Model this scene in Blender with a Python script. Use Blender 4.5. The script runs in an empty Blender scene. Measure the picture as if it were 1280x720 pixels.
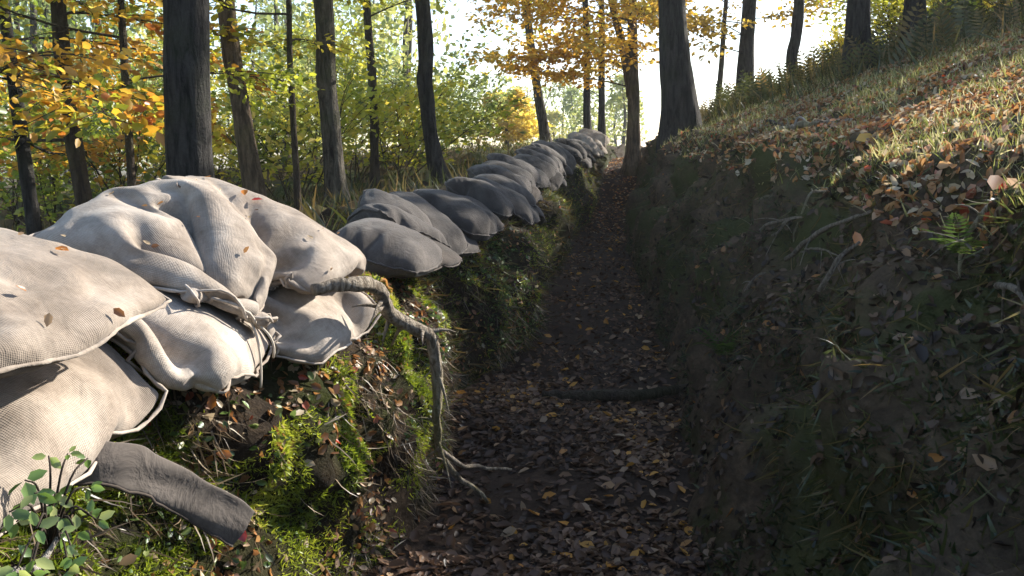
import bpy, math, random
import numpy as np
from mathutils import Vector, Matrix
R = math.radians
sc = bpy.context.scene
COL = sc.collection

# ------------------------------------------------------------------ camera
CAM = (0.0, 0.0, 1.6)
FPX = 1050.0                      # focal length for a 1280 wide frame
PITCH = math.atan(165 / FPX)
def at(px, py, Y):
    """point at forward distance Y seen at pixel (px,py) of the 1280x720 photo (used to survey the place)"""
    r = (px - 640) / FPX; u = (360 - py) / FPX
    y = math.cos(PITCH) + math.sin(PITCH) * u
    z = -math.sin(PITCH) + math.cos(PITCH) * u
    k = Y / y
    return np.array((r * k, Y, CAM[2] + z * k))

# ------------------------------------------------------------------ noise
def _h(ix, iy, iz, seed):
    n = (ix * 374761393 + iy * 668265263 + iz * 2147483647 + seed * 974634541) & 0xFFFFFFFF
    n = ((n ^ (n >> 13)) * 1274126177) & 0xFFFFFFFF
    n = ((n ^ (n >> 16)) * 2246822519) & 0xFFFFFFFF
    return ((n ^ (n >> 15)) & 0xFFFFFF) / float(0xFFFFFF)
def vnoise(p, seed=0):
    p = np.asarray(p, dtype=np.float64)
    i = np.floor(p).astype(np.int64); f = p - i
    f = f * f * f * (f * (f * 6 - 15) + 10)
    out = 0
    for dx in (0, 1):
        wx = f[..., 0] if dx else 1 - f[..., 0]
        for dy in (0, 1):
            wy = f[..., 1] if dy else 1 - f[..., 1]
            for dz in (0, 1):
                wz = f[..., 2] if dz else 1 - f[..., 2]
                out = out + wx * wy * wz * _h(i[..., 0] + dx, i[..., 1] + dy, i[..., 2] + dz, seed)
    return out * 2 - 1
def fbm(p, octv=4, seed=0, gain=0.5):
    p = np.asarray(p, dtype=np.float64); a = 1; s = 0
    for o in range(octv):
        s = s + a * vnoise(p * (2 ** o), seed + o * 17); a *= gain
    return s

# ------------------------------------------------------------------ the lie of the land
def smooth_interp(x, xs, ys):
    xs = np.array(xs, float); ys = np.array(ys, float)
    x = np.asarray(x, float)
    m = np.gradient(ys, xs)
    # monotone-ish hermite
    i = np.clip(np.searchsorted(xs, x) - 1, 0, len(xs) - 2)
    h = xs[i + 1] - xs[i]; t = np.clip((x - xs[i]) / h, 0, 1)
    sec = (ys[i + 1] - ys[i]) / h
    lim = 3 * np.abs(sec)
    m0 = np.clip(m[i], -lim, lim); m1 = np.clip(m[i + 1], -lim, lim)
    t2 = t * t; t3 = t2 * t
    return (2*t3-3*t2+1)*ys[i] + (t3-2*t2+t)*h*m0 + (-2*t3+3*t2)*ys[i+1] + (t3-t2)*h*m1
def z_floor(Y): return smooth_interp(Y, [-30,0,3,5.3,8.5,12,14.5,16,17.2,18.5,22,34,60,120,400], [-.3,0,0,.06,.22,.4,.56,.78,1.2,1.42,1.55,1.6,1.2,.5,-2])
def x_left(Y):  return smooth_interp(Y, [-30,0,1.5,2.5,3.1,3.7,4.2,4.7,5.3,6,6.8,7.5,8.5,10,12,14,17,20,24,30,60,400],
                                     [-1.3,-.95,-.85,-.76,-.6,-.4,-.34,-.44,-.40,-.06,.17,.12,.22,.52,.74,1.25,1.8,2.35,3.3,4.8,9,30])
def x_right(Y): return smooth_interp(Y, [-30,0,3,5.3,8,12,16,20,24,30,60,400], [.5,.72,.75,1.10,1.30,1.62,2.3,3.15,4.2,5.9,10.4,34])
# bank profiles: (sideways run from the foot, rise above the floor)
LP_T = np.array([0,.15,.3,.45,.6,.75,.9,1.0,1.2,1.6,2.2,4,8,16,40,100,300])
LP_S = np.array([0,.015,.035,.06,.095,.145,.225,.33,.52,.92,1.5,3.3,7.2,15,38,98,298])
LP_Z = np.array([0,.18,.36,.54,.72,.86,.96,.99,1.0,1.0,.92,.55,0.0,-.9,-1.8,-2.4,-2])
RP_S = np.array([0,.06,.16,.3,.5,.72,.95,1.25,1.6,2.2,3.1,4.3,5.2,8,14,30,80,300])
RP_Z = np.array([0,.14,.36,.68,1.06,1.36,1.54,1.68,1.83,2.07,2.43,2.86,3.08,3.3,3.2,2.2,.2,-1])
def k_h(Y): return smooth_interp(Y, [-30,6,10,14.5,16,17.2,18.5,22,30,60,400], [1,1,.95,.84,.72,.58,.48,.42,.36,.35,.35])
def k_s(Y): return smooth_interp(Y, [-30,6,10,15,20,30,400], [1,1,.95,.85,.62,.5,.5])
def k_l(Y): return smooth_interp(Y, [-30,1,2,4,5,7,14.5,16,17.2,18.5,22,400], [1,1.1,1.13,1.06,1.0,1,1,.85,.55,.38,.3,.3])
def left_pt(T, Y):
    s = np.interp(T, LP_T, LP_S); z = np.interp(T, LP_T, LP_Z)
    return x_left(Y) - s, z_floor(Y) + np.where(z > 0, z * k_l(Y), z)
def right_pt(S, Y):
    z = np.interp(S, RP_S, RP_Z)
    return x_right(Y) + S * k_s(Y), z_floor(Y) + z * k_h(Y)
def ground_z(x, y):
    xl = float(x_left(y)); xr = float(x_right(y)); zf = float(z_floor(y))
    if x < xl:
        s = xl - x; t = np.interp(s, LP_S + np.arange(len(LP_S)) * 1e-6, LP_T); z = float(np.interp(t, LP_T, LP_Z)); return zf + (z * float(k_l(y)) if z > 0 else z)
    if x > xr:
        s = (x - xr) / float(k_s(y)); return zf + float(np.interp(s, RP_S, RP_Z) * k_h(y))
    return zf
# settled shapes of the filled sandbags: grid, corner, step, then second differences of the vertex positions per axis
BAGS = {}
BAGS['L1'] = ((28, 18), [-1.75, 1.1273, 0.8742], 0.0011, (
[38,-46,2,0,-1,2,2,1,1,1,0,1,1,1,1,2,1,1,0,22,-36,1,-1,-4,6,2,0,1,1,0,1,1,0,0,8,-2,-1,-1,22,-31,-1,-3,-3,7,0,2,0,1,1,-1,4,-6,9,2,-2,-2,0,21,-27,-1,
-3,-2,-2,7,1,-1,2,1,2,1,1,0,1,-1,-1,0,19,-23,-2,-2,-4,0,6,1,1,-2,3,3,1,-1,1,-1,1,-1,0,17,-20,-2,-3,-5,2,6,0,1,-3,5,2,0,0,1,0,-1,-1,1,17,-20,-3,-2,-4,3,
4,0,1,-3,5,2,0,1,-1,0,0,-1,-1,21,-24,-2,-4,4,1,1,0,0,-1,3,2,2,2,-4,-1,1,0,-1,20,-25,0,0,0,2,2,-2,-1,0,3,-1,1,4,6,-10,2,-1,-1,22,-25,-1,0,1,0,3,-1,-2,
0,3,-3,2,3,8,-6,-2,-1,-2,23,-25,0,-1,1,-1,5,-2,-1,-1,3,-3,1,3,6,0,-4,-3,-1,21,-20,-2,-2,1,-2,6,-2,0,-2,3,-2,2,1,5,1,-5,-4,-1,19,-11,-4,-5,0,-2,8,-3,-1,1,2,1,
0,0,1,1,-3,-6,-1,21,-7,-5,-7,-2,1,7,-3,0,0,3,4,-3,-2,1,0,-2,-7,-2,26,-9,-5,-8,0,0,8,-4,-2,5,-1,5,-2,-3,1,-1,0,-9,-2,26,-7,-7,-8,3,-2,8,-5,0,5,-1,3,-1,-2,0,
-2,0,-8,-2,27,-10,-5,-6,-3,6,3,-5,3,3,0,-3,10,-3,-9,-2,2,-4,-3,25,-10,-6,-8,8,0,0,-5,12,-3,-4,-6,7,4,4,-12,1,-3,-1,21,-10,-9,-1,9,-6,-2,2,11,-4,-5,-9,5,5,4,0,-3,-5,
-2,18,-9,-6,-4,11,-8,-3,7,8,-5,-2,-11,4,6,5,-2,-4,-2,-2,15,-16,13,-12,7,-7,-3,11,4,-3,-1,-12,4,4,4,-2,-2,-4,3,-6,13,6,-11,-6,4,-6,14,-1,2,-5,-6,-2,9,-6,0,-2,2,2,-16,30,
-3,-14,2,3,-9,13,5,-4,-5,-4,4,1,-12,0,7,2,-1,-24,44,-8,-12,-1,8,-12,13,5,-6,-4,-5,0,10,-20,4,11,-12,17,-41,57,-13,-6,-6,10,-11,10,4,-5,-7,-4,1,13,-25,11,5,-14,26,-60,80,-17,-17,11,
-1,-9,7,1,-5,-4,-8,15,1,-21,14,-6,-7,29,-82,110,-23,-20,11,-3,-4,-2,1,-3,-2,-6,15,-4,-11,-14,22,-6,22,-98,133,-31,-13,1,-3,-2,-5,-6,16,-4,-3,0,-1,-11,-17,28,15,-3,-107,142,-34,-6,0,-2,-2,-5,
-3,3,1,0,-2,-13,30,-9,0,4,5,-815,795,0,-1,0,4,0,1,1,0,1,1,0,3,4,-4,0,24,-35,2,-1,1,2,0,-8,9,7,-1,-4,1,1,2,7,-11,29,-36,2,1,-1,2,1,-1,3,0,-2,3,0,0,2,
1,3,21,-33,-2,5,-3,2,0,2,1,1,-6,3,6,-2,1,1,2,22,-34,0,3,-1,2,-1,2,0,1,-2,-2,8,-1,-1,2,1,25,-35,-2,4,0,0,0,0,3,0,-1,-3,6,2,-2,2,0,28,-44,14,-7,1,3,-2,
1,0,2,-1,1,-2,5,-1,2,0,26,-38,6,-2,3,0,-1,-1,2,-1,1,-2,6,-2,0,2,1,27,-39,6,-1,2,-1,1,-2,2,0,-1,-1,2,4,0,-1,2,26,-38,7,-2,2,0,0,-1,0,1,-1,-1,2,3,1,-3,
5,25,-36,2,4,-1,0,0,-1,1,0,0,-1,1,3,-1,-3,7,24,-33,1,2,0,0,0,0,0,1,3,-2,-5,3,4,-6,4,22,-22,-2,-1,1,0,0,0,1,0,3,2,-10,4,0,-1,0,23,-20,0,-2,1,-1,0,0,
1,1,1,2,-9,5,-1,-2,1,22,-18,-1,-1,-1,1,-1,0,1,1,1,-4,3,-2,0,-2,1,15,-3,-8,-4,1,1,0,0,1,-1,1,0,3,-11,2,5,-2,11,10,-17,-6,-1,6,-1,0,4,-5,-3,8,10,-21,0,5,-8,
20,11,-18,-8,-2,8,0,-1,5,-6,-4,11,-11,19,-22,0,-1,16,-12,30,-33,14,-5,0,-3,7,-6,-5,13,-14,4,15,-20,0,11,-15,15,19,-38,18,6,6,-33,20,17,-43,27,15,-11,-23,21,-9,0,3,6,6,-18,23,-30,22,
-11,2,16,-21,15,-11,6,-25,16,30,-26,4,-19,35,-27,8,13,-15,-5,12,14,-27,-4,12,-4,-9,16,20,-32,9,3,10,-18,19,-25,13,0,16,-34,14,11,-18,-12,15,14,15,-22,-8,11,14,-16,-14,15,-2,15,-30,20,-14,19,-30,
0,25,1,1,-4,5,0,-9,-2,2,1,6,-4,-14,10,24,-51,33,-7,11,-1,-3,-3,-2,0,0,0,0,0,2,-1,4,15,-46,30,6,-1,-1,-3,-7,-2,4,1,0,-1,-8,18,-8,1,13,
],
[35,9,-1,1,1,0,-2,1,-1,1,-1,1,-1,1,-1,1,-1,0,0,-832,833,-1,2,2,-3,0,0,0,0,0,-1,1,0,0,-1,1,-1,1,-839,838,1,1,3,-4,1,-1,0,0,0,1,-1,-1,1,0,0,0,0,-844,844,0,
0,-1,8,-6,-1,0,1,-1,0,1,-1,0,-1,-1,4,0,-851,849,1,0,2,-1,-1,0,-1,-2,4,0,-1,0,-3,2,0,1,1,-855,853,3,-2,-1,4,-2,-1,0,-4,5,1,-2,0,-2,1,1,0,1,-859,856,5,-3,-1,4,
-2,0,0,-5,5,0,-1,0,0,-1,1,1,0,-865,864,3,-3,1,0,0,0,0,-3,3,-1,0,-1,2,0,-1,2,-1,-870,871,-1,0,0,0,0,0,1,-3,2,0,-1,1,-4,6,-3,2,-1,-872,873,-1,0,0,1,-2,2,-1,
-1,1,0,0,0,-4,5,-1,1,0,-876,876,0,-1,0,0,0,0,1,-1,-1,1,0,0,-1,-1,2,1,1,-879,879,-1,-1,1,-3,2,0,2,-3,1,1,-2,1,-3,3,-1,2,4,-882,876,5,-4,-1,-1,1,2,0,-1,0,0,
1,-1,-6,4,2,4,4,-887,877,8,-7,-1,-1,2,2,0,0,-1,0,1,-1,-7,4,2,8,3,-893,882,8,-9,0,0,1,2,0,-2,2,-1,0,0,-6,3,3,8,3,-899,890,5,-11,3,0,0,2,-1,-1,2,-2,0,1,-4,
2,2,9,1,-901,893,3,-7,1,3,-3,1,1,-2,0,2,-4,1,2,1,-1,7,1,-899,892,1,-7,8,2,-5,0,-2,0,3,3,-1,-5,-2,4,0,5,3,-900,893,-2,-2,6,4,-8,2,-5,2,4,5,-3,-5,-1,-1,2,4,
4,-897,891,-1,-4,7,4,-9,2,-3,2,1,8,-5,-3,-6,5,0,5,3,-895,889,-1,-3,7,0,-6,1,-1,0,1,9,-5,-3,-6,5,1,2,5,-891,887,-5,2,2,0,-4,0,3,-7,6,5,-3,-3,-1,2,0,1,3,-880,877,
-1,0,1,0,-4,2,-2,-1,3,3,-2,-1,4,-2,-2,1,1,-867,866,0,0,0,-1,-1,0,-2,1,2,1,0,-3,5,2,-5,-1,1,-855,854,3,-2,0,-1,1,-2,-1,1,2,1,0,-4,4,4,-5,-1,-4,-834,834,6,-2,0,
1,-1,-1,0,0,2,-1,0,-2,3,5,-5,-2,-6,-812,807,13,0,-3,2,0,0,0,0,0,0,-2,1,4,-5,2,1,-12,-792,789,12,1,0,1,0,0,1,-2,1,-1,0,0,2,-8,8,-8,0,-776,762,19,1,1,-1,0,1,
2,-3,0,0,-1,-8,5,6,-1,-5,-7,-744,756,0,3,-4,1,0,0,0,0,-1,1,0,0,-2,1,2,-752,752,-1,11,-16,3,3,0,-1,0,0,-1,2,-1,1,-5,8,-764,761,0,11,-15,1,2,0,1,-1,1,0,0,-1,0,
1,5,-777,772,-1,9,-7,-3,1,0,1,-1,7,-9,2,0,0,1,8,-786,779,-2,4,2,-6,1,0,-1,2,6,-12,1,5,-1,0,9,-788,781,-2,0,4,-4,1,0,-2,1,6,-12,5,1,0,0,10,-789,781,-3,1,2,-2,1,
0,0,0,-1,-2,-2,5,0,0,9,-777,753,15,1,-2,1,0,1,-1,0,-6,3,1,3,0,-1,9,-776,753,10,4,2,-2,0,1,-1,0,-4,0,4,-1,0,1,10,-779,754,13,3,0,0,-1,1,0,-1,-4,1,3,-3,3,0,
7,-779,760,12,1,0,-1,1,0,0,-1,-3,1,2,-1,0,1,4,-781,771,5,2,0,-1,1,0,-1,1,-4,3,-2,2,2,-2,0,-782,784,-6,5,-1,0,1,0,0,-1,3,-6,2,3,-3,1,-1,-786,788,0,-1,1,-1,1,0,
-1,0,4,-6,1,3,-4,3,-2,-788,790,0,-1,1,0,-1,1,0,-2,3,0,-3,0,2,-1,-1,-792,797,-4,2,-1,0,-1,0,1,-1,0,-1,-1,4,0,-2,0,-794,801,-10,4,4,-5,0,2,-4,0,7,-3,-11,10,1,-1,1,
-796,796,-2,4,0,-4,1,1,-9,8,10,-13,-4,2,6,-5,9,-801,808,-22,12,2,-5,0,2,-8,8,9,-15,4,0,-6,4,8,-799,803,-10,-1,3,-2,-1,0,-2,4,6,-9,2,-5,5,-8,9,-765,757,7,2,-2,-2,-2,5,-3,
3,4,-7,0,0,2,-1,7,-784,779,-2,1,-3,-3,6,5,-9,3,3,-2,-6,8,-1,-2,12,-794,790,-14,4,3,-1,0,5,-9,2,4,-1,-7,10,2,-9,16,-793,787,-8,-5,6,-1,3,-3,2,-3,3,-1,-4,7,2,-7,11,-773,
757,6,0,1,-1,0,1,-1,1,0,0,-1,4,0,-4,-3,-749,753,-8,7,1,-1,1,-1,1,-1,1,-1,0,3,0,-13,9,-741,739,2,1,-1,1,1,1,-2,-1,1,-1,-3,3,4,-7,-2,
],
[336,-348,9,-4,-21,6,22,20,9,-21,-15,-17,8,15,8,3,-8,-6,-7,65,-40,-9,-11,-20,2,22,21,9,-20,-15,-15,7,15,11,-6,-5,-10,-12,55,4,-19,-22,-23,-1,27,12,8,-15,-9,-2,-1,15,-6,-1,1,-14,-4,18,55,-25,
-36,-31,19,13,5,7,-6,-8,16,-2,-13,-2,-4,25,-26,1,-11,83,-26,-40,-25,0,28,5,7,-25,14,23,-8,-20,-8,5,21,-24,4,-20,88,-25,-40,-29,7,28,4,2,-26,20,24,-9,-20,-9,3,18,-16,-4,-15,76,-19,-33,-25,8,
24,-2,2,-23,22,19,-6,-18,-5,-3,13,-10,-9,-1,46,-14,-18,-7,3,10,-3,1,-17,22,4,0,-2,-9,-5,4,-6,-11,14,10,1,-6,3,1,-1,-4,-3,-8,19,-10,2,8,13,-21,-5,-2,-13,26,-3,0,-7,17,-18,14,-9,-3,
-7,19,-19,5,11,17,-11,-15,-6,-10,27,-5,-1,-5,16,-24,18,-6,-1,-9,17,-20,5,10,15,2,-15,-17,-7,15,21,-13,-5,8,-23,23,-4,-1,-10,15,-8,-8,8,26,-11,-4,-30,-11,19,48,-23,-13,-10,-6,26,-7,-2,-4,7,5,
-9,-6,33,-8,-10,-43,-16,41,56,-28,-27,-6,-1,27,-10,-2,2,1,14,-12,-12,34,-5,-13,-53,-19,62,48,-28,-33,1,0,24,-10,-4,12,-7,18,-11,-14,31,-4,-14,-53,-22,68,42,-26,-35,9,-4,24,-12,-2,16,-11,15,-3,-15,25,
-5,-12,-49,-22,68,27,-22,-24,3,9,12,-15,8,8,0,-8,12,0,2,-3,-7,-36,-22,50,22,-21,-18,21,4,-6,-8,24,-3,-8,-25,20,13,12,-8,-10,-23,-15,17,25,-21,-5,30,-15,-8,5,25,-8,-8,-35,18,21,13,0,-10,-21,
-7,-14,37,-13,-13,33,-18,-9,15,18,-10,2,-42,17,22,19,-10,-11,-11,-8,-24,29,13,-21,26,-19,-7,22,11,-4,0,-36,11,15,20,-10,-9,-10,2,-57,61,9,-10,-9,6,-11,27,0,7,-11,-3,-10,-5,21,-10,-1,-3,3,-73,80,
-1,-11,1,3,-14,25,13,-8,-8,-6,3,0,-12,-2,13,0,-4,-82,94,-6,-9,-1,9,-17,25,12,-11,-8,-6,0,11,-23,3,18,-14,15,-102,106,-10,-1,-8,13,-16,22,9,-11,-9,-5,0,16,-29,13,7,-13,24,-118,120,-9,-14,12,
0,-11,16,3,-7,-6,-7,13,2,-23,16,-5,-6,30,-136,135,-9,-15,12,-2,-4,-1,1,0,0,-2,11,-4,-11,-6,10,-2,25,-147,147,-13,-9,3,0,-3,-4,-3,8,3,2,1,-2,-9,-7,10,17,1,-148,146,-11,-5,3,1,-3,-6,
-1,8,4,3,0,13,-42,14,11,12,13,165,-206,5,-24,6,21,21,9,-20,-14,-17,8,15,8,7,-16,2,27,-41,8,-9,-17,43,-21,20,-5,-6,-5,0,6,1,1,12,-14,24,-39,8,1,-27,46,-21,6,2,0,6,-11,5,0,3,
-7,19,6,-32,17,-27,-9,42,-22,19,-6,-14,11,21,-28,-6,15,-4,16,6,-28,15,-38,8,32,-16,16,-16,15,-16,33,-43,12,4,2,13,7,-19,-6,-21,3,29,-10,4,9,-17,12,21,-35,0,1,9,9,4,-34,29,-20,2,4,7,
-1,1,-1,9,7,-37,18,3,-1,6,20,-74,50,1,2,-5,-5,7,0,-1,21,-39,31,-21,0,8,1,26,-77,65,-27,14,-4,2,1,0,-1,20,-40,22,15,-35,17,1,29,-80,63,-23,12,0,0,-1,1,-1,19,-37,17,21,-37,25,
-19,34,-70,48,0,-1,1,0,0,0,0,15,-30,13,20,-38,18,1,16,-50,27,7,4,-6,3,0,0,-1,17,-25,20,-30,16,3,-2,3,-11,-9,24,-11,6,0,0,0,0,3,14,-31,7,21,-20,-8,7,-5,10,-5,6,1,0,0,
0,3,-7,18,-26,13,13,-20,-11,11,-8,7,6,2,-1,-1,0,1,5,-11,5,0,16,-11,-11,-8,-10,18,6,-1,4,-3,2,3,-5,5,3,-2,-23,16,2,-2,3,-42,44,12,-31,13,3,0,0,4,10,-31,16,24,-39,15,3,-11,
-32,64,-25,-8,-3,13,5,-9,22,-16,-22,43,-47,43,-21,-15,17,-48,56,-1,-20,24,-10,-1,-10,28,-16,-22,45,-30,-14,39,-33,6,-41,41,7,7,-16,9,4,4,-12,6,12,-25,8,13,-6,-24,42,-56,-8,34,8,11,-24,24,-17,12,
-10,9,6,-24,22,-9,2,0,-39,32,-5,-2,-1,20,-16,9,10,-12,-2,6,7,-11,-2,6,7,-50,34,-2,-5,7,7,2,-7,16,-18,6,2,7,-12,6,11,-10,-52,40,2,-2,4,-3,7,10,-9,-7,7,0,7,-9,9,-2,10,-55,
12,20,-3,5,3,4,2,-5,0,1,2,4,2,-9,9,21,-81,48,-21,18,2,4,2,-2,0,1,1,0,0,7,-1,21,-8,-79,43,6,9,1,0,-2,-2,5,3,2,0,10,-29,16,15,5,
],
))
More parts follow.
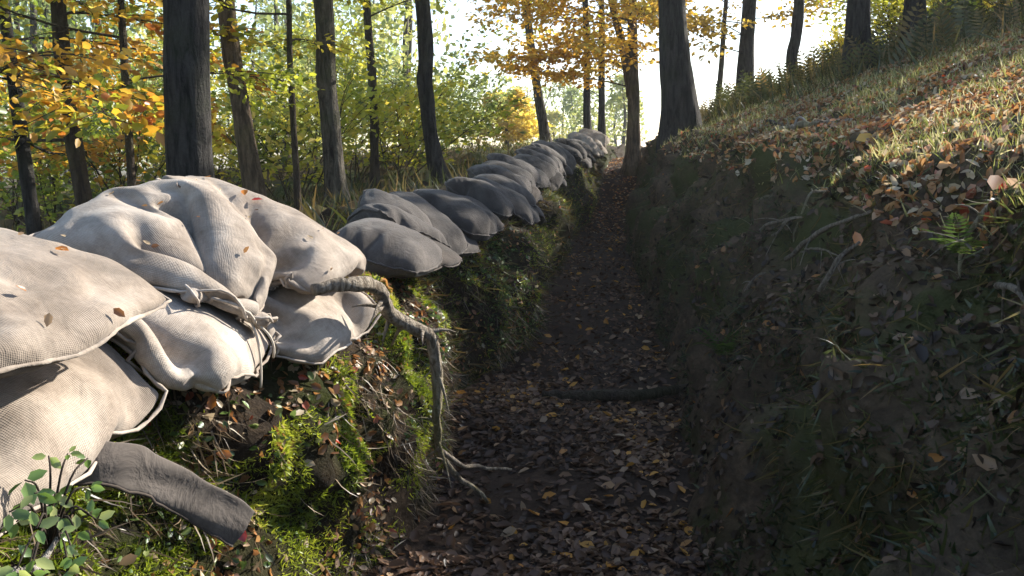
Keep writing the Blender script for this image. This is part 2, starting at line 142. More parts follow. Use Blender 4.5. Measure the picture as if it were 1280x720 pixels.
BAGS['L2'] = ((28, 18), [-1.6807, 2.0343, 0.9384], 0.0011, (
[169,-204,1,12,-14,28,2,0,1,0,1,1,1,0,1,8,-1,-9,5,169,-194,-11,4,18,-6,12,0,1,1,0,0,2,0,7,5,-4,-23,21,163,-200,9,-3,21,-13,19,-10,5,-1,0,2,3,-2,1,3,0,-3,11,131,-153,-16,
18,9,-13,-1,16,-9,3,-1,4,2,-4,4,-2,1,6,5,127,-164,-4,44,-13,-17,2,18,-10,2,0,1,3,-2,2,0,-1,7,6,97,-130,15,9,7,-29,10,13,-9,1,0,2,0,1,1,-1,0,7,5,93,-124,19,3,6,-26,
12,8,-4,-3,1,-6,15,-5,-1,1,0,7,-3,93,-107,10,2,3,-20,14,-3,5,-5,2,-7,10,-4,3,1,2,-18,25,97,-115,8,2,1,-15,2,14,0,-8,0,1,-1,3,-1,1,-2,-3,2,119,-121,7,1,1,-15,0,19,-3,
-7,-1,1,0,0,1,0,-5,4,-3,102,-81,-13,-6,12,-21,1,20,-3,-7,-2,1,0,0,0,0,-4,4,-4,101,-77,-13,-9,-1,1,2,7,2,-5,-4,0,1,-3,1,0,3,-4,-9,109,-78,-11,-12,-5,12,-2,2,4,3,-9,0,
-11,5,6,0,-2,-7,-3,105,-71,-13,-19,5,-1,2,16,-7,10,-13,-11,0,3,7,3,-5,-10,-4,103,-62,-18,-16,2,-8,20,6,-8,10,-10,-13,0,2,10,0,-4,-10,-6,102,-56,-29,1,-9,-6,24,-1,-3,3,-1,-16,-1,2,11,
-3,-3,-9,-6,101,-54,-32,-2,-3,-1,21,-3,-4,3,-3,-13,-2,3,8,-3,-2,-7,-7,102,-55,-30,-9,-11,30,3,-2,-5,2,-4,-10,0,0,5,-2,-2,-4,-6,98,-52,-31,-13,-3,29,0,-2,-4,-2,0,-10,0,-2,5,-2,-3,-1,
-7,90,-38,-36,-13,-4,31,-1,-4,-2,-3,-4,-4,-1,-3,4,-1,-2,-4,-5,80,-25,-35,-15,-6,34,-4,-4,-3,-3,-3,-3,-1,-3,-1,4,-3,-5,-2,67,-21,-16,-25,-8,36,-3,-8,-3,-2,-4,-2,-1,0,-6,4,-4,-4,7,13,47,
-19,-46,4,30,-6,-8,-3,-4,-3,-2,0,-1,-1,-5,0,3,1,-5,55,0,-37,-13,28,-3,-11,-4,-3,-2,-4,1,1,-5,0,0,5,-4,-15,59,10,-40,-7,31,-10,-16,-3,-7,7,-7,3,-3,-2,-3,11,-6,-1,-28,65,14,-16,-36,
37,-2,-27,-4,1,-1,1,0,-3,-5,11,-2,-7,2,-56,96,9,-44,45,-10,-17,-13,-5,2,-6,-3,12,-2,-5,-2,-2,-1,-1,-52,87,-8,6,16,1,-26,-5,-8,-5,-3,-9,21,-6,-1,-2,-1,-2,-7,-58,65,41,7,-3,0,-40,-9,
28,-11,-5,-7,0,3,2,2,-1,-5,-4,-614,587,33,-25,32,-8,0,1,1,0,0,2,0,12,-18,19,-16,122,-152,25,-8,21,-11,1,0,10,-14,15,3,-11,0,-5,17,-8,106,-127,7,-7,25,-9,0,-2,3,7,4,-10,9,-12,-9,
20,-4,85,-97,7,-17,25,-17,13,-3,-3,10,-2,3,0,-17,1,7,13,75,-92,0,-10,23,-18,0,18,-20,32,-13,1,-3,-18,10,-1,6,97,-108,0,5,-4,13,-16,8,1,-5,44,-35,-16,24,-10,0,2,89,-99,1,1,2,6,-16,
17,-5,-4,6,34,-37,-2,4,-1,24,57,-87,1,2,1,0,-5,8,7,-12,4,22,-16,-4,0,-2,-2,107,-110,0,-2,9,-2,-8,-1,19,-7,-4,17,-1,-14,0,-1,-2,103,-106,4,-7,11,-3,-8,-2,21,-8,-3,6,13,-15,-10,15,
-12,89,-76,-11,-28,53,-23,-9,-1,20,-6,-5,5,0,9,-17,11,-14,95,-80,-45,45,-8,6,0,-8,4,9,-11,2,5,-10,8,-10,4,63,-63,3,6,-6,4,-1,-4,2,7,-9,2,-3,-1,-6,11,-10,71,-62,-12,29,-18,-9,20,-6,
-6,10,-9,-2,2,-4,-6,4,4,64,-59,-16,33,-23,-2,17,-8,-3,8,-10,-6,7,-9,7,-4,4,64,-58,-18,33,-27,14,-2,7,-12,11,-18,10,-12,8,0,-4,2,67,-59,-19,36,-29,16,-4,5,-7,4,-15,10,-5,-1,1,0,0,
65,-94,55,0,-29,15,-4,0,5,-5,-16,9,6,-7,0,0,-2,55,-79,48,17,-41,13,-1,-3,6,-8,-12,9,1,2,-5,0,-2,43,-67,52,14,-35,-3,7,9,-23,22,-18,2,2,-2,0,2,-5,5,14,4,14,-26,-15,20,-13,13,
-16,13,0,-8,-1,-3,3,-3,1,29,-21,27,-60,55,-32,10,9,-19,7,1,0,9,-11,-3,-3,4,-21,59,-4,-58,42,-9,-2,-8,15,-18,13,-4,-6,7,9,-19,-29,44,3,31,-65,26,12,-21,9,0,7,-17,8,4,2,-13,14,-44,
54,-7,5,-23,11,0,6,-21,14,4,-5,0,8,-15,4,3,-20,6,54,-25,-21,4,3,-1,1,-4,-3,1,3,4,6,-8,-1,-66,81,26,-4,-33,-6,7,-1,-2,-5,-7,0,5,2,2,0,2,
],
[39,-53,33,-34,25,-49,79,-1,0,1,-1,1,-1,1,0,2,-1,-13,7,-510,508,-43,34,-62,4,74,-1,1,0,0,0,0,0,0,4,-2,-5,-11,-501,459,44,-41,15,-11,32,13,6,-5,4,0,-3,2,2,8,-5,-6,-24,-523,549,-8,
-60,-13,65,10,-15,19,-3,5,-4,7,-4,0,16,-9,-14,-19,-516,546,-11,-72,-2,76,2,-24,23,3,2,1,-6,4,3,11,-6,-16,-18,-517,551,-17,-68,-5,74,8,-25,17,8,1,-2,-1,2,4,10,-8,-14,-16,-519,557,-32,-54,-11,76,
5,-20,10,12,1,6,-16,10,2,6,-6,-9,-31,-483,531,-33,-46,-15,79,-7,0,-9,18,4,3,-7,3,1,-2,-1,-21,29,-558,572,-41,-47,-12,80,-6,-16,-3,21,4,2,0,-1,-3,-5,0,9,-5,-553,571,-35,-47,-7,77,-7,-27,8,
17,6,2,0,-1,-2,-5,7,-4,1,-584,613,-42,-64,29,53,-4,-31,6,16,11,1,-1,0,-1,-3,5,-7,5,-604,629,-35,-70,61,2,15,-22,-2,13,13,2,0,-2,-1,-1,0,0,1,-614,634,-23,-68,35,36,1,-16,-4,1,18,5,
-13,8,3,2,-3,-2,-1,-625,637,-11,-49,-6,55,0,1,-15,-10,22,-3,0,5,5,4,-5,-5,0,-632,634,-3,-28,-21,50,-18,21,-4,-20,19,1,-8,9,3,12,-10,-4,-2,-634,626,1,-2,-31,41,-32,30,5,-10,-2,8,-6,7,1,
15,-12,-2,-3,-636,628,14,-54,48,-2,-44,44,6,-12,8,0,-1,0,3,12,-9,-1,-4,-637,629,16,-46,11,35,-53,41,8,-9,7,0,-2,1,1,7,-5,2,-5,-640,630,17,-31,-24,55,-51,38,9,-3,0,3,-1,-4,4,4,-4,2,
-2,-632,606,30,-27,-34,61,-46,35,5,2,1,1,-2,-3,3,4,-4,1,0,-625,581,48,-26,-35,55,-36,32,4,2,-1,2,-1,-3,3,1,-2,0,3,-607,525,82,-19,-26,20,0,20,1,2,0,0,0,0,-3,4,-3,-2,10,-640,575,
50,-8,6,-27,17,18,2,0,1,0,0,-1,0,-1,-1,5,0,-615,533,58,17,-3,-27,9,24,1,0,1,0,-1,0,-1,0,0,5,-2,-604,515,53,30,-6,-1,-22,33,0,-1,1,1,0,-2,0,-2,2,5,-1,-596,505,58,17,11,
-39,30,11,-1,1,-1,1,0,-1,-2,1,2,1,2,-604,558,3,18,-22,25,15,4,-1,0,0,-1,1,1,-1,-1,1,1,1,-603,595,-30,13,-37,28,30,2,0,-1,0,-2,4,0,-1,-1,1,0,-1,-577,578,-20,-8,-34,3,58,-6,
2,4,1,1,-1,0,-1,1,0,-1,0,-603,550,-7,45,-64,80,-1,1,0,0,0,0,0,-11,13,-1,-6,-453,390,47,-17,-37,74,1,0,-2,-2,8,0,-6,1,-3,-7,14,-475,413,22,29,-72,75,4,1,0,-2,4,-1,-1,-3,-8,
9,5,-510,501,-42,36,-68,78,-4,4,2,-2,12,-21,12,-18,26,-2,-16,-511,523,-36,14,-63,82,-1,-6,5,-5,16,-20,10,2,-1,7,-8,-538,537,0,-41,-26,65,1,3,-3,0,-8,16,-21,21,-4,3,-3,-540,540,-2,-62,10,52,-5,
10,-5,-13,20,-25,20,-3,0,1,0,-525,526,1,-81,58,-5,33,-6,3,-18,15,-13,15,1,-14,6,13,-536,529,0,-93,89,-29,40,3,-32,21,-13,10,-1,11,-17,5,13,-532,525,-13,-80,96,-31,35,4,-37,24,-15,19,-10,14,0,-24,
24,-519,502,-20,-43,58,8,11,4,-27,16,-16,23,-2,-4,0,2,7,-527,497,-19,-13,58,-8,-3,11,-5,-9,-11,26,-6,4,0,0,5,-554,552,-67,14,51,-10,4,4,0,-12,-11,27,-3,-5,17,-11,2,-561,558,-46,-25,71,-1,-4,-2,
7,-17,-1,18,-2,2,14,-10,-2,-564,561,-35,-46,83,-7,0,7,-4,-20,15,8,-5,8,13,-15,1,-567,564,-28,-55,68,16,0,-3,-1,-13,17,-9,7,7,5,-8,1,-569,564,-18,-67,63,22,2,-2,0,-10,8,4,-4,6,4,-4,2,
-569,552,10,-85,52,35,0,1,-1,-6,1,7,-2,1,3,-2,4,-551,525,8,-72,41,44,-1,1,-5,5,-5,5,0,0,3,-2,4,-539,516,1,-65,23,57,2,-3,1,-1,3,-1,1,1,1,-2,5,-556,555,-15,-67,13,53,11,1,-3,
2,0,0,0,1,0,1,4,-538,518,15,-73,25,10,36,1,-3,3,1,-1,0,-3,3,1,4,-519,510,-19,-44,10,55,-28,31,-1,-2,3,-2,0,1,-1,-3,9,-500,472,-20,2,-24,65,-2,-19,21,-1,0,1,-1,0,-3,4,2,-518,
506,-19,-50,42,36,0,0,-12,12,0,0,-1,-2,3,0,5,-524,521,-39,-33,23,44,1,1,0,1,1,-1,-1,0,-2,1,5,-506,501,-38,-21,-3,59,4,1,0,0,1,0,-1,0,-1,0,0,
],
[213,-194,-29,41,-45,13,5,15,3,-16,-10,-11,1,12,8,-1,-6,-27,8,45,-23,18,-33,19,8,-12,15,3,-14,-10,-13,2,12,-3,-2,2,6,-41,90,-73,4,47,14,-76,69,-17,-12,9,-14,-20,-3,25,7,-9,-2,-17,-36,122,-96,18,
40,-20,-38,42,22,-27,10,-15,-35,18,3,30,1,-18,-34,-34,145,-93,5,18,-16,-4,4,46,-21,-7,-6,-34,-3,26,26,13,-29,-38,-36,180,-125,-19,15,24,-22,22,34,-14,-17,1,-42,3,23,27,13,-28,-41,-33,163,-82,-53,15,20,-11,
32,22,-5,-27,5,-23,-22,28,20,6,-23,-31,-28,145,-42,-84,12,12,3,47,2,8,-25,-21,12,-31,21,0,-5,-8,-24,30,85,-38,-81,11,0,22,32,24,5,-28,-20,-14,15,-9,-12,-16,5,16,32,25,4,-92,11,-9,36,20,36,2,
-25,-23,-16,8,5,-23,-19,29,-11,35,60,-48,-66,23,-33,51,0,51,3,-23,-23,-19,5,7,-20,-15,23,-12,33,72,-71,-47,22,-29,11,49,29,3,-15,-22,-25,12,-7,-4,-6,2,-4,34,47,-46,-46,5,-17,27,28,25,3,-3,-22,-22,
-18,17,14,4,-13,-16,-12,89,-31,-52,-13,-1,53,1,-14,34,4,-18,-47,3,15,27,10,-22,-30,-21,84,-2,-65,-11,-2,41,37,-35,17,20,-17,-44,-8,18,40,-1,-20,-32,-22,77,14,-80,6,-13,42,43,-21,-24,33,0,-51,-7,16,42,
-9,-15,-28,-24,70,21,-63,-22,15,3,64,-19,-24,32,-12,-34,-2,-1,43,-8,-14,-22,-24,65,22,-58,-26,-4,41,45,-17,-24,26,-13,-24,-4,0,32,-7,-11,-15,-22,54,25,-54,-25,-13,54,38,-16,-22,13,0,-23,-2,-9,32,-8,-10,-11,
-18,40,36,-56,-24,-12,56,34,-18,-8,-5,-6,-7,-2,-11,28,-7,-8,-15,-12,23,49,-50,-29,-11,65,23,-20,-8,-4,-6,-1,-2,-11,14,6,-10,-17,-7,7,48,-32,-30,-10,79,-2,-19,-5,-5,-3,-2,0,0,-8,11,-8,-16,10,-25,50,
-7,-37,3,63,-2,-20,-6,-4,-3,-3,1,0,-1,-4,-1,-2,-1,-39,54,6,-29,-3,57,-1,-23,-6,-5,-1,-3,2,0,-3,-1,1,1,-8,-47,56,16,-32,46,-27,35,-30,-3,-7,6,-5,4,-3,-2,-2,15,-14,-3,-63,64,21,2,-12,
26,-18,-13,-1,0,0,2,1,-3,-4,17,-6,-15,2,-17,-10,20,51,-31,10,-11,-3,-2,1,-3,-3,4,4,2,1,-2,-10,-1,-15,24,-39,70,-42,23,-9,1,-3,-4,-3,-6,5,7,3,3,-1,-8,-6,-9,31,-27,8,-6,8,8,14,
-29,5,-1,-5,3,8,4,3,1,-4,-3,207,-198,-44,19,23,-5,14,3,-14,-11,-11,1,12,30,-42,24,-30,74,-59,-30,0,57,-31,18,5,0,-28,4,16,-20,30,20,-70,27,97,-125,-5,25,9,26,-32,14,4,13,-41,5,18,22,27,
-80,13,102,-114,-11,17,15,16,17,-40,10,25,-14,-40,35,36,3,-59,-12,102,-86,-24,7,32,2,5,19,-22,-22,35,-51,43,11,30,-58,-14,62,-62,6,-24,68,-46,31,-22,27,3,-42,7,44,-32,36,-35,-15,39,-39,0,-21,77,-53,-8,
29,8,17,-28,-29,29,13,-33,2,29,9,-42,3,-17,73,-80,36,33,-29,31,-53,52,-33,-6,-31,14,29,53,-74,-1,7,39,-69,40,15,25,-26,-49,56,-2,-23,-39,20,27,69,-87,-21,43,6,-52,44,-4,39,-24,-53,39,21,-22,-22,-14,
41,82,-120,-11,27,47,-57,22,4,35,-13,-62,38,11,8,-37,6,28,59,-116,31,-30,48,17,-51,29,16,14,-73,35,25,-15,14,-8,-3,9,-2,-50,-7,44,27,-48,13,20,18,-72,41,1,29,-43,30,-14,22,-4,-61,11,24,12,13,-43,
27,32,-74,53,-28,40,-44,20,9,13,-3,-61,32,8,-20,37,-19,-14,54,-69,24,28,-36,26,-26,29,6,3,-62,54,-49,35,-4,17,-28,45,-37,-20,26,0,11,-22,20,8,6,-58,54,-59,47,-14,18,-22,41,-44,21,-24,17,0,-1,4,
10,-8,-19,37,-68,53,-16,9,5,17,-42,18,12,-19,8,0,0,29,-55,58,-45,-31,48,-1,-8,24,-17,-19,19,1,7,-8,-5,3,11,-34,54,-37,-37,35,9,11,-15,14,-6,-14,11,1,1,1,-2,-20,14,30,-30,-34,12,31,-5,10,
-13,12,0,-5,-2,-7,8,0,-35,62,-39,16,-36,-5,22,16,9,-17,9,3,-3,9,-5,-15,10,-28,35,-28,27,-37,25,-39,45,-1,6,-11,14,-4,-5,7,5,-8,-53,86,-81,46,-30,16,7,-32,39,1,3,-6,5,0,6,-9,10,-28,
42,-68,35,-37,32,0,6,-22,30,3,-1,2,5,-9,4,2,-2,-3,-6,-24,-17,24,4,0,2,12,3,2,2,4,3,-2,-2,-2,-15,3,-7,-23,12,14,3,0,0,-2,3,6,4,3,3,0,
],
))
BAGS['L3'] = ((28, 18), [-1.3936, 2.6969, 0.881], 0.0011, (
[88,-109,0,3,3,2,13,1,0,1,1,0,1,0,1,0,-1,1,2,59,-80,-3,3,1,-11,24,1,1,0,0,2,-1,2,2,0,-4,1,-1,56,-77,13,-5,-11,2,25,-1,-2,0,-2,-1,-1,4,3,0,-3,1,-2,54,-73,16,
-11,-16,19,15,1,-1,-3,-2,-4,1,5,2,-1,-1,1,-4,53,-67,14,-22,-3,23,8,1,0,-4,-2,-5,4,2,3,-1,-1,-1,-1,48,-59,-7,-5,13,7,9,0,0,-4,-2,-5,5,2,1,0,-1,0,-2,42,-57,-2,-3,14,3,
7,4,-2,-4,-2,-4,4,2,1,0,0,-1,-2,23,-36,2,-2,9,3,0,11,-3,-7,3,-7,5,1,0,1,1,-2,-2,10,-15,-5,-1,8,-1,4,11,-4,-5,-3,1,0,2,0,1,1,-2,-3,5,-3,-16,10,-1,6,-2,9,3,
-6,-5,1,1,1,-1,2,0,-1,-3,6,-7,-19,25,-12,8,0,1,11,-7,-3,-3,3,0,-1,2,-1,0,-4,7,-12,-11,27,-17,7,2,-4,16,-11,-6,13,-5,-1,-2,0,0,0,-3,7,-25,10,16,-3,-4,0,-2,1,7,0,7,
-5,-3,-4,0,-2,4,-4,-11,-21,53,-8,-9,-2,-1,-3,-3,12,3,5,-4,-5,-4,-1,-2,5,-5,-20,-9,50,-15,4,5,-11,-6,-1,9,5,6,-5,-5,-4,0,-4,5,-3,-50,46,22,-7,-6,10,-13,-9,10,3,4,3,1,-10,-4,
4,-5,4,-4,-54,49,12,17,-12,-17,13,2,-1,-1,2,3,0,-11,1,3,-5,3,-6,-53,52,-5,37,-8,-23,7,7,0,-6,4,2,-3,-6,1,2,-2,-1,-8,-49,13,66,2,-2,-20,-4,12,-1,0,-2,-2,-5,2,0,1,0,-4,
-9,-77,75,23,13,2,-18,-9,9,4,-3,-3,-4,-3,4,0,-6,13,-10,-11,-81,83,6,29,5,-15,-14,4,7,-5,-4,-4,0,3,0,-8,19,-14,-10,-102,120,-10,17,16,-4,-21,-2,8,-5,-4,-3,-1,5,-2,-7,20,-13,-12,-118,139,
2,-13,32,-3,-11,-15,2,7,-11,-1,0,4,-10,7,15,-8,-17,-134,145,19,-19,27,-2,3,-20,-9,7,-7,0,1,-2,-11,18,11,-6,-16,-156,162,-9,39,-3,-1,-2,-14,-3,-7,1,-2,0,-3,-10,23,8,-3,-17,-182,206,-38,33,13,
1,-5,-12,-5,-4,-3,-2,-1,-4,-8,27,4,-3,-13,-190,172,41,-4,-5,10,3,-16,-4,-3,-2,-1,0,-9,-9,33,-1,-3,-10,-231,248,6,-5,-1,0,-3,-7,-1,-3,-2,-2,-1,-20,22,15,-3,-2,-8,-229,209,40,0,-10,0,1,2,
-3,-7,-3,-4,-19,39,-9,0,-2,0,2,-699,655,22,-17,19,5,1,1,0,0,2,-1,2,-3,10,-13,3,41,-61,2,6,3,8,-1,4,-7,10,-6,1,0,1,12,-17,6,37,-59,6,5,-1,6,2,4,-7,10,-5,-1,2,5,-7,
2,2,35,-56,5,5,-1,4,1,7,-8,10,-4,-2,2,4,-6,2,2,31,-51,8,0,1,2,3,6,-9,11,-4,-1,0,5,-5,1,3,22,-38,5,-2,2,1,3,5,-6,6,0,-2,1,1,0,1,1,11,-19,-2,-3,2,1,3,
5,-4,2,2,-2,1,1,0,2,1,7,-15,-4,-1,1,2,2,3,0,0,1,0,-1,2,0,2,1,1,-5,-8,1,-1,2,3,2,0,0,1,-1,0,2,0,2,0,2,-11,5,-6,-1,2,3,2,0,1,-1,1,-1,1,1,1,
1,-31,59,-53,34,-20,3,1,4,0,-2,1,0,2,-2,1,2,0,-31,38,-7,1,-1,-7,0,8,-4,-1,-1,2,4,-4,-1,4,-1,-31,38,-15,22,-13,-6,-1,8,-3,-2,-2,2,4,-2,-2,3,0,-33,41,-17,-7,28,5,-23,5,
3,-7,3,-1,-2,5,1,-1,-1,-33,43,-19,-5,22,12,-36,31,-21,4,7,-6,-4,7,-1,0,-1,-38,53,-27,1,17,11,-30,15,12,-17,-1,7,-6,3,3,-2,-1,-41,57,-31,10,9,9,-27,26,-1,-10,-16,22,-9,2,3,-1,-2,
-46,58,-35,36,-14,13,-28,27,5,-31,13,4,8,-13,2,9,-8,-51,61,-34,21,25,-14,-27,32,0,-31,25,-9,6,6,-14,12,-7,-69,88,-42,21,-3,30,-42,20,17,-39,24,-4,0,11,-17,3,13,-82,71,-3,6,-19,39,-33,6,25,
-38,20,0,-1,3,4,-19,10,-69,88,-23,1,-17,39,-18,-11,29,-34,21,-1,-2,-1,1,-2,0,-96,129,-58,47,-45,32,-21,20,8,-29,12,3,0,0,3,4,4,-140,159,-67,62,-26,-24,29,13,-19,3,-12,11,0,0,6,10,0,-176,
189,-64,57,-33,9,19,-19,4,-2,-1,0,2,1,7,9,-2,-204,214,-46,22,6,2,1,-2,-5,-2,-2,-1,2,2,5,7,-2,-227,227,-1,-1,-1,1,2,-3,-4,-4,-2,-1,1,2,3,5,1,
],
[11,0,15,2,2,-1,4,0,0,0,0,0,0,0,-1,0,-2,2,0,-584,579,2,0,-1,-15,21,-1,1,-1,0,1,-1,0,-1,0,0,0,1,-577,578,-12,3,-4,1,6,9,-13,10,-1,-3,6,-1,-5,0,3,3,0,-579,582,-20,
13,-29,29,-3,-5,6,3,1,-2,1,2,-2,0,0,-2,8,-582,586,-25,-1,-4,21,-12,7,0,5,0,-5,7,-1,-2,1,0,0,2,-575,578,-4,-54,51,1,-11,6,1,4,2,-6,8,-2,-2,0,2,-1,1,-569,575,-4,-65,61,1,
-8,-4,6,7,-1,-3,5,-2,-1,0,2,-1,0,-562,570,-3,-75,71,-2,-1,-17,13,7,-1,-1,2,-2,-1,2,0,1,-1,-556,565,-18,-53,62,-5,5,-16,9,7,0,1,0,-3,0,2,0,2,-2,-549,553,-29,-23,42,6,-3,-4,-4,
9,2,1,0,-3,-1,4,0,0,1,-547,552,-60,28,12,12,1,1,-16,12,2,2,-1,-2,0,2,1,1,1,-546,547,-76,68,-11,16,-4,4,-12,10,2,-11,11,-1,-1,0,1,5,-2,-528,482,-15,56,0,3,-2,-8,13,-5,-1,-17,
21,-1,-2,1,0,7,-4,-507,440,-3,68,0,0,-2,-4,11,-7,-4,-17,24,-1,0,-1,-1,9,-5,-522,451,38,15,16,-7,7,3,-6,3,-8,-13,18,5,-3,1,-2,9,-4,-521,441,40,33,2,-7,8,0,5,-6,-4,-6,0,14,-3,
1,0,8,-5,-528,450,60,-1,-6,20,1,1,2,-5,-2,-5,3,7,0,1,3,4,-8,-529,457,69,-31,29,-11,13,1,0,-4,2,-1,5,0,0,2,7,0,-16,-526,487,37,-45,43,8,-8,7,-1,2,1,1,1,0,0,4,9,-5,
-20,-498,437,71,-52,35,18,-7,9,-12,8,2,1,0,0,0,3,10,-2,-25,-497,433,72,-19,-14,34,1,6,-14,10,1,1,0,0,0,1,11,-2,-20,-504,436,73,-1,-39,24,20,2,-10,7,2,0,-1,1,0,0,5,5,-15,-507,435,
76,0,-40,12,20,9,-1,-4,5,-1,1,-1,0,1,-7,14,-8,-497,420,74,3,-21,-4,-4,29,0,-1,2,-1,1,-1,-2,2,-17,17,5,-484,402,79,-27,5,2,2,14,1,1,0,1,-1,0,-2,-1,-21,18,13,-473,399,60,1,-18,
-4,12,12,2,1,1,0,0,0,-2,-5,-19,17,16,-478,416,40,5,-3,-2,-9,21,1,0,1,1,0,-1,-3,-13,0,7,14,-481,417,44,4,0,1,4,6,-1,0,1,0,1,-6,5,-17,4,2,13,-480,436,25,-4,14,1,2,2,
0,0,1,1,-4,-7,6,1,-3,-2,0,-445,432,22,-16,15,2,-1,1,-1,0,1,-1,0,0,-1,-2,2,-533,528,3,-4,-4,12,3,-5,0,-1,3,1,-2,1,-4,2,2,-534,530,5,-13,-11,24,2,-4,0,-1,4,-2,0,-2,-4,
6,1,-534,533,1,-13,-18,31,4,-8,1,-1,6,-2,-1,-2,-3,6,2,-534,529,2,-8,-27,35,3,-5,-1,1,5,-2,-1,-2,0,4,3,-523,502,14,-3,-31,33,1,1,-1,2,2,-1,-1,1,-1,3,3,-509,469,31,1,-35,31,-1,
7,0,1,0,0,-1,1,0,5,1,-511,467,37,0,-37,27,-1,12,0,0,-1,1,0,0,1,5,0,-526,497,22,1,-34,18,1,15,0,0,0,0,0,0,0,6,1,-534,522,-3,8,-30,9,2,19,0,1,-1,0,0,0,0,5,
1,-509,479,19,-2,-12,-10,7,22,1,-1,0,1,-1,1,-1,2,3,-490,443,27,14,0,-42,22,24,-4,-1,5,-1,-3,2,-1,1,1,-469,407,59,-11,7,-33,14,29,-5,-5,12,-6,0,-2,0,1,2,-456,389,65,-34,22,-2,-12,32,
-9,3,4,-2,-6,4,1,-1,2,-445,375,68,-46,43,-26,33,-19,15,1,4,-5,-7,7,0,1,1,-449,392,55,-58,58,-22,21,3,-17,15,-4,8,-10,7,-2,1,2,-449,406,37,-63,65,-12,10,-2,0,6,-5,4,-1,2,-2,1,2,
-453,438,-11,-40,62,-6,3,4,-8,6,3,1,-4,2,5,-5,-2,-454,461,-27,-45,58,8,-6,5,-2,0,4,3,-3,-2,6,-6,4,-456,453,-15,-52,69,-17,15,4,-14,6,6,1,-1,-6,10,-1,-9,-459,464,-2,-65,59,-5,16,0,-16,
10,4,0,0,-2,1,2,-2,-465,465,-5,-62,54,6,10,-2,-11,8,2,0,1,-1,1,-1,3,-448,419,12,-41,38,15,4,-2,-9,9,1,0,-1,0,-1,3,-7,-428,390,20,-19,40,-6,8,-8,9,-1,1,0,-1,-1,-1,0,-9,-432,
399,21,-3,25,0,-9,10,0,0,1,0,-2,-1,-3,-2,-6,-443,414,25,8,4,0,2,1,0,2,0,0,-1,-3,-3,-2,-3,-454,451,-20,28,2,1,1,1,1,0,1,0,0,-5,-2,-5,1,
],
[283,-260,-18,-12,1,-3,11,1,-1,-2,2,3,1,-4,-3,-9,-10,5,10,41,-15,-16,-16,-1,32,-15,6,-3,-6,-3,-3,-2,2,-4,-3,-4,-1,-3,70,-63,39,-48,36,-32,38,-15,21,-23,-5,-19,11,9,-15,2,-2,4,-9,63,-51,40,
-40,-11,14,25,10,-7,-17,-9,-16,-3,23,-5,-5,-9,-7,5,55,-38,36,-54,1,27,19,1,-4,-16,-10,-22,11,18,-13,3,-8,-7,-6,48,-2,-11,-30,11,18,20,-1,-3,-16,-10,-20,14,16,-18,5,-4,-7,-9,24,17,-5,-29,14,12,
16,5,-7,-16,-6,-17,14,14,-22,5,6,-13,-13,-9,51,0,-27,13,10,1,18,-10,-18,1,-17,16,9,-23,3,13,-13,-20,9,5,49,-63,38,12,-29,36,-8,-11,-17,8,1,12,-27,4,16,-13,-22,22,-18,64,-78,61,-13,-26,38,3,
-11,-9,-9,5,15,-31,6,13,-9,-22,27,-17,51,-73,69,-39,0,16,20,-10,-6,-2,-15,21,-29,4,8,-2,-22,14,36,-22,-25,53,-36,-9,4,36,-13,-5,18,-23,11,-24,-1,4,4,-22,15,53,-72,49,-3,-20,-10,-16,36,6,4,18,
-20,-6,-20,4,-8,11,-20,37,-15,18,-8,-2,-1,-19,-17,21,24,7,17,-13,-18,-14,-1,-13,18,-22,29,0,33,-67,38,11,-28,-10,-5,32,15,16,-10,-25,-9,-1,-16,20,-21,4,39,17,-54,8,30,-32,-13,11,24,9,15,0,-36,-7,
9,-21,18,-20,-8,51,10,-7,-53,21,-1,-1,10,16,3,9,0,-33,-1,9,-19,12,-22,-1,47,-5,12,-22,-33,15,16,9,9,-3,0,-13,-7,0,4,-11,-2,-21,25,11,10,5,-6,-27,-10,44,-1,-4,-4,-5,-6,0,1,1,-7,-11,
-19,27,29,-30,27,0,-22,-18,34,15,-14,-5,-6,-4,5,0,-9,12,-21,-21,49,-14,-20,42,-6,-7,-24,20,25,-18,-6,-5,-2,6,0,-12,20,-26,-20,29,17,-33,34,-1,7,-21,-4,31,-16,-6,-5,1,6,-2,-10,25,-28,-23,9,35,
-9,-10,21,5,-2,-26,22,1,-12,-1,-2,8,-9,3,22,-21,-31,-18,55,-1,-13,21,5,-1,-11,-9,10,-7,-1,2,-1,-7,14,17,-15,-32,-51,79,-2,6,2,-1,1,-5,-1,-4,0,-1,0,-2,-5,19,16,-14,-29,-35,35,-5,27,2,
-1,2,-2,-2,-3,-1,-2,-2,-1,-3,23,12,-12,-26,-40,19,44,-21,-12,25,5,-3,-1,-3,-1,-2,0,-4,-5,32,2,-7,-21,-48,40,4,-1,-3,1,8,11,-1,-5,-1,-2,0,-6,3,25,0,-1,-17,-53,18,20,-2,3,2,10,9,
-2,-5,-3,-1,8,-16,16,0,8,4,-1,168,-204,19,-17,13,8,4,-1,-8,-1,-4,-2,2,0,3,-16,8,40,-47,9,27,-45,34,1,5,-25,21,-22,-3,5,6,6,-15,10,29,-44,19,23,-57,34,9,7,-28,20,-21,-8,12,17,-30,
16,8,21,-37,19,18,-58,33,6,15,-35,26,-21,-9,10,19,-28,13,6,14,0,-21,27,-56,44,-19,28,-33,25,-17,-9,6,19,-21,8,6,7,20,-42,29,-51,50,-33,31,-26,19,-9,-10,7,4,6,-12,13,0,30,-51,28,-47,54,-42,
28,-13,8,1,-10,7,0,0,0,11,-8,34,-47,18,-42,60,-51,26,-1,0,1,-2,1,0,0,0,11,-12,34,-25,-13,-28,63,-58,28,0,0,1,-1,1,-1,0,0,9,-9,18,6,-31,-25,64,-62,29,1,1,-1,1,-1,3,-5,2,
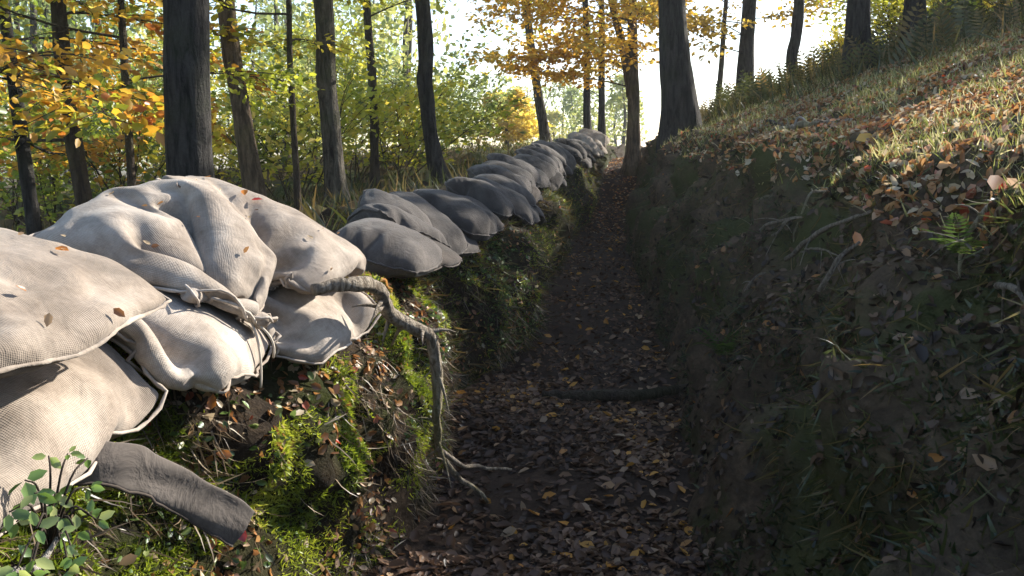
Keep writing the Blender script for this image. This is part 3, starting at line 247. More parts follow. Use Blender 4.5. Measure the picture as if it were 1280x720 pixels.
7,15,-32,15,12,-47,66,-69,32,3,-1,-3,3,-2,2,-1,1,3,7,26,-65,23,-1,42,-72,36,11,-23,13,12,-22,6,4,-1,2,7,18,-16,-30,2,55,-77,46,2,-25,17,22,-28,0,-6,12,-1,8,15,-15,-38,51,2,-65,37,
22,-17,-11,34,-42,17,3,-1,1,6,12,-13,-36,41,18,-41,-19,35,-2,3,19,-46,26,-5,1,1,-7,36,-35,-20,30,21,-36,19,-32,28,19,-28,-15,19,9,-14,8,-16,47,-50,2,11,26,-35,26,1,-17,-13,22,-20,10,19,-28,15,
-20,49,-60,34,-19,33,-34,22,9,-26,5,9,6,-22,16,11,-32,18,3,-34,25,10,6,-30,30,0,-24,19,-7,6,6,-18,24,-16,-34,44,-40,26,-2,18,-30,23,8,-25,15,-1,1,9,-18,15,2,-24,-10,0,30,-29,32,-21,10,13,
-23,14,0,1,4,1,-11,9,-20,10,-22,21,-21,31,-9,-5,19,-20,14,0,0,0,2,-1,-1,-18,5,-18,27,-27,25,-3,0,13,-16,9,2,1,1,3,1,11,-56,29,-12,9,-5,2,6,11,-5,0,-3,7,1,1,6,7,12,-78,
41,-14,2,7,-3,19,-13,8,0,1,2,4,2,5,12,7,-78,32,-16,6,10,6,5,1,4,-1,2,1,3,4,6,6,7,-79,26,-6,15,6,4,7,1,-6,0,-2,4,4,9,3,8,-1,
],
))
BAGS['C'] = ((36, 24), [-1.3098, 2.7578, 1.098], 0.0011, (
[131,-141,0,4,0,-16,3,14,0,0,1,0,0,0,1,1,-1,1,0,22,-33,6,1,2,-1,154,-154,-5,2,-3,-7,0,13,0,0,1,0,0,0,1,1,-1,1,0,1,-1,-1,-1,1,-3,155,-160,5,-4,-10,-4,27,-6,-1,-1,
-2,2,2,0,1,0,0,0,0,0,0,-1,-2,1,-3,154,-157,1,-12,-5,25,5,-7,-1,0,-1,0,1,1,0,0,2,-1,1,-2,1,-2,-2,1,-3,151,-152,-8,-13,24,8,3,-8,-1,-1,0,0,2,-1,2,0,1,0,-1,-1,
1,-3,-2,0,-2,148,-151,-14,7,21,-3,8,-11,0,-2,2,0,0,1,2,-5,8,-3,-1,-1,1,-3,-2,0,-3,143,-151,-8,19,9,-3,8,-12,1,0,0,-1,2,1,-6,6,6,-5,-1,-1,0,-2,-2,0,-2,134,-149,3,23,-3,
3,3,-10,3,-2,-1,-1,4,-4,-1,10,-1,-1,-3,-2,0,0,-3,0,-2,125,-143,15,17,-11,13,-4,-7,3,-4,-1,1,-1,-4,13,0,-2,0,-3,-1,-2,1,-3,0,-2,114,-131,24,3,-6,15,-11,1,-7,6,-6,0,-5,14,1,
-1,0,-2,-2,-1,-2,0,-1,-2,-1,104,-116,25,-9,4,11,-10,-7,8,-6,-2,-7,14,2,1,-1,-1,-1,-2,-2,-1,1,-3,-1,-4,97,-93,11,-13,15,3,-12,4,-2,-4,-8,10,5,1,1,-1,-1,-1,-2,-2,-1,0,-2,-2,-3,
91,-79,-3,-7,20,-4,-7,-1,-2,-9,5,8,2,1,-1,0,-1,-1,-3,-1,-1,-1,-1,-2,-3,89,-74,-14,7,15,-10,1,-3,-11,3,9,-10,15,2,-2,-3,-1,-3,0,-3,0,-1,-2,-1,-4,93,-82,-14,21,0,-11,16,-11,-7,1,
-10,22,1,2,-3,-3,-1,-2,-2,-3,2,-3,-2,-1,-3,94,-85,-14,28,-18,6,16,-23,-1,-3,18,1,0,1,-4,2,-6,2,-7,3,-3,-1,-3,0,-3,79,-61,-19,18,-19,29,-27,6,6,6,0,1,0,-1,0,-3,1,-7,2,-2,
-2,-2,-2,-2,-1,78,-83,30,-22,1,4,5,2,3,-1,2,0,0,0,-2,-1,-2,-3,-1,-1,-2,-3,-2,-1,-1,55,-49,23,-38,15,21,-13,2,-2,6,-1,1,-1,-2,0,-1,-3,-1,-1,-3,-1,-3,-2,-1,-2,52,-60,30,-9,-14,
30,-2,-13,7,0,0,-1,-1,-1,0,-2,-1,-2,-2,-1,-2,-3,-3,0,-1,20,-7,3,-23,35,-4,-1,0,-1,-3,1,-1,-3,2,-2,0,-2,-2,-2,-1,-3,-1,-4,0,-2,18,-13,-4,23,-8,10,4,-6,0,-2,-1,-1,2,-5,0,
-1,-2,-1,-2,-1,-2,-3,-2,-1,-2,20,-31,18,15,3,1,-1,0,-2,3,-4,1,-3,-1,-2,-2,-2,0,-2,-2,-1,-2,-3,-1,-2,-2,15,-12,18,5,10,-8,-2,0,0,0,-1,-2,-3,-2,-2,0,-2,-1,-1,-3,0,-4,-1,-3,
-8,22,-20,31,4,8,-6,-4,-2,0,0,-1,-3,-2,-3,-1,0,-2,0,-3,-1,-1,-4,-1,-3,-28,20,37,-6,11,0,1,-8,2,-6,0,2,-3,-4,-1,-2,-1,0,-1,-2,-3,1,-5,-1,-3,-46,37,52,-16,5,1,-4,0,0,3,
-8,-1,-3,-2,-2,0,-1,-1,0,-4,0,-4,0,-4,-1,-54,51,40,-18,15,0,0,-8,4,0,-8,0,-3,-2,-2,0,0,-1,-1,-2,-2,-4,-7,10,-9,-88,122,2,-18,17,-1,-2,0,-1,-2,-6,-1,-2,-1,-2,-1,0,0,-2,-1,
-5,1,-14,10,4,-109,144,-13,-10,14,-1,-1,-2,-2,-3,-1,-3,-1,-1,-2,-1,-1,-1,0,-4,2,-11,0,-6,22,-137,166,-7,-20,18,-5,-3,2,-4,-1,-3,-1,-1,-1,-2,-1,-1,-2,-2,1,-1,-8,-4,-8,27,-145,173,-20,4,6,
-7,2,-3,-3,-1,-3,1,-1,0,-2,-3,-1,-3,-2,0,2,-6,-6,-8,22,-143,174,-12,-5,5,-2,-3,-1,-3,-2,-1,0,1,1,0,-5,-5,-1,-2,-1,1,-4,-5,-4,-9,-98,147,0,-1,-7,5,-11,0,0,-2,-1,-1,2,1,2,
-20,26,-18,-7,8,1,-11,-3,-2,-17,-65,104,12,-5,2,-2,0,-4,-1,-3,0,0,2,1,-3,3,0,0,-1,-13,-2,-4,-3,-2,-14,-61,87,12,8,0,-3,-2,0,-1,-6,4,-6,6,0,-2,12,-3,-18,6,1,-4,-7,-5,-6,-10,
-57,65,21,16,-4,2,1,-7,-1,-9,7,0,-3,5,2,4,-1,-10,-4,0,3,-1,-6,2,-11,-422,434,-1,-21,14,-1,6,0,0,1,0,0,0,1,1,-1,1,0,-5,1,2,0,0,135,-132,-11,-5,18,-11,0,4,0,1,1,1,
0,0,-1,0,8,-2,-15,1,7,2,1,131,-134,-16,25,-2,-13,-2,8,-3,2,2,2,1,-3,-3,7,8,-9,-16,5,5,4,3,127,-143,12,10,-4,-16,-1,11,-6,5,1,3,0,-6,1,12,3,-16,-12,6,5,7,2,125,-144,19,
6,-5,-19,2,13,-12,10,1,3,-3,-6,8,9,0,-20,-8,8,5,7,3,120,-141,22,5,-10,-17,3,14,-15,12,2,2,-4,-5,13,4,-3,-22,-4,12,4,6,4,114,-136,22,7,-15,-18,7,15,-19,14,3,1,-7,1,13,2,-11,
-18,0,14,3,5,4,111,-135,25,7,-21,-15,9,15,-22,17,3,0,-8,6,8,4,-20,-12,4,15,3,3,4,107,-132,26,7,-26,-12,11,16,-25,18,4,-3,-5,10,0,5,-24,-7,10,12,3,1,5,104,-131,28,7,-31,-8,13,13,
-24,19,5,-6,-2,8,0,-1,-23,0,13,10,0,2,4,102,-129,27,9,-36,-3,13,13,-26,23,4,-6,-3,-3,16,-16,-18,9,16,1,2,1,3,100,-123,26,4,-37,1,15,11,-25,25,1,-5,0,-17,27,-25,-11,25,1,1,1,1,
4,96,-114,22,1,-36,0,15,14,-24,29,-2,-18,7,-11,20,-28,12,10,-1,2,0,2,2,96,-121,48,-12,-38,-9,24,12,-18,2,41,-57,12,17,-10,1,-1,7,0,1,2,-1,3,75,-82,43,-41,-31,23,19,-18,-14,15,28,-37,-5,
24,-5,-22,24,3,1,-5,2,0,2,82,-90,27,-36,2,5,7,12,-44,18,14,23,-51,30,-27,28,-2,2,0,-4,2,-1,1,69,-55,-27,14,-8,-9,32,-23,0,0,-22,46,-40,11,11,2,0,1,-1,-2,0,1,-1,64,-76,24,-26,
25,-27,20,-5,12,-29,-25,66,-42,23,0,-2,0,1,0,-3,0,0,-1,39,-38,31,-56,20,-17,28,2,-12,-43,29,45,-22,3,-1,-3,-1,0,-1,-2,0,0,-1,25,-9,-36,37,-26,-6,6,30,-33,-22,38,10,-9,9,-7,-3,1,-1,
-2,0,0,-2,-1,24,-38,5,21,-22,18,-21,32,-21,-6,-8,6,38,-6,-13,-3,0,-3,2,-4,2,-1,-2,-4,-10,17,-5,-11,24,-4,8,-19,-2,-14,31,14,-8,-3,-7,-1,-2,-5,4,1,-2,-1,-38,51,-19,0,0,-1,31,-30,-7,
38,-29,0,14,18,-15,-4,-4,-8,4,2,0,-1,-2,-34,42,-28,11,-5,20,14,-27,-26,59,-5,-10,-4,6,14,-22,-5,8,-10,7,-3,0,-2,-68,80,-29,22,-15,2,22,-18,-8,24,15,1,-27,0,25,-7,-20,-2,5,10,-7,-4,-1,
-71,66,4,-19,28,-25,26,-14,20,-8,0,20,0,-25,-4,29,-10,-21,2,7,11,-14,-1,-93,77,29,-19,-13,13,18,-18,31,-22,3,-2,23,-2,-27,2,22,-8,-18,1,21,-18,0,-102,74,36,-1,-27,15,19,-9,1,21,-29,15,-13,26,
-1,-29,13,-13,25,-25,27,-21,0,-138,125,27,-36,14,18,2,-10,12,-19,29,-21,0,-5,26,-1,-24,-3,-5,24,-7,16,-25,-140,127,13,-24,30,-8,35,-25,0,-11,15,9,-16,-6,1,23,0,-34,4,-1,31,-6,10,-178,140,-6,12,14,
2,-2,15,-16,-13,7,15,3,-25,8,0,21,-15,-18,1,1,33,-3,-148,110,-4,17,17,-7,5,-11,24,-28,-4,23,2,-18,0,2,2,19,-27,-4,1,0,29,-122,72,25,5,10,-6,5,-7,-1,15,-25,6,24,-11,-12,-1,3,1,15,
-28,4,1,1,-88,66,27,9,7,-12,6,-7,-1,-5,17,-22,19,10,-15,-8,-1,-1,8,6,-17,0,-2,-98,90,22,3,10,-8,-5,2,-5,-8,7,3,4,6,-2,-6,-10,0,0,5,-3,3,-8,
],
[0,22,2,-1,-1,-21,-4,28,0,0,0,1,-1,0,0,1,-1,1,-1,-20,12,1,1,0,0,-503,506,-2,-1,-2,-3,-20,31,0,1,-1,0,1,-1,1,-1,1,0,-1,-4,-4,-1,0,0,-12,-478,500,-6,1,-5,-20,5,24,0,1,
0,0,-1,1,0,0,0,-2,1,-3,-4,-1,-1,-5,-9,-468,494,-5,-3,-16,3,-15,33,1,1,-1,0,0,0,0,-1,0,1,-1,-4,0,-5,-1,-5,-10,-459,489,-6,-13,5,-28,10,28,0,0,1,0,-1,0,0,-2,3,-2,0,-5,
4,-7,-4,-4,-11,-449,482,-16,8,-20,-20,22,21,1,-1,1,0,-1,0,0,-1,0,1,-1,-5,3,-5,-5,-4,-13,-440,474,-14,6,-31,-8,30,13,0,1,1,-2,0,0,-1,2,-4,3,-1,-4,1,-4,-4,-5,-15,-430,462,-4,-9,-32,
6,33,6,0,1,1,-2,1,-2,1,-5,6,-1,-1,-3,-1,-3,-3,-5,-18,-421,453,1,-28,-19,16,30,3,-2,3,-1,0,-1,-1,-3,3,1,1,-2,-3,-1,-2,-4,-5,-21,-410,446,-5,-35,-8,27,22,0,0,2,-1,0,-4,0,1,
2,1,0,-2,-2,-3,0,-5,-4,-30,-391,439,-21,-32,4,34,12,0,-1,3,0,-4,2,-7,6,2,0,0,-1,-4,-2,0,-4,-7,-21,-399,440,-34,-22,14,32,8,-2,2,1,-4,3,-9,8,-1,1,1,0,-1,-4,-2,0,-5,-6,-19,
-395,428,-40,-10,24,26,2,1,1,-2,2,-9,6,1,1,1,0,0,-2,-2,-3,-1,-4,-6,-18,-387,402,-28,-1,31,17,-1,3,-4,4,-3,1,-1,-4,5,1,2,-1,-2,-3,-2,-1,-4,-7,-16,-382,377,-10,9,35,4,-4,5,0,0,
-4,2,-2,-2,4,3,0,-1,-1,-4,2,-5,-4,-6,-15,-402,402,-16,25,23,1,-9,9,-1,-1,-3,-1,1,3,2,-1,2,0,-5,4,-5,-3,-3,-9,-13,-416,419,-18,45,-1,-10,12,2,1,-7,-1,1,3,3,-2,3,0,-2,1,-2,
-2,-3,-5,-9,-13,-406,396,5,40,-28,28,0,0,-9,1,2,0,3,2,0,2,-1,-1,0,-2,-2,-3,-5,-10,-12,-425,421,20,-8,25,-4,4,2,-17,11,2,1,1,1,1,0,0,0,-1,-1,-3,-3,-5,-10,-12,-403,395,-5,42,2,
-3,-2,-5,4,6,1,1,1,1,0,0,0,0,-1,-1,-3,-2,-6,-10,-13,-402,390,23,4,2,10,0,2,2,2,0,1,2,0,-1,2,-1,0,-1,-2,-1,-3,-6,-9,-15,-388,367,40,-12,24,-5,-5,10,-1,3,1,0,0,3,0,
0,0,0,-1,-1,-2,-3,-5,-10,-16,-376,370,15,-6,17,6,7,-2,1,-4,7,-3,5,0,1,0,0,0,-1,-1,-2,-2,-5,-11,-17,-367,355,31,-9,10,-9,17,5,1,2,-4,2,3,2,0,0,1,-2,0,0,-3,-2,-5,-10,-19,
-360,349,17,25,-6,-19,16,4,9,1,0,1,2,0,2,-1,0,0,-1,-1,-1,-3,-4,-12,-19,-363,363,-11,51,-5,-17,-4,14,-2,14,-1,-3,3,2,0,0,1,-2,1,-1,-4,1,-6,-12,-22,-338,330,0,35,7,1,-7,2,-2,-2,
17,-1,1,1,0,0,0,0,0,-2,0,-7,2,-16,-23,-350,353,10,-10,35,-2,0,-9,7,2,9,0,0,1,0,0,0,0,-1,1,-2,-2,-22,13,-33,-335,338,1,-15,47,2,-7,3,4,4,2,1,0,1,-1,1,0,0,0,-1,
-1,0,-10,-31,10,-366,382,-36,-3,41,4,1,2,4,0,2,1,-1,1,1,0,0,0,-1,0,1,-9,8,-30,-19,-347,372,-15,-16,32,14,4,-3,4,2,1,0,0,0,2,0,0,-1,1,-1,1,-4,0,-15,-41,-351,402,-34,-10,22,
24,-3,3,3,1,2,-1,-1,1,0,2,0,0,-1,0,0,-1,-1,-8,-52,-365,416,-17,-13,1,30,5,0,3,1,0,0,-1,0,-1,3,1,-1,0,0,0,-1,-1,-1,-48,-400,429,-6,1,0,11,14,-1,1,2,-1,0,-1,-1,0,
0,-4,7,-1,1,0,-1,-3,1,-31,-422,410,17,5,20,-2,0,4,0,0,2,-2,0,-1,-13,9,5,-1,2,0,0,-1,-2,-2,-13,-449,413,40,8,-1,1,3,1,2,-3,0,4,-2,-1,-13,8,4,0,-5,2,7,-2,-1,-4,-14,
-442,434,11,11,-3,3,-7,12,0,3,-3,-2,2,-1,-4,-4,-19,21,3,4,-2,3,0,1,-30,-439,468,-1,-17,-14,24,8,0,1,-1,0,1,-1,1,-1,1,0,-1,-43,36,2,1,0,-454,459,-3,-32,18,12,1,3,-1,1,1,0,
-1,1,-1,0,-2,1,-39,27,8,3,1,-454,456,-10,-18,13,11,-2,5,-2,3,-1,1,-1,0,0,-1,-5,4,-36,25,7,6,1,-456,453,2,-33,25,3,-1,6,-2,2,1,-1,0,0,0,-6,0,1,-31,23,8,7,1,-455,448,3,
-31,27,-2,1,6,-4,5,-1,1,-1,-1,1,-12,9,-7,-23,23,6,8,1,-457,447,2,-28,29,-7,3,6,-7,9,-1,0,-1,-1,-2,-14,17,-15,-14,23,5,6,0,-458,447,3,-27,30,-12,7,5,-9,11,-1,0,-1,0,-10,-6,16,
-20,-3,20,4,6,-2,-459,447,3,-23,28,-16,11,4,-11,14,-2,0,-1,0,-21,12,5,-19,7,16,3,5,-3,-459,445,5,-21,25,-16,14,2,-13,15,0,-1,-1,-4,-23,24,-7,-13,14,11,3,3,-3,-457,439,10,-19,20,-14,15,1,
-15,18,-2,-1,1,-13,-17,31,-19,-2,16,6,2,4,-4,-452,427,18,-16,13,-10,15,1,-19,21,-3,0,-1,-25,9,16,-21,11,13,0,4,3,-5,-442,405,32,-10,2,-3,13,-1,-20,23,-3,-6,4,-31,26,0,-16,24,1,-1,4,3,
-3,-432,380,39,4,0,-6,11,-1,-20,17,0,-3,-3,-23,32,-14,6,8,2,-3,4,5,-3,-430,381,19,48,-33,-2,14,-3,-12,-7,-1,18,-1,-19,24,1,-22,22,-1,-2,3,3,1,-438,391,47,-6,-14,8,-2,5,-9,4,-3,-10,9,
2,13,-27,26,1,-1,-3,1,3,2,-438,423,5,9,-17,-12,1,26,3,-9,-20,-3,19,-1,-5,11,4,0,1,-2,1,0,3,-426,416,12,-13,-12,0,-7,29,-18,1,12,-25,0,26,-6,5,0,5,-1,-1,0,0,1,-410,419,-9,-29,
3,4,9,-18,8,18,10,-25,3,5,-5,12,2,2,2,-2,1,-1,-1,-377,379,-30,3,19,-29,21,4,-17,38,-21,-29,31,7,-10,6,2,5,1,-1,0,-1,-2,-362,348,-11,-6,27,-12,7,-13,2,33,-25,-38,51,-5,0,-1,0,8,
1,-1,0,-1,-1,-362,358,-24,2,-11,23,17,-21,-8,31,-3,-48,38,7,-19,15,5,2,-1,0,2,-1,-2,-357,355,-10,-37,17,30,4,-20,-18,34,-21,17,-26,30,-1,-11,17,-3,0,2,1,0,-2,-349,320,22,-10,-32,51,-1,-37,19,
-21,32,-1,-6,-18,27,-2,6,0,0,1,1,1,-1,-366,333,33,-29,6,11,30,-62,1,23,-6,26,-21,18,-28,29,0,-1,1,-4,5,4,-2,-381,371,5,-45,31,18,-13,-32,21,24,-19,-2,16,-7,-6,3,13,1,-2,-3,0,7,2,
-375,352,3,-4,-2,19,-19,5,-11,11,16,-18,-2,16,5,-19,5,14,0,-2,-7,10,0,-390,378,-3,-8,21,2,-26,-9,20,-1,3,12,-23,5,18,-2,-14,2,13,0,-17,18,2,-383,376,-29,25,5,-5,9,-44,45,-25,18,-10,14,-17,
1,5,9,3,-16,16,-22,25,0,-389,377,9,-29,27,-3,-1,-24,23,4,-24,25,-4,4,-22,-2,25,1,0,-16,12,-10,17,-382,369,2,-13,4,22,-30,9,15,-8,5,-24,26,-1,1,-25,10,15,2,0,-13,11,-13,-354,364,-42,44,-4,
5,-8,-22,31,-1,-3,-10,-7,15,7,-1,-25,18,5,3,1,-11,2,-371,364,-28,29,11,-2,0,-1,-18,24,0,-19,-13,29,2,1,0,-24,20,4,1,3,-14,-387,363,27,-27,29,-1,3,-1,5,-20,18,-1,-28,6,20,3,1,-1,-19,
19,2,1,0,-422,387,26,0,-23,29,-6,7,-1,2,-13,11,-10,-20,12,14,3,1,-4,-1,5,-1,-1,-426,400,22,0,-14,16,3,-2,4,-1,0,-1,-7,-7,-9,6,15,2,2,0,-4,2,-12,
],
[283,-275,-2,6,2,2,3,-19,-5,-5,0,3,6,2,3,2,0,-3,-3,-16,2,-2,-1,0,0,44,-8,-4,2,0,-4,5,-18,-4,-5,1,3,3,3,2,2,-1,-1,-3,-15,-4,-1,-1,0,-8,59,-16,3,0,-7,0,16,-22,-3,1,
-5,0,1,2,1,-1,-6,14,-14,-9,-3,-2,-2,-2,-7,61,-15,1,-9,0,18,-1,-19,-4,2,-1,-2,-1,0,-2,-3,17,-14,-4,-7,-2,-5,-3,-1,-8,59,-9,-10,-4,19,1,2,-22,0,-1,-1,-1,0,-1,-2,14,-10,-4,-6,-7,
4,-8,-6,-1,-7,55,-7,-12,9,17,-8,5,-23,0,0,1,-2,-1,-1,8,-11,12,-10,-7,-8,5,-8,-6,-1,-8,49,-5,-7,20,5,-6,1,-20,0,2,-1,-2,-1,5,-11,8,10,-14,-7,-7,1,-5,-4,-3,-7,39,-1,3,23,-6,
-1,-5,-17,4,0,-4,-1,3,-6,-1,19,-12,-2,-9,-8,0,-3,-4,-4,-6,27,7,14,18,-12,5,-14,-10,7,-6,-3,0,-2,-3,19,-4,-7,-3,-8,-7,-3,0,-5,-3,-7,15,20,22,7,-10,5,-19,1,-8,8,-9,-1,-4,20,-1,
-7,-2,-6,-7,-5,-5,1,-4,-4,-4,-2,38,24,-4,-1,-1,-17,-6,9,-8,-4,-5,14,13,-12,-2,-3,-6,-5,-7,-4,1,-4,-4,-7,-8,58,13,-8,7,-9,-17,8,-7,-4,-7,9,19,-14,3,-2,-6,-5,-6,-6,-4,0,-3,-5,-5,
-16,74,1,-7,10,-12,-8,-4,-4,-9,5,23,-10,0,-3,-3,-3,-6,-6,-5,-4,0,-3,-5,-6,-18,85,-16,7,2,-14,-1,-5,-12,2,18,-12,10,3,-5,-6,-4,-6,-6,-3,-5,0,-4,-4,-6,-14,81,-21,15,-8,-12,7,-9,-4,-1,
0,12,1,3,-5,-6,-7,-5,-5,-5,1,-4,-6,-2,-6,-3,67,-25,23,-21,1,7,-14,0,-1,15,3,-4,-3,-7,4,-14,2,-12,6,-6,-6,-5,-2,-5,0,60,-13,3,-13,17,-18,-2,1,18,-1,-2,-3,-10,9,-13,2,-13,5,-6,
-3,-7,-5,-2,-3,-16,81,-10,-17,20,-26,1,5,13,2,-4,-1,-4,-5,-1,-4,-4,-4,-3,-3,-4,-6,-6,-1,-3,-23,92,-18,-1,-8,2,-1,-7,21,-8,-2,-2,-4,-3,-3,-1,-4,-3,-3,-4,-4,-5,-8,1,-5,-37,103,-1,-13,-15,
9,3,8,-4,-6,-1,-2,-4,-4,0,-1,-4,-2,-4,-3,-5,-5,-7,-1,-3,-38,86,21,-14,-1,-4,0,-3,0,-3,0,-2,-7,1,0,-2,-4,-2,-4,-3,-4,-5,-8,0,-4,-37,85,8,8,-15,1,0,-2,-2,0,-3,-1,1,-9,1,
-3,-2,-3,-2,-4,-3,-5,-7,-2,-4,-29,70,1,14,12,-17,-8,4,0,2,-6,3,-7,-1,-5,-2,-1,-3,-2,-4,-2,-5,-7,-2,-4,-19,43,24,2,17,-17,0,-5,-1,-4,7,-4,-4,-4,-4,-2,0,-3,-2,-2,-4,-3,-8,-3,-4,
-7,30,33,-21,27,-17,7,-1,-7,-1,-1,0,-5,-3,-3,-2,-1,-1,-1,-4,-3,-4,-7,-4,-2,-16,58,14,-13,-19,24,0,1,0,-14,2,5,-6,-5,-3,0,-2,1,-3,-2,-7,1,-10,-4,-1,8,26,-3,29,-48,26,10,0,0,0,
-15,1,-2,-3,-2,0,-1,1,-3,-5,3,-13,-1,-7,1,5,48,-46,47,-22,3,-4,18,-7,-3,-8,0,-2,-2,0,-2,0,0,-1,-3,-2,-5,-13,-1,-1,13,45,-47,28,0,-9,14,-3,-4,-2,-3,-1,0,-2,-2,0,0,-1,0,-2,
-7,4,-10,-7,-12,26,30,-15,-19,29,-6,-1,0,-2,-1,0,-1,-1,-1,-2,0,-1,-1,0,-3,2,-13,10,-18,-6,32,-16,25,-26,31,-8,-3,4,-3,-1,-1,0,0,-1,-1,-1,-2,-2,0,1,-1,-6,-1,-10,4,14,-3,-19,15,24,
-8,2,-4,1,-2,-1,2,-1,1,-1,-3,-2,-1,-3,1,2,-3,-5,-3,16,-23,25,-28,-1,32,0,-2,-1,-1,-1,0,2,0,0,1,-2,-6,-2,0,0,0,0,-5,1,12,-29,47,-39,-2,-5,32,-5,1,0,0,-1,1,1,1,0,
3,-18,6,0,-2,2,-1,-3,0,13,-11,27,-43,-4,27,-15,5,12,0,1,-1,1,-1,1,18,-41,11,1,7,-8,3,0,0,-1,9,27,-35,-19,9,5,-3,14,2,1,3,5,-17,3,9,14,-22,-3,-11,-5,0,14,-2,3,3,6,
60,-82,-9,21,-15,18,16,-12,2,-7,9,4,-20,16,6,3,-38,3,3,8,21,-8,-5,1,-22,280,-252,3,-2,15,-8,-15,-4,-5,1,2,5,2,2,2,-1,-1,-3,-16,-1,1,1,0,28,-7,-4,14,8,-15,-12,0,-4,0,3,3,
2,2,0,0,5,-9,-15,-4,5,1,2,25,-12,-1,25,-2,-21,-7,4,-6,1,2,4,3,-2,-1,7,8,-24,-5,-6,4,5,1,21,-16,14,15,-5,-22,-2,5,-8,4,1,4,2,-4,1,15,-1,-28,0,-5,3,7,2,17,-18,20,
12,-8,-22,-1,10,-12,6,1,4,-1,-3,6,17,-11,-27,2,-3,3,8,4,9,-16,24,10,-13,-19,1,13,-17,9,1,4,-4,-1,14,11,-21,-19,1,1,2,7,6,1,-13,27,9,-18,-15,3,13,-19,10,3,2,-5,2,20,2,-28,
-10,-1,4,3,5,9,-9,-8,28,8,-21,-12,4,15,-23,14,3,-1,-5,9,19,-7,-31,-1,-4,8,3,4,9,-16,-5,28,10,-25,-8,6,13,-23,14,4,-3,-3,17,11,-16,-25,1,-2,8,3,4,8,-21,-4,30,9,-25,-5,6,12,
-24,16,4,-4,0,21,4,-27,-13,0,0,10,2,1,9,-26,-3,29,13,-27,-2,7,10,-25,18,5,0,-2,14,4,-32,-1,-6,13,-4,6,0,10,-33,6,21,13,-22,0,7,6,-24,24,-3,12,-7,5,3,-30,5,8,1,-14,10,1,
9,-35,14,4,29,-24,0,4,9,-26,31,-14,13,6,0,-12,-17,27,-25,13,-19,9,2,8,-37,6,13,30,7,-15,-15,-2,-28,32,-13,59,-1,-14,-29,9,15,-23,-7,-3,4,1,8,-59,52,-17,23,35,-29,2,-61,47,6,9,13,22,
-24,-12,2,-8,1,2,-18,3,1,7,-60,56,-15,38,-18,-1,8,-32,32,-5,-1,2,59,-41,-13,8,-9,3,-12,-6,-1,-1,4,-55,48,14,-1,-6,6,3,-9,9,3,-3,3,17,17,-19,-5,-3,-8,-3,-12,3,-3,-1,-60,69,-3,8,
-5,10,-7,-3,2,-1,11,-10,21,6,4,-13,-4,-8,-4,-10,1,-2,-6,-51,58,8,6,-2,-10,0,13,-1,-3,9,-20,14,25,2,-13,-3,-13,-3,-6,-2,-2,-7,-51,65,7,2,-15,10,-3,-10,26,-10,-2,-3,7,29,-16,3,-6,-14,
-5,-1,-1,-6,-6,-36,36,16,8,-9,-4,10,-4,2,2,3,6,1,-12,24,-7,-6,-14,4,-11,4,-5,-7,-44,60,-9,13,1,-13,3,16,-1,-11,12,12,-19,0,6,13,-16,-2,-16,6,5,-7,-8,-41,50,9,-9,13,-16,14,2,12,
-37,22,26,-5,-32,20,1,-6,-18,4,3,4,-6,-6,-45,44,25,-20,17,-21,12,11,4,-19,5,17,5,-25,-2,12,-7,8,-6,-20,11,1,-2,-50,54,2,-2,5,-3,0,8,20,-18,-10,3,9,10,-28,-10,18,0,3,8,-29,7,1,
-39,52,-12,8,-8,3,19,-3,2,13,-24,-3,0,16,-20,3,-17,17,2,8,4,-25,0,-34,48,-6,-1,0,4,11,9,-16,22,-3,-21,2,-4,1,-12,17,-24,16,3,18,-31,2,-15,32,-20,10,-3,15,-2,18,-22,10,2,6,-28,6,
9,-30,15,11,9,-9,-18,6,0,3,-5,3,8,-4,0,27,6,-36,19,-7,2,10,-29,2,-1,22,-10,-1,-18,31,-24,3,-15,13,32,-31,-9,36,-10,16,-27,23,-28,20,-2,-23,-1,1,21,-13,5,0,-6,16,-12,-41,56,-7,-5,-13,
23,7,-10,-6,7,7,-31,30,-34,11,1,-3,25,-26,9,2,-4,10,-36,51,-9,-37,33,5,-5,6,-12,-4,5,14,-33,2,4,3,7,1,12,-16,-3,-4,15,-16,17,13,-44,31,8,-14,13,-16,15,-19,17,-6,-27,9,2,9,3,16,
-21,1,1,-4,30,-16,-25,5,29,-17,13,-11,6,-14,15,-9,17,-24,-16,9,3,6,19,-1,-4,-23,1,62,-70,6,1,29,-5,-8,8,-4,-13,5,9,9,2,-38,-2,10,1,14,8,-2,3,-34,
],
))
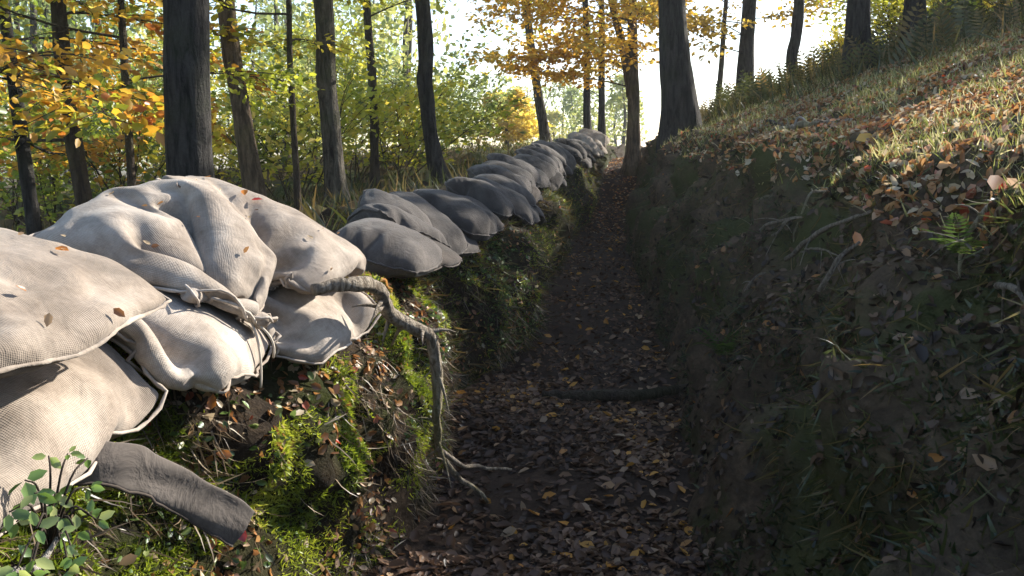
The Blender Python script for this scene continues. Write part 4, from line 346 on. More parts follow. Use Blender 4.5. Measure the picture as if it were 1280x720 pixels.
BAGS['A'] = ((38, 26), [-1.7394, 1.2223, 1.0183], 0.0011, (
[73,-86,1,3,-1,0,1,-1,11,0,1,0,0,1,0,1,0,0,0,1,8,-3,2,-2,0,0,0,-25,7,0,0,-1,-1,-2,-3,16,0,1,0,1,-1,2,-1,1,0,0,1,5,2,1,-1,-4,1,0,-26,12,-2,1,-3,-1,
-2,-6,21,-1,-1,-1,6,-3,1,-1,0,1,1,1,3,4,-1,-1,-5,2,0,-27,17,-4,1,-4,0,-12,9,15,-2,-1,5,1,-4,4,-2,0,0,2,0,3,2,-1,-1,-2,-1,0,-27,23,-8,2,-4,-9,-3,12,11,-3,3,2,
0,-1,1,0,1,-1,2,-1,2,1,0,-1,-2,0,-2,-26,26,-10,0,-4,-9,1,13,8,-2,4,0,-1,1,0,0,1,1,-1,1,0,1,0,0,-1,-2,-3,-25,28,-10,-2,-6,-7,5,13,4,1,1,2,-2,1,0,1,0,0,
0,1,0,0,1,0,-1,-2,-7,-21,31,-14,-3,-7,-3,8,10,4,1,0,1,0,0,0,1,0,0,0,1,-1,1,1,0,-1,-3,-7,-22,35,-16,-5,-7,0,10,9,2,1,0,2,-2,2,-1,1,0,0,0,1,-1,1,0,1,
-2,-2,-7,-22,33,-14,-7,-6,3,11,7,2,-1,2,0,1,-1,0,1,0,0,0,0,1,-1,0,2,-1,-3,-7,-23,33,-14,-9,-3,7,9,6,0,0,3,-1,1,-1,1,-1,1,0,0,0,0,1,-1,0,1,-3,-6,-25,32,-14,
-8,-1,9,9,3,-1,1,3,0,0,0,-1,0,1,0,0,0,0,0,0,0,1,-3,-7,-25,32,-14,-10,5,9,8,1,-2,3,2,0,0,0,-1,0,1,0,0,0,-1,1,0,-1,1,-1,-9,-23,29,-15,-7,8,10,4,0,-2,
6,0,0,0,-1,1,-1,1,0,-1,1,0,0,-1,0,1,-2,-7,-25,27,-14,-4,10,9,3,-3,1,5,0,0,1,-3,2,0,0,0,-1,1,0,-1,0,0,0,-1,-7,-26,26,-14,0,12,6,1,-4,5,4,-1,0,0,-1,1,
0,0,0,-1,1,-1,0,0,0,-1,0,-6,-29,25,-11,3,12,3,-1,-2,7,1,0,1,-1,0,0,0,-1,1,0,-1,0,0,-1,1,-2,1,-6,-30,23,-8,7,10,1,-5,4,6,0,1,-1,1,-1,0,0,0,0,-1,1,-2,
0,0,0,0,-1,-4,-33,21,-3,11,6,-3,-4,10,2,1,-1,1,-1,1,-1,0,-1,1,0,-1,0,-1,0,-1,1,-2,-4,-33,19,3,11,3,-6,0,11,0,0,1,0,0,-1,1,-2,0,1,0,-1,0,-1,0,-1,0,-1,-4,
-35,19,8,12,-5,-7,11,6,-1,0,1,0,0,0,-1,-1,0,1,-1,1,0,-2,-1,0,-1,-1,-3,-39,23,15,4,-8,-4,18,-2,1,1,1,-1,0,0,-2,1,-3,4,-2,0,1,-1,-2,-1,0,-1,-5,-41,32,13,-1,-16,17,
6,0,1,0,0,1,-1,-1,-3,5,-5,4,-2,-1,1,2,-5,-4,8,-6,-4,-40,34,9,-17,10,16,-4,3,0,0,1,0,-1,-1,-6,10,-7,3,-1,0,-2,5,-16,15,-2,-4,-21,-8,25,-26,19,17,-2,2,0,1,-1,1,-1,
1,-4,-5,11,-5,-1,2,-1,-4,9,-18,0,23,-16,-24,-15,45,-24,12,15,0,-1,1,-1,0,0,0,1,-4,-6,12,-5,0,0,0,-4,9,-18,0,1,-16,32,-63,73,-48,37,5,-4,-1,0,-1,-1,2,-2,1,-3,-6,12,-5,0,
-1,2,-5,6,-13,-6,-4,6,-1,-41,47,16,1,-1,1,-5,2,-2,-6,10,-5,1,-3,-6,12,-5,0,-1,1,-3,2,-11,1,-10,1,6,-68,86,15,-14,-6,14,-7,-6,4,-9,12,-6,0,-1,-7,12,-5,0,0,-2,0,-2,-4,-1,
-11,-3,6,-68,75,24,7,-13,0,3,-9,-1,-8,15,-7,0,0,-8,12,-5,0,1,-3,-3,3,-2,-4,-13,-2,2,-62,49,64,-4,-17,0,-8,10,-11,-8,18,-10,0,1,-7,10,-4,0,2,-3,-7,6,2,-6,-16,0,-10,-47,57,42,
-12,17,-19,3,0,-10,-6,16,-10,1,1,-6,8,-2,-1,2,-11,11,-9,9,-8,-14,-2,-9,-77,103,22,-3,3,7,-15,-4,-14,11,8,-12,-1,6,-7,5,0,0,-2,-9,14,-9,5,-5,-14,-3,-9,-100,150,-4,0,1,-2,10,-26,-7,
16,3,-15,3,1,2,-2,1,0,0,-10,13,-5,0,-3,-12,-5,-8,-105,159,-9,-1,2,-12,4,3,-4,1,-1,-13,3,0,2,1,-2,-1,0,7,-9,4,0,-3,-12,-5,-9,-114,166,0,-2,-5,-7,-1,3,-1,-3,-5,-7,2,0,3,
3,1,-3,-4,-4,4,0,-1,8,-16,-5,-10,-117,166,-7,2,5,-6,-4,-6,1,-9,4,-3,-2,1,2,4,1,-1,-6,-1,-3,0,1,-1,6,-16,-9,-121,169,-6,-1,0,-6,-4,2,-1,-3,-4,-2,1,1,0,4,2,-2,-5,-2,-1,
-1,0,-1,0,-2,-14,-125,166,-5,-1,-3,-2,-2,0,0,-3,-1,-2,0,0,0,1,2,-1,-1,-3,-1,-1,0,-1,0,-1,-1,-793,787,1,-1,4,1,-13,18,0,1,0,1,-1,2,-1,1,0,0,1,9,1,-13,7,0,0,-30,12,
2,1,5,-14,10,4,2,1,0,1,0,-1,1,1,-1,2,3,-1,10,-12,-2,6,1,-34,16,5,1,-4,-7,13,-3,3,2,1,0,0,-1,0,0,1,3,3,-6,13,-9,-5,6,2,-37,20,9,-3,-11,4,10,-7,5,2,2,0,
-1,-2,-1,1,3,3,3,-9,14,-7,-7,7,1,-38,25,7,-6,-9,7,8,-9,5,4,1,1,-2,-3,-2,4,3,4,0,-9,13,-5,-6,4,4,-41,30,4,-8,-7,11,4,-10,6,4,2,0,-3,-3,-2,6,4,2,-1,-9,14,-6,
-4,3,3,-41,32,3,-10,-3,11,2,-10,6,4,3,-1,-4,-4,0,7,4,1,-3,-6,13,-7,-3,3,3,-41,33,1,-10,0,11,-1,-9,5,6,3,-2,-5,-5,3,7,3,1,-4,-4,11,-7,-1,2,3,-42,34,0,-9,2,10,-2,
-9,5,7,2,-2,-7,-4,5,7,3,-1,-5,0,8,-7,1,1,2,-41,35,-3,-7,5,8,-4,-8,6,7,1,-3,-8,-3,8,6,1,0,-7,4,5,-6,2,-1,3,-42,36,-4,-4,4,7,-5,-6,5,8,0,-4,-9,0,8,5,1,
-1,-6,5,3,-5,2,-1,3,-44,39,-6,-2,5,5,-6,-3,3,9,-1,-7,-8,3,9,4,-1,-2,-3,5,2,-5,1,0,2,-43,38,-5,0,4,5,-8,-2,4,8,-1,-9,-8,8,7,2,0,-3,-2,6,1,-5,1,-1,3,-44,39,
-5,0,6,3,-9,1,3,7,-2,-12,-3,9,5,2,0,-5,2,4,0,-4,1,-1,3,-46,41,-4,0,5,4,-11,4,2,5,-2,-14,2,8,4,2,0,-6,4,3,0,-4,1,-2,3,-45,41,-5,3,4,3,-12,7,1,4,-5,-12,
5,8,1,1,4,-9,5,3,-1,-2,-1,-1,3,-47,44,-6,4,3,4,-13,9,-2,6,-9,-9,7,6,1,-1,7,-10,6,1,0,-3,0,-2,3,-45,43,-7,6,3,3,-11,7,-1,4,-12,-4,10,2,0,-2,9,-10,6,2,-2,-2,
1,-3,-2,-37,38,-3,4,4,3,-12,8,0,-1,-12,3,6,-9,18,-8,8,-11,11,-3,-4,2,0,-3,-2,-38,39,-3,5,3,5,-13,7,1,-5,-10,7,-19,30,1,-6,5,-3,-1,2,-5,3,-3,-1,2,-37,31,-1,11,-3,9,-12,
5,2,-14,2,-24,26,1,8,14,-15,4,-1,-7,-7,9,1,-7,10,-36,21,4,3,4,14,-6,8,-17,-25,-7,25,0,4,8,-6,18,-15,-2,2,-3,4,-9,10,-1,-35,31,-7,-2,14,9,33,-62,17,-27,-8,30,-3,4,-6,14,4,
-1,-7,-4,12,-11,1,5,-2,-33,21,9,-7,12,26,-32,1,-18,-14,41,-10,-3,-1,-8,31,-26,-11,28,5,-2,-9,7,-4,-3,-33,4,33,-4,0,27,-58,35,-31,19,11,-3,-4,-6,-3,21,-20,-3,8,7,23,-20,4,-24,0,-31,59,
2,-11,-18,25,-18,15,-18,2,16,-8,1,-12,3,15,-26,21,-19,29,9,-19,2,-10,-10,-46,64,-4,11,9,-36,23,0,8,-15,6,2,-6,-10,2,-13,30,-11,-5,0,0,1,14,-15,-1,-33,49,-1,1,3,-32,29,-5,16,-16,-4,1,
1,-2,-11,3,4,4,1,-7,-5,10,-6,17,-19,-63,82,-7,1,7,-9,10,5,-3,1,-15,4,-16,14,-6,1,1,-1,4,-7,-8,13,-1,-5,12,-83,82,2,6,-4,-12,21,3,-8,1,-9,-10,7,-3,2,-2,0,-3,2,-9,9,-1,
-3,6,6,-101,119,-23,13,-7,-9,23,-5,1,-16,3,11,-21,11,-8,-2,11,-13,8,-10,3,4,-7,11,6,-102,116,-21,15,-10,-10,24,-13,7,1,-8,-8,11,-11,2,-9,5,8,-5,-12,6,3,-4,10,4,-106,127,-30,20,-9,-11,0,
14,0,-1,0,7,-21,2,0,6,-13,10,2,-15,4,2,2,6,3,-105,108,6,6,-12,-11,2,9,3,0,0,-5,4,-13,-5,10,-6,7,-3,-9,-4,10,-1,7,1,-109,119,-7,15,-12,-5,-7,7,4,3,-7,6,-5,-15,4,10,-4,
4,-8,-11,9,2,-1,6,0,-114,131,-13,7,0,2,-12,2,1,4,-7,-1,6,-13,0,10,2,-5,-5,-2,0,0,1,4,0,-119,136,-1,-3,-2,-1,1,-4,-1,-3,-5,1,1,5,2,0,-4,-4,-2,2,-2,-1,0,1,0,
],
[97,-73,2,0,1,-1,1,0,1,0,0,0,0,0,0,0,0,0,0,-1,-1,0,1,-2,-1,1,0,-721,725,-3,1,0,-1,-1,-6,9,1,-1,0,0,1,-1,0,0,0,0,0,0,-1,0,-1,-1,-1,-7,-708,720,-1,1,-2,0,
-5,-5,10,1,1,0,-5,5,-2,2,0,0,-2,0,1,-1,-1,0,2,-4,-12,-696,713,1,0,-3,-1,-12,9,4,1,1,-5,2,2,-1,1,1,-1,0,0,0,0,-1,0,0,-2,-19,-681,701,6,0,-5,-7,-7,14,0,1,-1,-7,
8,0,-2,3,-1,1,-1,0,0,0,0,-1,1,-3,-24,-667,690,8,0,-6,-10,1,11,-1,1,-8,2,6,1,-3,3,-1,1,-1,0,0,0,0,0,1,-3,-33,-645,671,13,0,-8,-11,9,6,-1,-1,-11,9,5,-1,-1,1,1,0,
-1,1,-1,0,0,0,2,-5,-42,-615,645,19,-1,-11,-6,11,3,-1,-6,-7,12,3,-2,0,2,0,0,-1,1,-1,0,0,1,1,-5,-31,-645,675,8,-2,-13,-1,12,-1,-2,-11,4,9,2,-3,1,3,-1,0,0,-1,1,-2,2,-1,
2,-4,-30,-650,683,3,-5,-13,6,9,-3,-5,-9,8,8,0,-2,2,1,1,-1,0,-1,1,0,-2,2,1,-4,-30,-650,686,0,-8,-10,9,6,-4,-9,-5,11,7,-3,1,2,0,1,-1,0,0,-1,1,-1,0,3,-5,-31,-647,686,-3,
-11,-4,11,1,-7,-10,2,12,4,-4,3,1,0,0,0,1,-1,0,-1,0,0,3,-4,-35,-640,684,-7,-11,1,10,-3,-10,-8,7,12,2,-4,4,0,0,0,0,1,-1,0,-1,0,0,2,-2,-25,-660,695,-12,-9,6,6,-6,-12,-4,
12,9,0,-3,5,-2,2,-1,0,1,-1,0,-1,1,-2,2,0,-22,-665,696,-15,-5,9,1,-10,-12,3,13,6,0,-2,4,-2,2,-1,0,0,1,-1,-1,1,-2,2,-1,-16,-671,696,-16,0,8,-4,-13,-9,10,12,3,-1,0,3,-2,
1,1,-1,0,1,-1,0,-1,-1,2,-2,-12,-673,694,-18,8,3,-9,-13,-5,16,9,1,-1,0,2,0,0,0,1,-1,1,-1,0,-2,1,-1,1,-10,-674,689,-15,12,-3,-12,-15,5,18,5,0,-1,1,0,1,0,0,0,1,-1,1,
-1,-1,-2,3,-3,-6,-673,683,-11,14,-10,-16,-10,15,15,1,-1,0,1,0,1,0,0,0,1,-1,1,0,-2,-4,6,-6,-4,-667,673,-2,8,-15,-18,-1,23,7,0,-1,0,0,1,1,0,1,-2,2,-1,1,0,-2,-1,0,-4,-4,
-660,664,7,-3,-18,-18,17,18,2,0,-2,1,1,0,0,2,-1,0,0,0,1,0,-2,-1,-2,-2,-6,-653,661,8,-13,-22,-7,28,10,-1,-1,-1,1,1,-1,2,0,1,-2,2,-1,0,1,-2,-2,-2,-2,-6,-652,671,-2,-27,-18,15,
24,2,-2,0,-1,1,1,0,2,-3,2,0,0,1,-1,-1,-2,-3,4,-5,-8,-658,692,-15,-47,6,27,10,-1,-2,1,0,0,1,1,0,-3,4,-1,0,0,2,-4,-10,9,2,-5,-25,-625,665,-15,-35,19,22,-2,-1,0,0,2,-1,
1,2,-1,-4,5,-1,0,0,2,-5,-6,-5,13,-6,-31,-592,613,12,-32,31,3,-1,1,0,0,3,0,-2,3,-2,-2,3,0,1,-2,3,-6,-7,0,4,-1,-3,-650,658,-33,38,-16,9,2,-2,1,4,-2,2,-1,2,-2,-3,5,-1,
0,0,1,-2,1,-7,2,-30,12,-604,593,16,24,-17,-2,11,-4,4,2,-4,4,-1,1,0,-4,4,0,1,-1,0,0,0,0,-5,-21,-23,-586,634,-22,28,-10,-17,12,10,-4,4,-6,5,1,0,0,-4,4,0,0,1,-1,1,-1,1,
-4,-15,-27,-583,629,-44,33,7,1,-17,15,3,0,-6,7,-1,1,0,-3,3,-1,0,2,0,1,-1,-1,-3,-5,-32,-595,615,10,-25,29,2,5,-15,14,-1,-8,9,0,-1,1,-3,3,0,-2,2,1,3,-3,0,-5,-2,-14,-634,648,-31,
37,-30,29,-10,5,6,0,-11,11,0,-1,1,-2,2,-1,-1,2,1,3,-2,-2,-3,-2,-12,-656,680,-21,-1,1,-12,15,10,0,1,-12,12,0,-1,1,-1,0,-1,2,-1,0,5,-2,-1,-2,-4,-10,-666,680,-15,2,6,2,-17,24,-2,
-3,-6,10,0,-1,0,1,-1,0,0,1,-1,3,0,-1,-2,-3,-8,-677,683,-5,-10,13,1,2,0,-1,0,3,3,0,0,0,-1,2,0,-2,-1,2,0,0,0,0,-2,-8,-688,683,1,1,5,3,0,0,1,1,3,0,0,0,-1,
1,0,1,-1,-1,1,-1,1,-1,2,-3,-6,-701,694,11,-5,-8,9,3,3,0,1,1,1,-2,1,-1,0,2,-1,0,0,-1,1,-1,1,0,-2,-4,-715,709,4,-1,0,5,2,-1,0,1,2,1,-1,-1,0,1,0,0,-1,1,-1,
1,-1,1,-1,1,-4,-727,721,3,0,3,1,0,1,-1,2,0,1,-1,0,0,1,0,0,-1,0,0,0,0,0,1,-1,0,-611,610,0,0,1,-1,-6,7,1,-1,0,0,1,-1,0,0,0,0,0,-5,-2,2,3,0,1,-670,670,
2,-1,-3,-4,6,0,1,1,-1,0,0,0,0,0,0,0,-3,1,-9,9,-3,5,0,-669,670,2,-9,5,-5,4,1,1,0,0,0,0,0,0,-1,1,0,-3,-2,-5,9,-6,9,-1,-668,669,2,-9,-1,4,-1,1,2,0,-1,1,
0,0,-1,1,0,-1,-1,-4,-4,9,-7,11,-1,-670,672,-5,2,-8,7,-4,2,2,0,-2,1,2,-2,0,1,0,-3,3,-7,-3,10,-7,10,-1,-671,674,-6,1,-6,6,-2,-1,3,0,-3,2,1,-1,-1,3,-1,-4,4,-6,-4,9,
-3,7,-2,-671,675,-4,-2,-4,5,-2,-2,5,-2,-3,3,2,-3,0,3,-2,-3,5,-6,-7,12,-3,6,-2,-673,677,-1,-8,2,1,0,-3,5,-2,-4,4,1,-3,1,4,-5,1,2,-3,-10,12,0,4,-2,-674,678,0,-9,3,-2,4,
-5,4,-1,-5,5,1,-4,4,0,-3,1,2,-2,-11,12,0,5,-3,-675,679,0,-9,5,-5,5,-5,5,-4,-3,6,-1,-4,6,-2,-3,4,-1,1,-14,13,1,3,-1,-677,680,0,-8,4,-5,5,-4,4,-6,-1,7,-4,-1,5,-3,-2,
5,-3,3,-15,13,2,2,1,-682,684,-2,-6,3,-5,5,-4,4,-8,2,7,-7,3,2,-3,-1,5,-2,1,-13,13,1,2,1,-683,685,-2,-5,2,-4,2,-1,3,-10,6,4,-7,5,1,-5,3,2,-1,1,-11,11,1,2,1,-683,685,
-3,-3,1,-4,1,2,1,-13,11,0,-5,7,-4,-2,5,-1,1,-1,-9,11,0,3,0,-685,687,-3,-2,0,-4,0,3,2,-16,14,-3,0,4,-9,6,2,-2,3,-3,-5,8,1,1,1,-685,687,-4,-1,1,-5,-1,5,2,-20,19,-8,
6,0,-11,12,-1,-3,4,-4,-2,7,0,1,2,-688,689,-4,0,-1,-3,-3,7,-1,-17,17,-6,7,-3,-12,15,-4,0,3,-5,2,4,1,-2,0,-680,685,-4,0,-1,-2,-4,6,-2,-12,13,-2,3,-3,-11,13,-2,2,-1,-3,4,1,
3,-1,1,-689,690,-2,-1,-1,-3,-3,7,-4,-8,8,3,0,-21,20,0,-1,4,-6,-1,5,0,2,1,1,-692,691,1,-4,0,-4,-3,7,-3,-2,2,2,-22,22,0,0,0,0,-1,-1,4,-2,2,4,-1,-694,693,0,-4,2,-5,-3,
5,-3,2,4,-24,24,0,-1,-8,6,1,-1,0,6,-7,4,3,-1,-690,691,1,-8,4,-10,6,-8,2,8,-9,11,0,-1,2,-7,4,-1,-1,-4,9,-3,1,-2,6,-687,684,-2,4,3,-5,-13,5,3,0,-3,4,4,2,-7,6,5,
-21,10,8,-20,17,0,-11,15,-675,659,1,24,-3,-5,-13,-16,4,23,-3,1,-1,6,-8,14,-35,32,-10,-18,9,8,-8,2,12,-645,609,18,33,-16,4,-20,-5,18,-7,-1,8,0,5,-11,-1,14,-5,-19,-16,38,-10,-4,11,1,-641,619,
3,38,-17,-28,27,-10,-5,5,3,-1,6,-1,-5,13,-21,-1,13,-16,-1,19,-7,6,2,-651,625,30,9,-20,-7,10,-16,8,4,3,0,1,0,-9,15,-19,15,0,-20,16,-1,-12,18,2,-637,610,27,2,-5,-20,14,-5,-1,3,5,1,
1,-1,-1,0,3,-1,-1,-13,13,-1,3,-9,11,-659,646,23,5,-12,-9,-15,2,-5,13,8,-5,2,3,0,-1,-1,2,-1,-5,3,4,-3,5,-4,-662,668,-1,-4,-6,-2,0,-1,1,-8,16,-5,3,2,0,1,-4,0,2,-4,9,-2,
-2,3,-6,-637,622,12,-1,6,-10,2,-4,6,7,0,-6,5,-1,2,-1,-1,1,-1,1,4,-1,-3,3,-6,-637,622,15,-7,10,-16,8,8,-3,-2,4,1,-4,5,1,-4,3,-3,3,-3,6,-1,-2,2,-6,-633,613,19,-9,14,-9,4,
1,1,-1,1,-7,8,3,-2,1,-2,1,-1,-1,4,1,-1,0,-5,-641,633,8,-19,22,-7,3,4,-3,-1,1,3,-4,5,-2,2,1,-3,1,0,-1,3,-1,0,-2,-655,650,-2,-8,15,0,-7,7,-1,-2,5,-5,4,-1,3,0,1,
-3,0,-2,3,-1,0,0,0,-668,660,-4,9,0,-1,0,1,3,-3,5,-1,-3,3,0,3,-2,-2,1,-2,1,-1,0,1,-1,-678,670,0,5,1,0,1,1,0,2,1,1,-3,-1,1,2,0,-2,0,0,0,0,0,0,0,
],
[386,-396,5,3,-1,-1,2,8,-6,2,3,1,-2,-3,-2,-4,-3,1,5,2,-3,2,-2,-3,-3,-1,2,64,-53,-12,11,-3,-5,15,6,-15,2,3,1,-2,-3,-2,-4,-4,3,3,3,-1,-1,-3,-2,-5,-1,-12,72,-37,-16,5,4,-6,
17,-26,20,-3,-1,-4,14,-15,5,-7,0,1,-2,-3,7,-4,-3,1,-1,-9,-16,71,-20,-24,13,-14,13,-21,5,19,-5,-3,15,-6,-15,13,-12,1,-1,0,0,2,2,-3,-3,-9,-6,-19,70,-4,-25,3,-8,-10,-2,10,16,-6,6,10,
-15,-9,14,-12,-1,0,-1,1,0,2,1,-3,-15,-5,-22,68,7,-29,-1,-7,-10,2,13,13,-6,15,-3,-16,0,9,-11,-2,1,-2,1,0,0,2,-2,-12,-10,-21,63,15,-32,-3,-9,-5,3,17,7,2,11,-8,-15,5,5,-12,-1,3,
-6,5,-5,6,-4,0,-9,-13,-19,53,27,-37,-5,-8,-3,8,16,5,8,5,-13,-9,6,1,-10,-3,5,-7,5,-3,-3,7,-5,-9,-12,-22,60,16,-31,-8,-6,0,11,14,7,9,-1,-15,-4,6,-2,-10,-1,4,-6,3,-1,-6,7,-2,
-10,-12,-21,56,14,-28,-9,-4,2,15,12,9,6,-6,-13,1,3,-6,-7,0,2,-3,0,-1,-1,-6,9,-11,-11,-21,48,15,-24,-12,0,5,16,13,8,2,-8,-12,5,-1,-6,-6,1,1,-2,-2,0,-3,0,-3,0,-12,-20,38,17,-22,
-11,2,10,16,12,6,0,-11,-9,9,-7,-6,-3,1,-1,0,-2,-2,-2,-3,1,-3,-7,-20,27,21,-21,-10,5,14,17,9,5,-4,-11,-5,8,-12,-1,-3,0,0,-1,-2,-3,-1,-2,-3,-1,-5,-21,24,19,-20,-5,6,18,16,7,2,
-6,-12,0,6,-14,2,-4,1,0,-3,0,-4,-2,0,-5,-2,-3,-20,18,19,-17,-4,13,18,13,6,0,-10,-9,4,0,-13,7,-6,0,0,-2,-1,-4,-2,-1,-3,-6,0,-19,11,20,-14,0,17,18,11,3,-4,-11,-4,3,-3,-8,5,
-6,1,0,-3,-1,-3,-3,-3,0,-7,-2,-17,5,22,-11,4,20,18,7,1,-7,-11,-1,1,-2,-4,1,-3,-1,0,-2,-1,-4,-3,-5,2,-10,3,-18,-3,24,-6,9,23,14,4,-1,-11,-8,0,2,-3,-1,-1,-2,-2,1,-3,1,-6,
-2,-6,-3,0,-7,-12,-12,29,-3,18,20,11,0,-2,-14,-4,2,0,-2,0,-2,-2,-2,1,-2,1,-5,-4,-5,-6,2,-9,-10,-21,35,3,24,18,4,1,-9,-13,2,1,0,-1,-1,-2,-2,-4,5,-4,2,-4,-5,-5,-4,-6,-5,-10,
-31,46,10,26,13,-2,2,-17,-5,4,1,-1,0,-2,-3,-1,-6,8,-5,3,-3,-5,-7,-3,-10,-1,-13,-42,64,13,27,4,-2,-5,-15,1,4,0,0,-2,0,-4,-3,-5,10,-6,2,0,-3,-12,-4,-8,-2,-11,-55,82,17,24,-10,8,
-18,-5,3,2,0,0,-3,0,-10,11,-12,8,-1,-4,2,6,-25,-3,1,-7,-10,-82,144,-18,16,3,-7,-14,4,0,1,-1,1,-3,-3,-11,17,-12,5,0,-1,-5,12,-35,12,-5,-6,-8,-91,132,25,-10,3,-20,4,1,-1,-1,0,-1,
-2,-4,-11,20,-11,2,0,1,-7,15,-35,-2,14,-13,-2,-103,143,26,-15,-10,-2,0,-1,-1,1,-7,1,2,-6,-11,20,-9,1,0,1,-7,18,-40,2,-1,15,-22,-82,115,23,6,-9,-7,-3,3,-2,-9,4,-4,3,-6,-10,21,-10,1,
0,1,-7,14,-17,-11,-1,-12,-5,-77,124,-6,32,-18,1,-11,7,-7,-12,14,-8,2,-5,-10,20,-8,0,0,0,-4,7,-12,-1,-11,-11,-2,-70,100,5,29,-17,6,-1,-16,9,-20,20,-10,0,-3,-9,19,-8,2,-2,-2,1,-2,-4,2,
-13,-11,-7,-64,102,23,-7,-18,1,20,-9,-11,-12,22,-11,0,-1,-9,17,-7,1,2,-3,-5,5,-4,-1,-14,-3,-16,-63,127,-1,-38,20,0,-4,14,-18,-10,23,-13,0,0,-8,15,-5,-1,5,-4,-8,5,4,-7,-14,-2,-11,-39,92,-19,
-15,4,15,11,-7,-14,-7,24,-16,0,3,-7,11,-2,-1,4,-10,6,-7,9,-6,-15,-1,-13,-17,35,29,4,-36,2,32,-16,-11,7,17,-19,0,5,-5,7,0,1,-1,-8,10,-9,7,-5,-12,-5,-10,-28,62,15,-3,-15,-11,-3,5,-2,
13,10,-21,3,2,2,1,1,1,0,-8,10,-5,1,-2,-12,-4,-11,-1,13,33,5,-22,-21,3,11,15,1,-8,-9,2,3,2,2,-1,-1,3,2,-4,2,1,-3,-12,-3,-12,-10,59,-16,0,-7,-12,0,14,-3,0,-5,-2,2,3,3,
4,4,-3,-6,-4,8,-2,1,2,-12,-3,-12,-11,55,-24,6,0,-8,-2,2,1,-1,-2,-1,2,3,3,6,4,-3,-5,-3,0,-1,2,-1,0,-7,-11,-12,48,-15,-4,-4,-2,0,3,2,-2,-3,0,2,4,2,7,3,-2,-5,-4,0,
1,-1,1,-2,-1,-11,-14,32,-7,-3,-2,-1,2,2,1,-1,-2,-1,2,4,2,6,4,-2,-5,-4,1,-1,1,0,1,-1,0,276,-285,2,3,3,8,-16,6,3,4,0,-2,-3,-2,-4,-4,2,5,2,0,14,-33,11,0,1,37,-39,
3,8,13,-27,15,-5,3,4,2,-2,-4,-3,-4,-2,1,5,9,-17,27,-29,-6,13,1,29,-36,6,24,-21,-10,22,-16,7,4,2,-1,-4,-6,-3,-1,3,7,7,-25,33,-25,-13,16,3,21,-30,17,11,-30,6,21,-23,8,6,4,-2,
-6,-5,-5,1,5,9,2,-26,35,-24,-14,15,5,16,-23,26,-15,-18,13,16,-25,9,7,6,-3,-7,-8,-3,2,8,10,-6,-22,36,-24,-13,11,8,11,-13,19,-21,-11,17,11,-25,9,9,6,-2,-10,-10,-2,6,10,8,-11,-20,39,-27,
-10,8,11,7,-8,13,-23,-6,22,4,-24,10,9,9,-5,-13,-9,0,9,11,4,-15,-14,37,-27,-8,6,14,0,-2,7,-23,0,24,-3,-22,10,13,7,-7,-14,-9,2,13,10,0,-17,-9,37,-31,-4,4,17,-7,4,-1,-19,6,22,-9,
-19,11,16,5,-9,-16,-8,7,13,10,-5,-19,-2,35,-33,0,2,16,-10,8,-8,-13,8,22,-14,-16,11,18,5,-14,-17,-4,10,15,6,-10,-17,5,31,-36,4,0,18,-16,11,-11,-8,10,20,-19,-12,11,21,2,-18,-15,-1,14,13,4,
-16,-13,10,27,-36,7,-3,17,-18,12,-11,-5,11,18,-23,-6,9,24,-1,-23,-12,3,17,11,0,-19,-9,14,23,-35,9,-8,20,-25,16,-11,-1,11,15,-24,-3,9,25,-5,-25,-9,8,18,8,-5,-20,-4,18,17,-32,9,-11,21,-31,21,
-11,1,11,14,-28,3,8,25,-9,-25,-6,13,19,2,-8,-21,3,18,13,-29,9,-13,19,-34,24,-9,2,11,12,-29,7,7,25,-15,-23,0,17,17,-7,-7,-21,10,17,8,-24,8,-16,18,-38,30,-10,5,9,11,-31,14,3,25,-20,-20,
9,15,15,-20,5,-24,15,15,4,-18,5,-17,15,-41,36,-11,7,9,8,-29,16,0,26,-26,-13,16,10,13,-29,14,-24,18,14,-4,-8,2,-23,25,-57,44,-10,10,6,9,-29,16,0,25,-30,-1,11,11,11,-38,23,-21,16,11,-6,-2,
-3,-15,5,-35,30,-1,7,6,9,-30,16,3,20,-30,13,-1,25,-23,-13,17,-12,9,8,-4,-3,-3,-8,-1,-34,27,5,3,7,8,-29,15,8,8,-18,12,11,-10,-2,-13,17,-6,-1,7,-3,0,-7,-1,1,-42,31,2,18,-13,13,-27,
15,9,0,-1,6,-7,-1,0,5,-6,4,0,2,-3,-1,0,-8,13,-49,25,13,-2,3,10,-14,-31,47,23,-33,10,-10,4,-3,-14,26,-43,40,20,-22,-1,-11,22,-22,-63,61,20,0,-34,18,-54,63,10,26,-38,9,-18,6,-21,3,9,
-5,47,-26,13,-24,5,23,-35,-70,72,10,35,-56,-8,-2,24,54,-34,-4,-7,-2,-7,-20,3,17,18,-15,8,19,-21,11,8,-30,-75,71,28,2,-19,-38,14,35,21,-9,-34,20,-4,-12,-18,7,13,6,0,7,14,-3,-3,-19,6,-75,63,
27,-14,-10,-26,22,36,-30,28,-11,-20,19,-20,-17,13,9,7,-7,17,12,-33,20,-3,-11,-62,61,26,-30,3,-35,27,26,-8,18,-28,7,7,-1,-34,22,-13,7,20,16,-15,-26,32,-11,-1,-95,93,14,-30,-13,10,31,-1,-25,28,-10,1,
-5,-13,6,-5,-1,3,-4,34,-26,11,-15,22,-14,-71,66,27,-34,-27,29,15,3,11,-35,20,8,-26,5,9,6,-22,13,-4,22,-30,19,1,-9,16,-76,87,-41,14,-26,29,-2,-1,15,7,-20,-20,30,-9,0,-4,-11,25,-9,-20,21,-8,
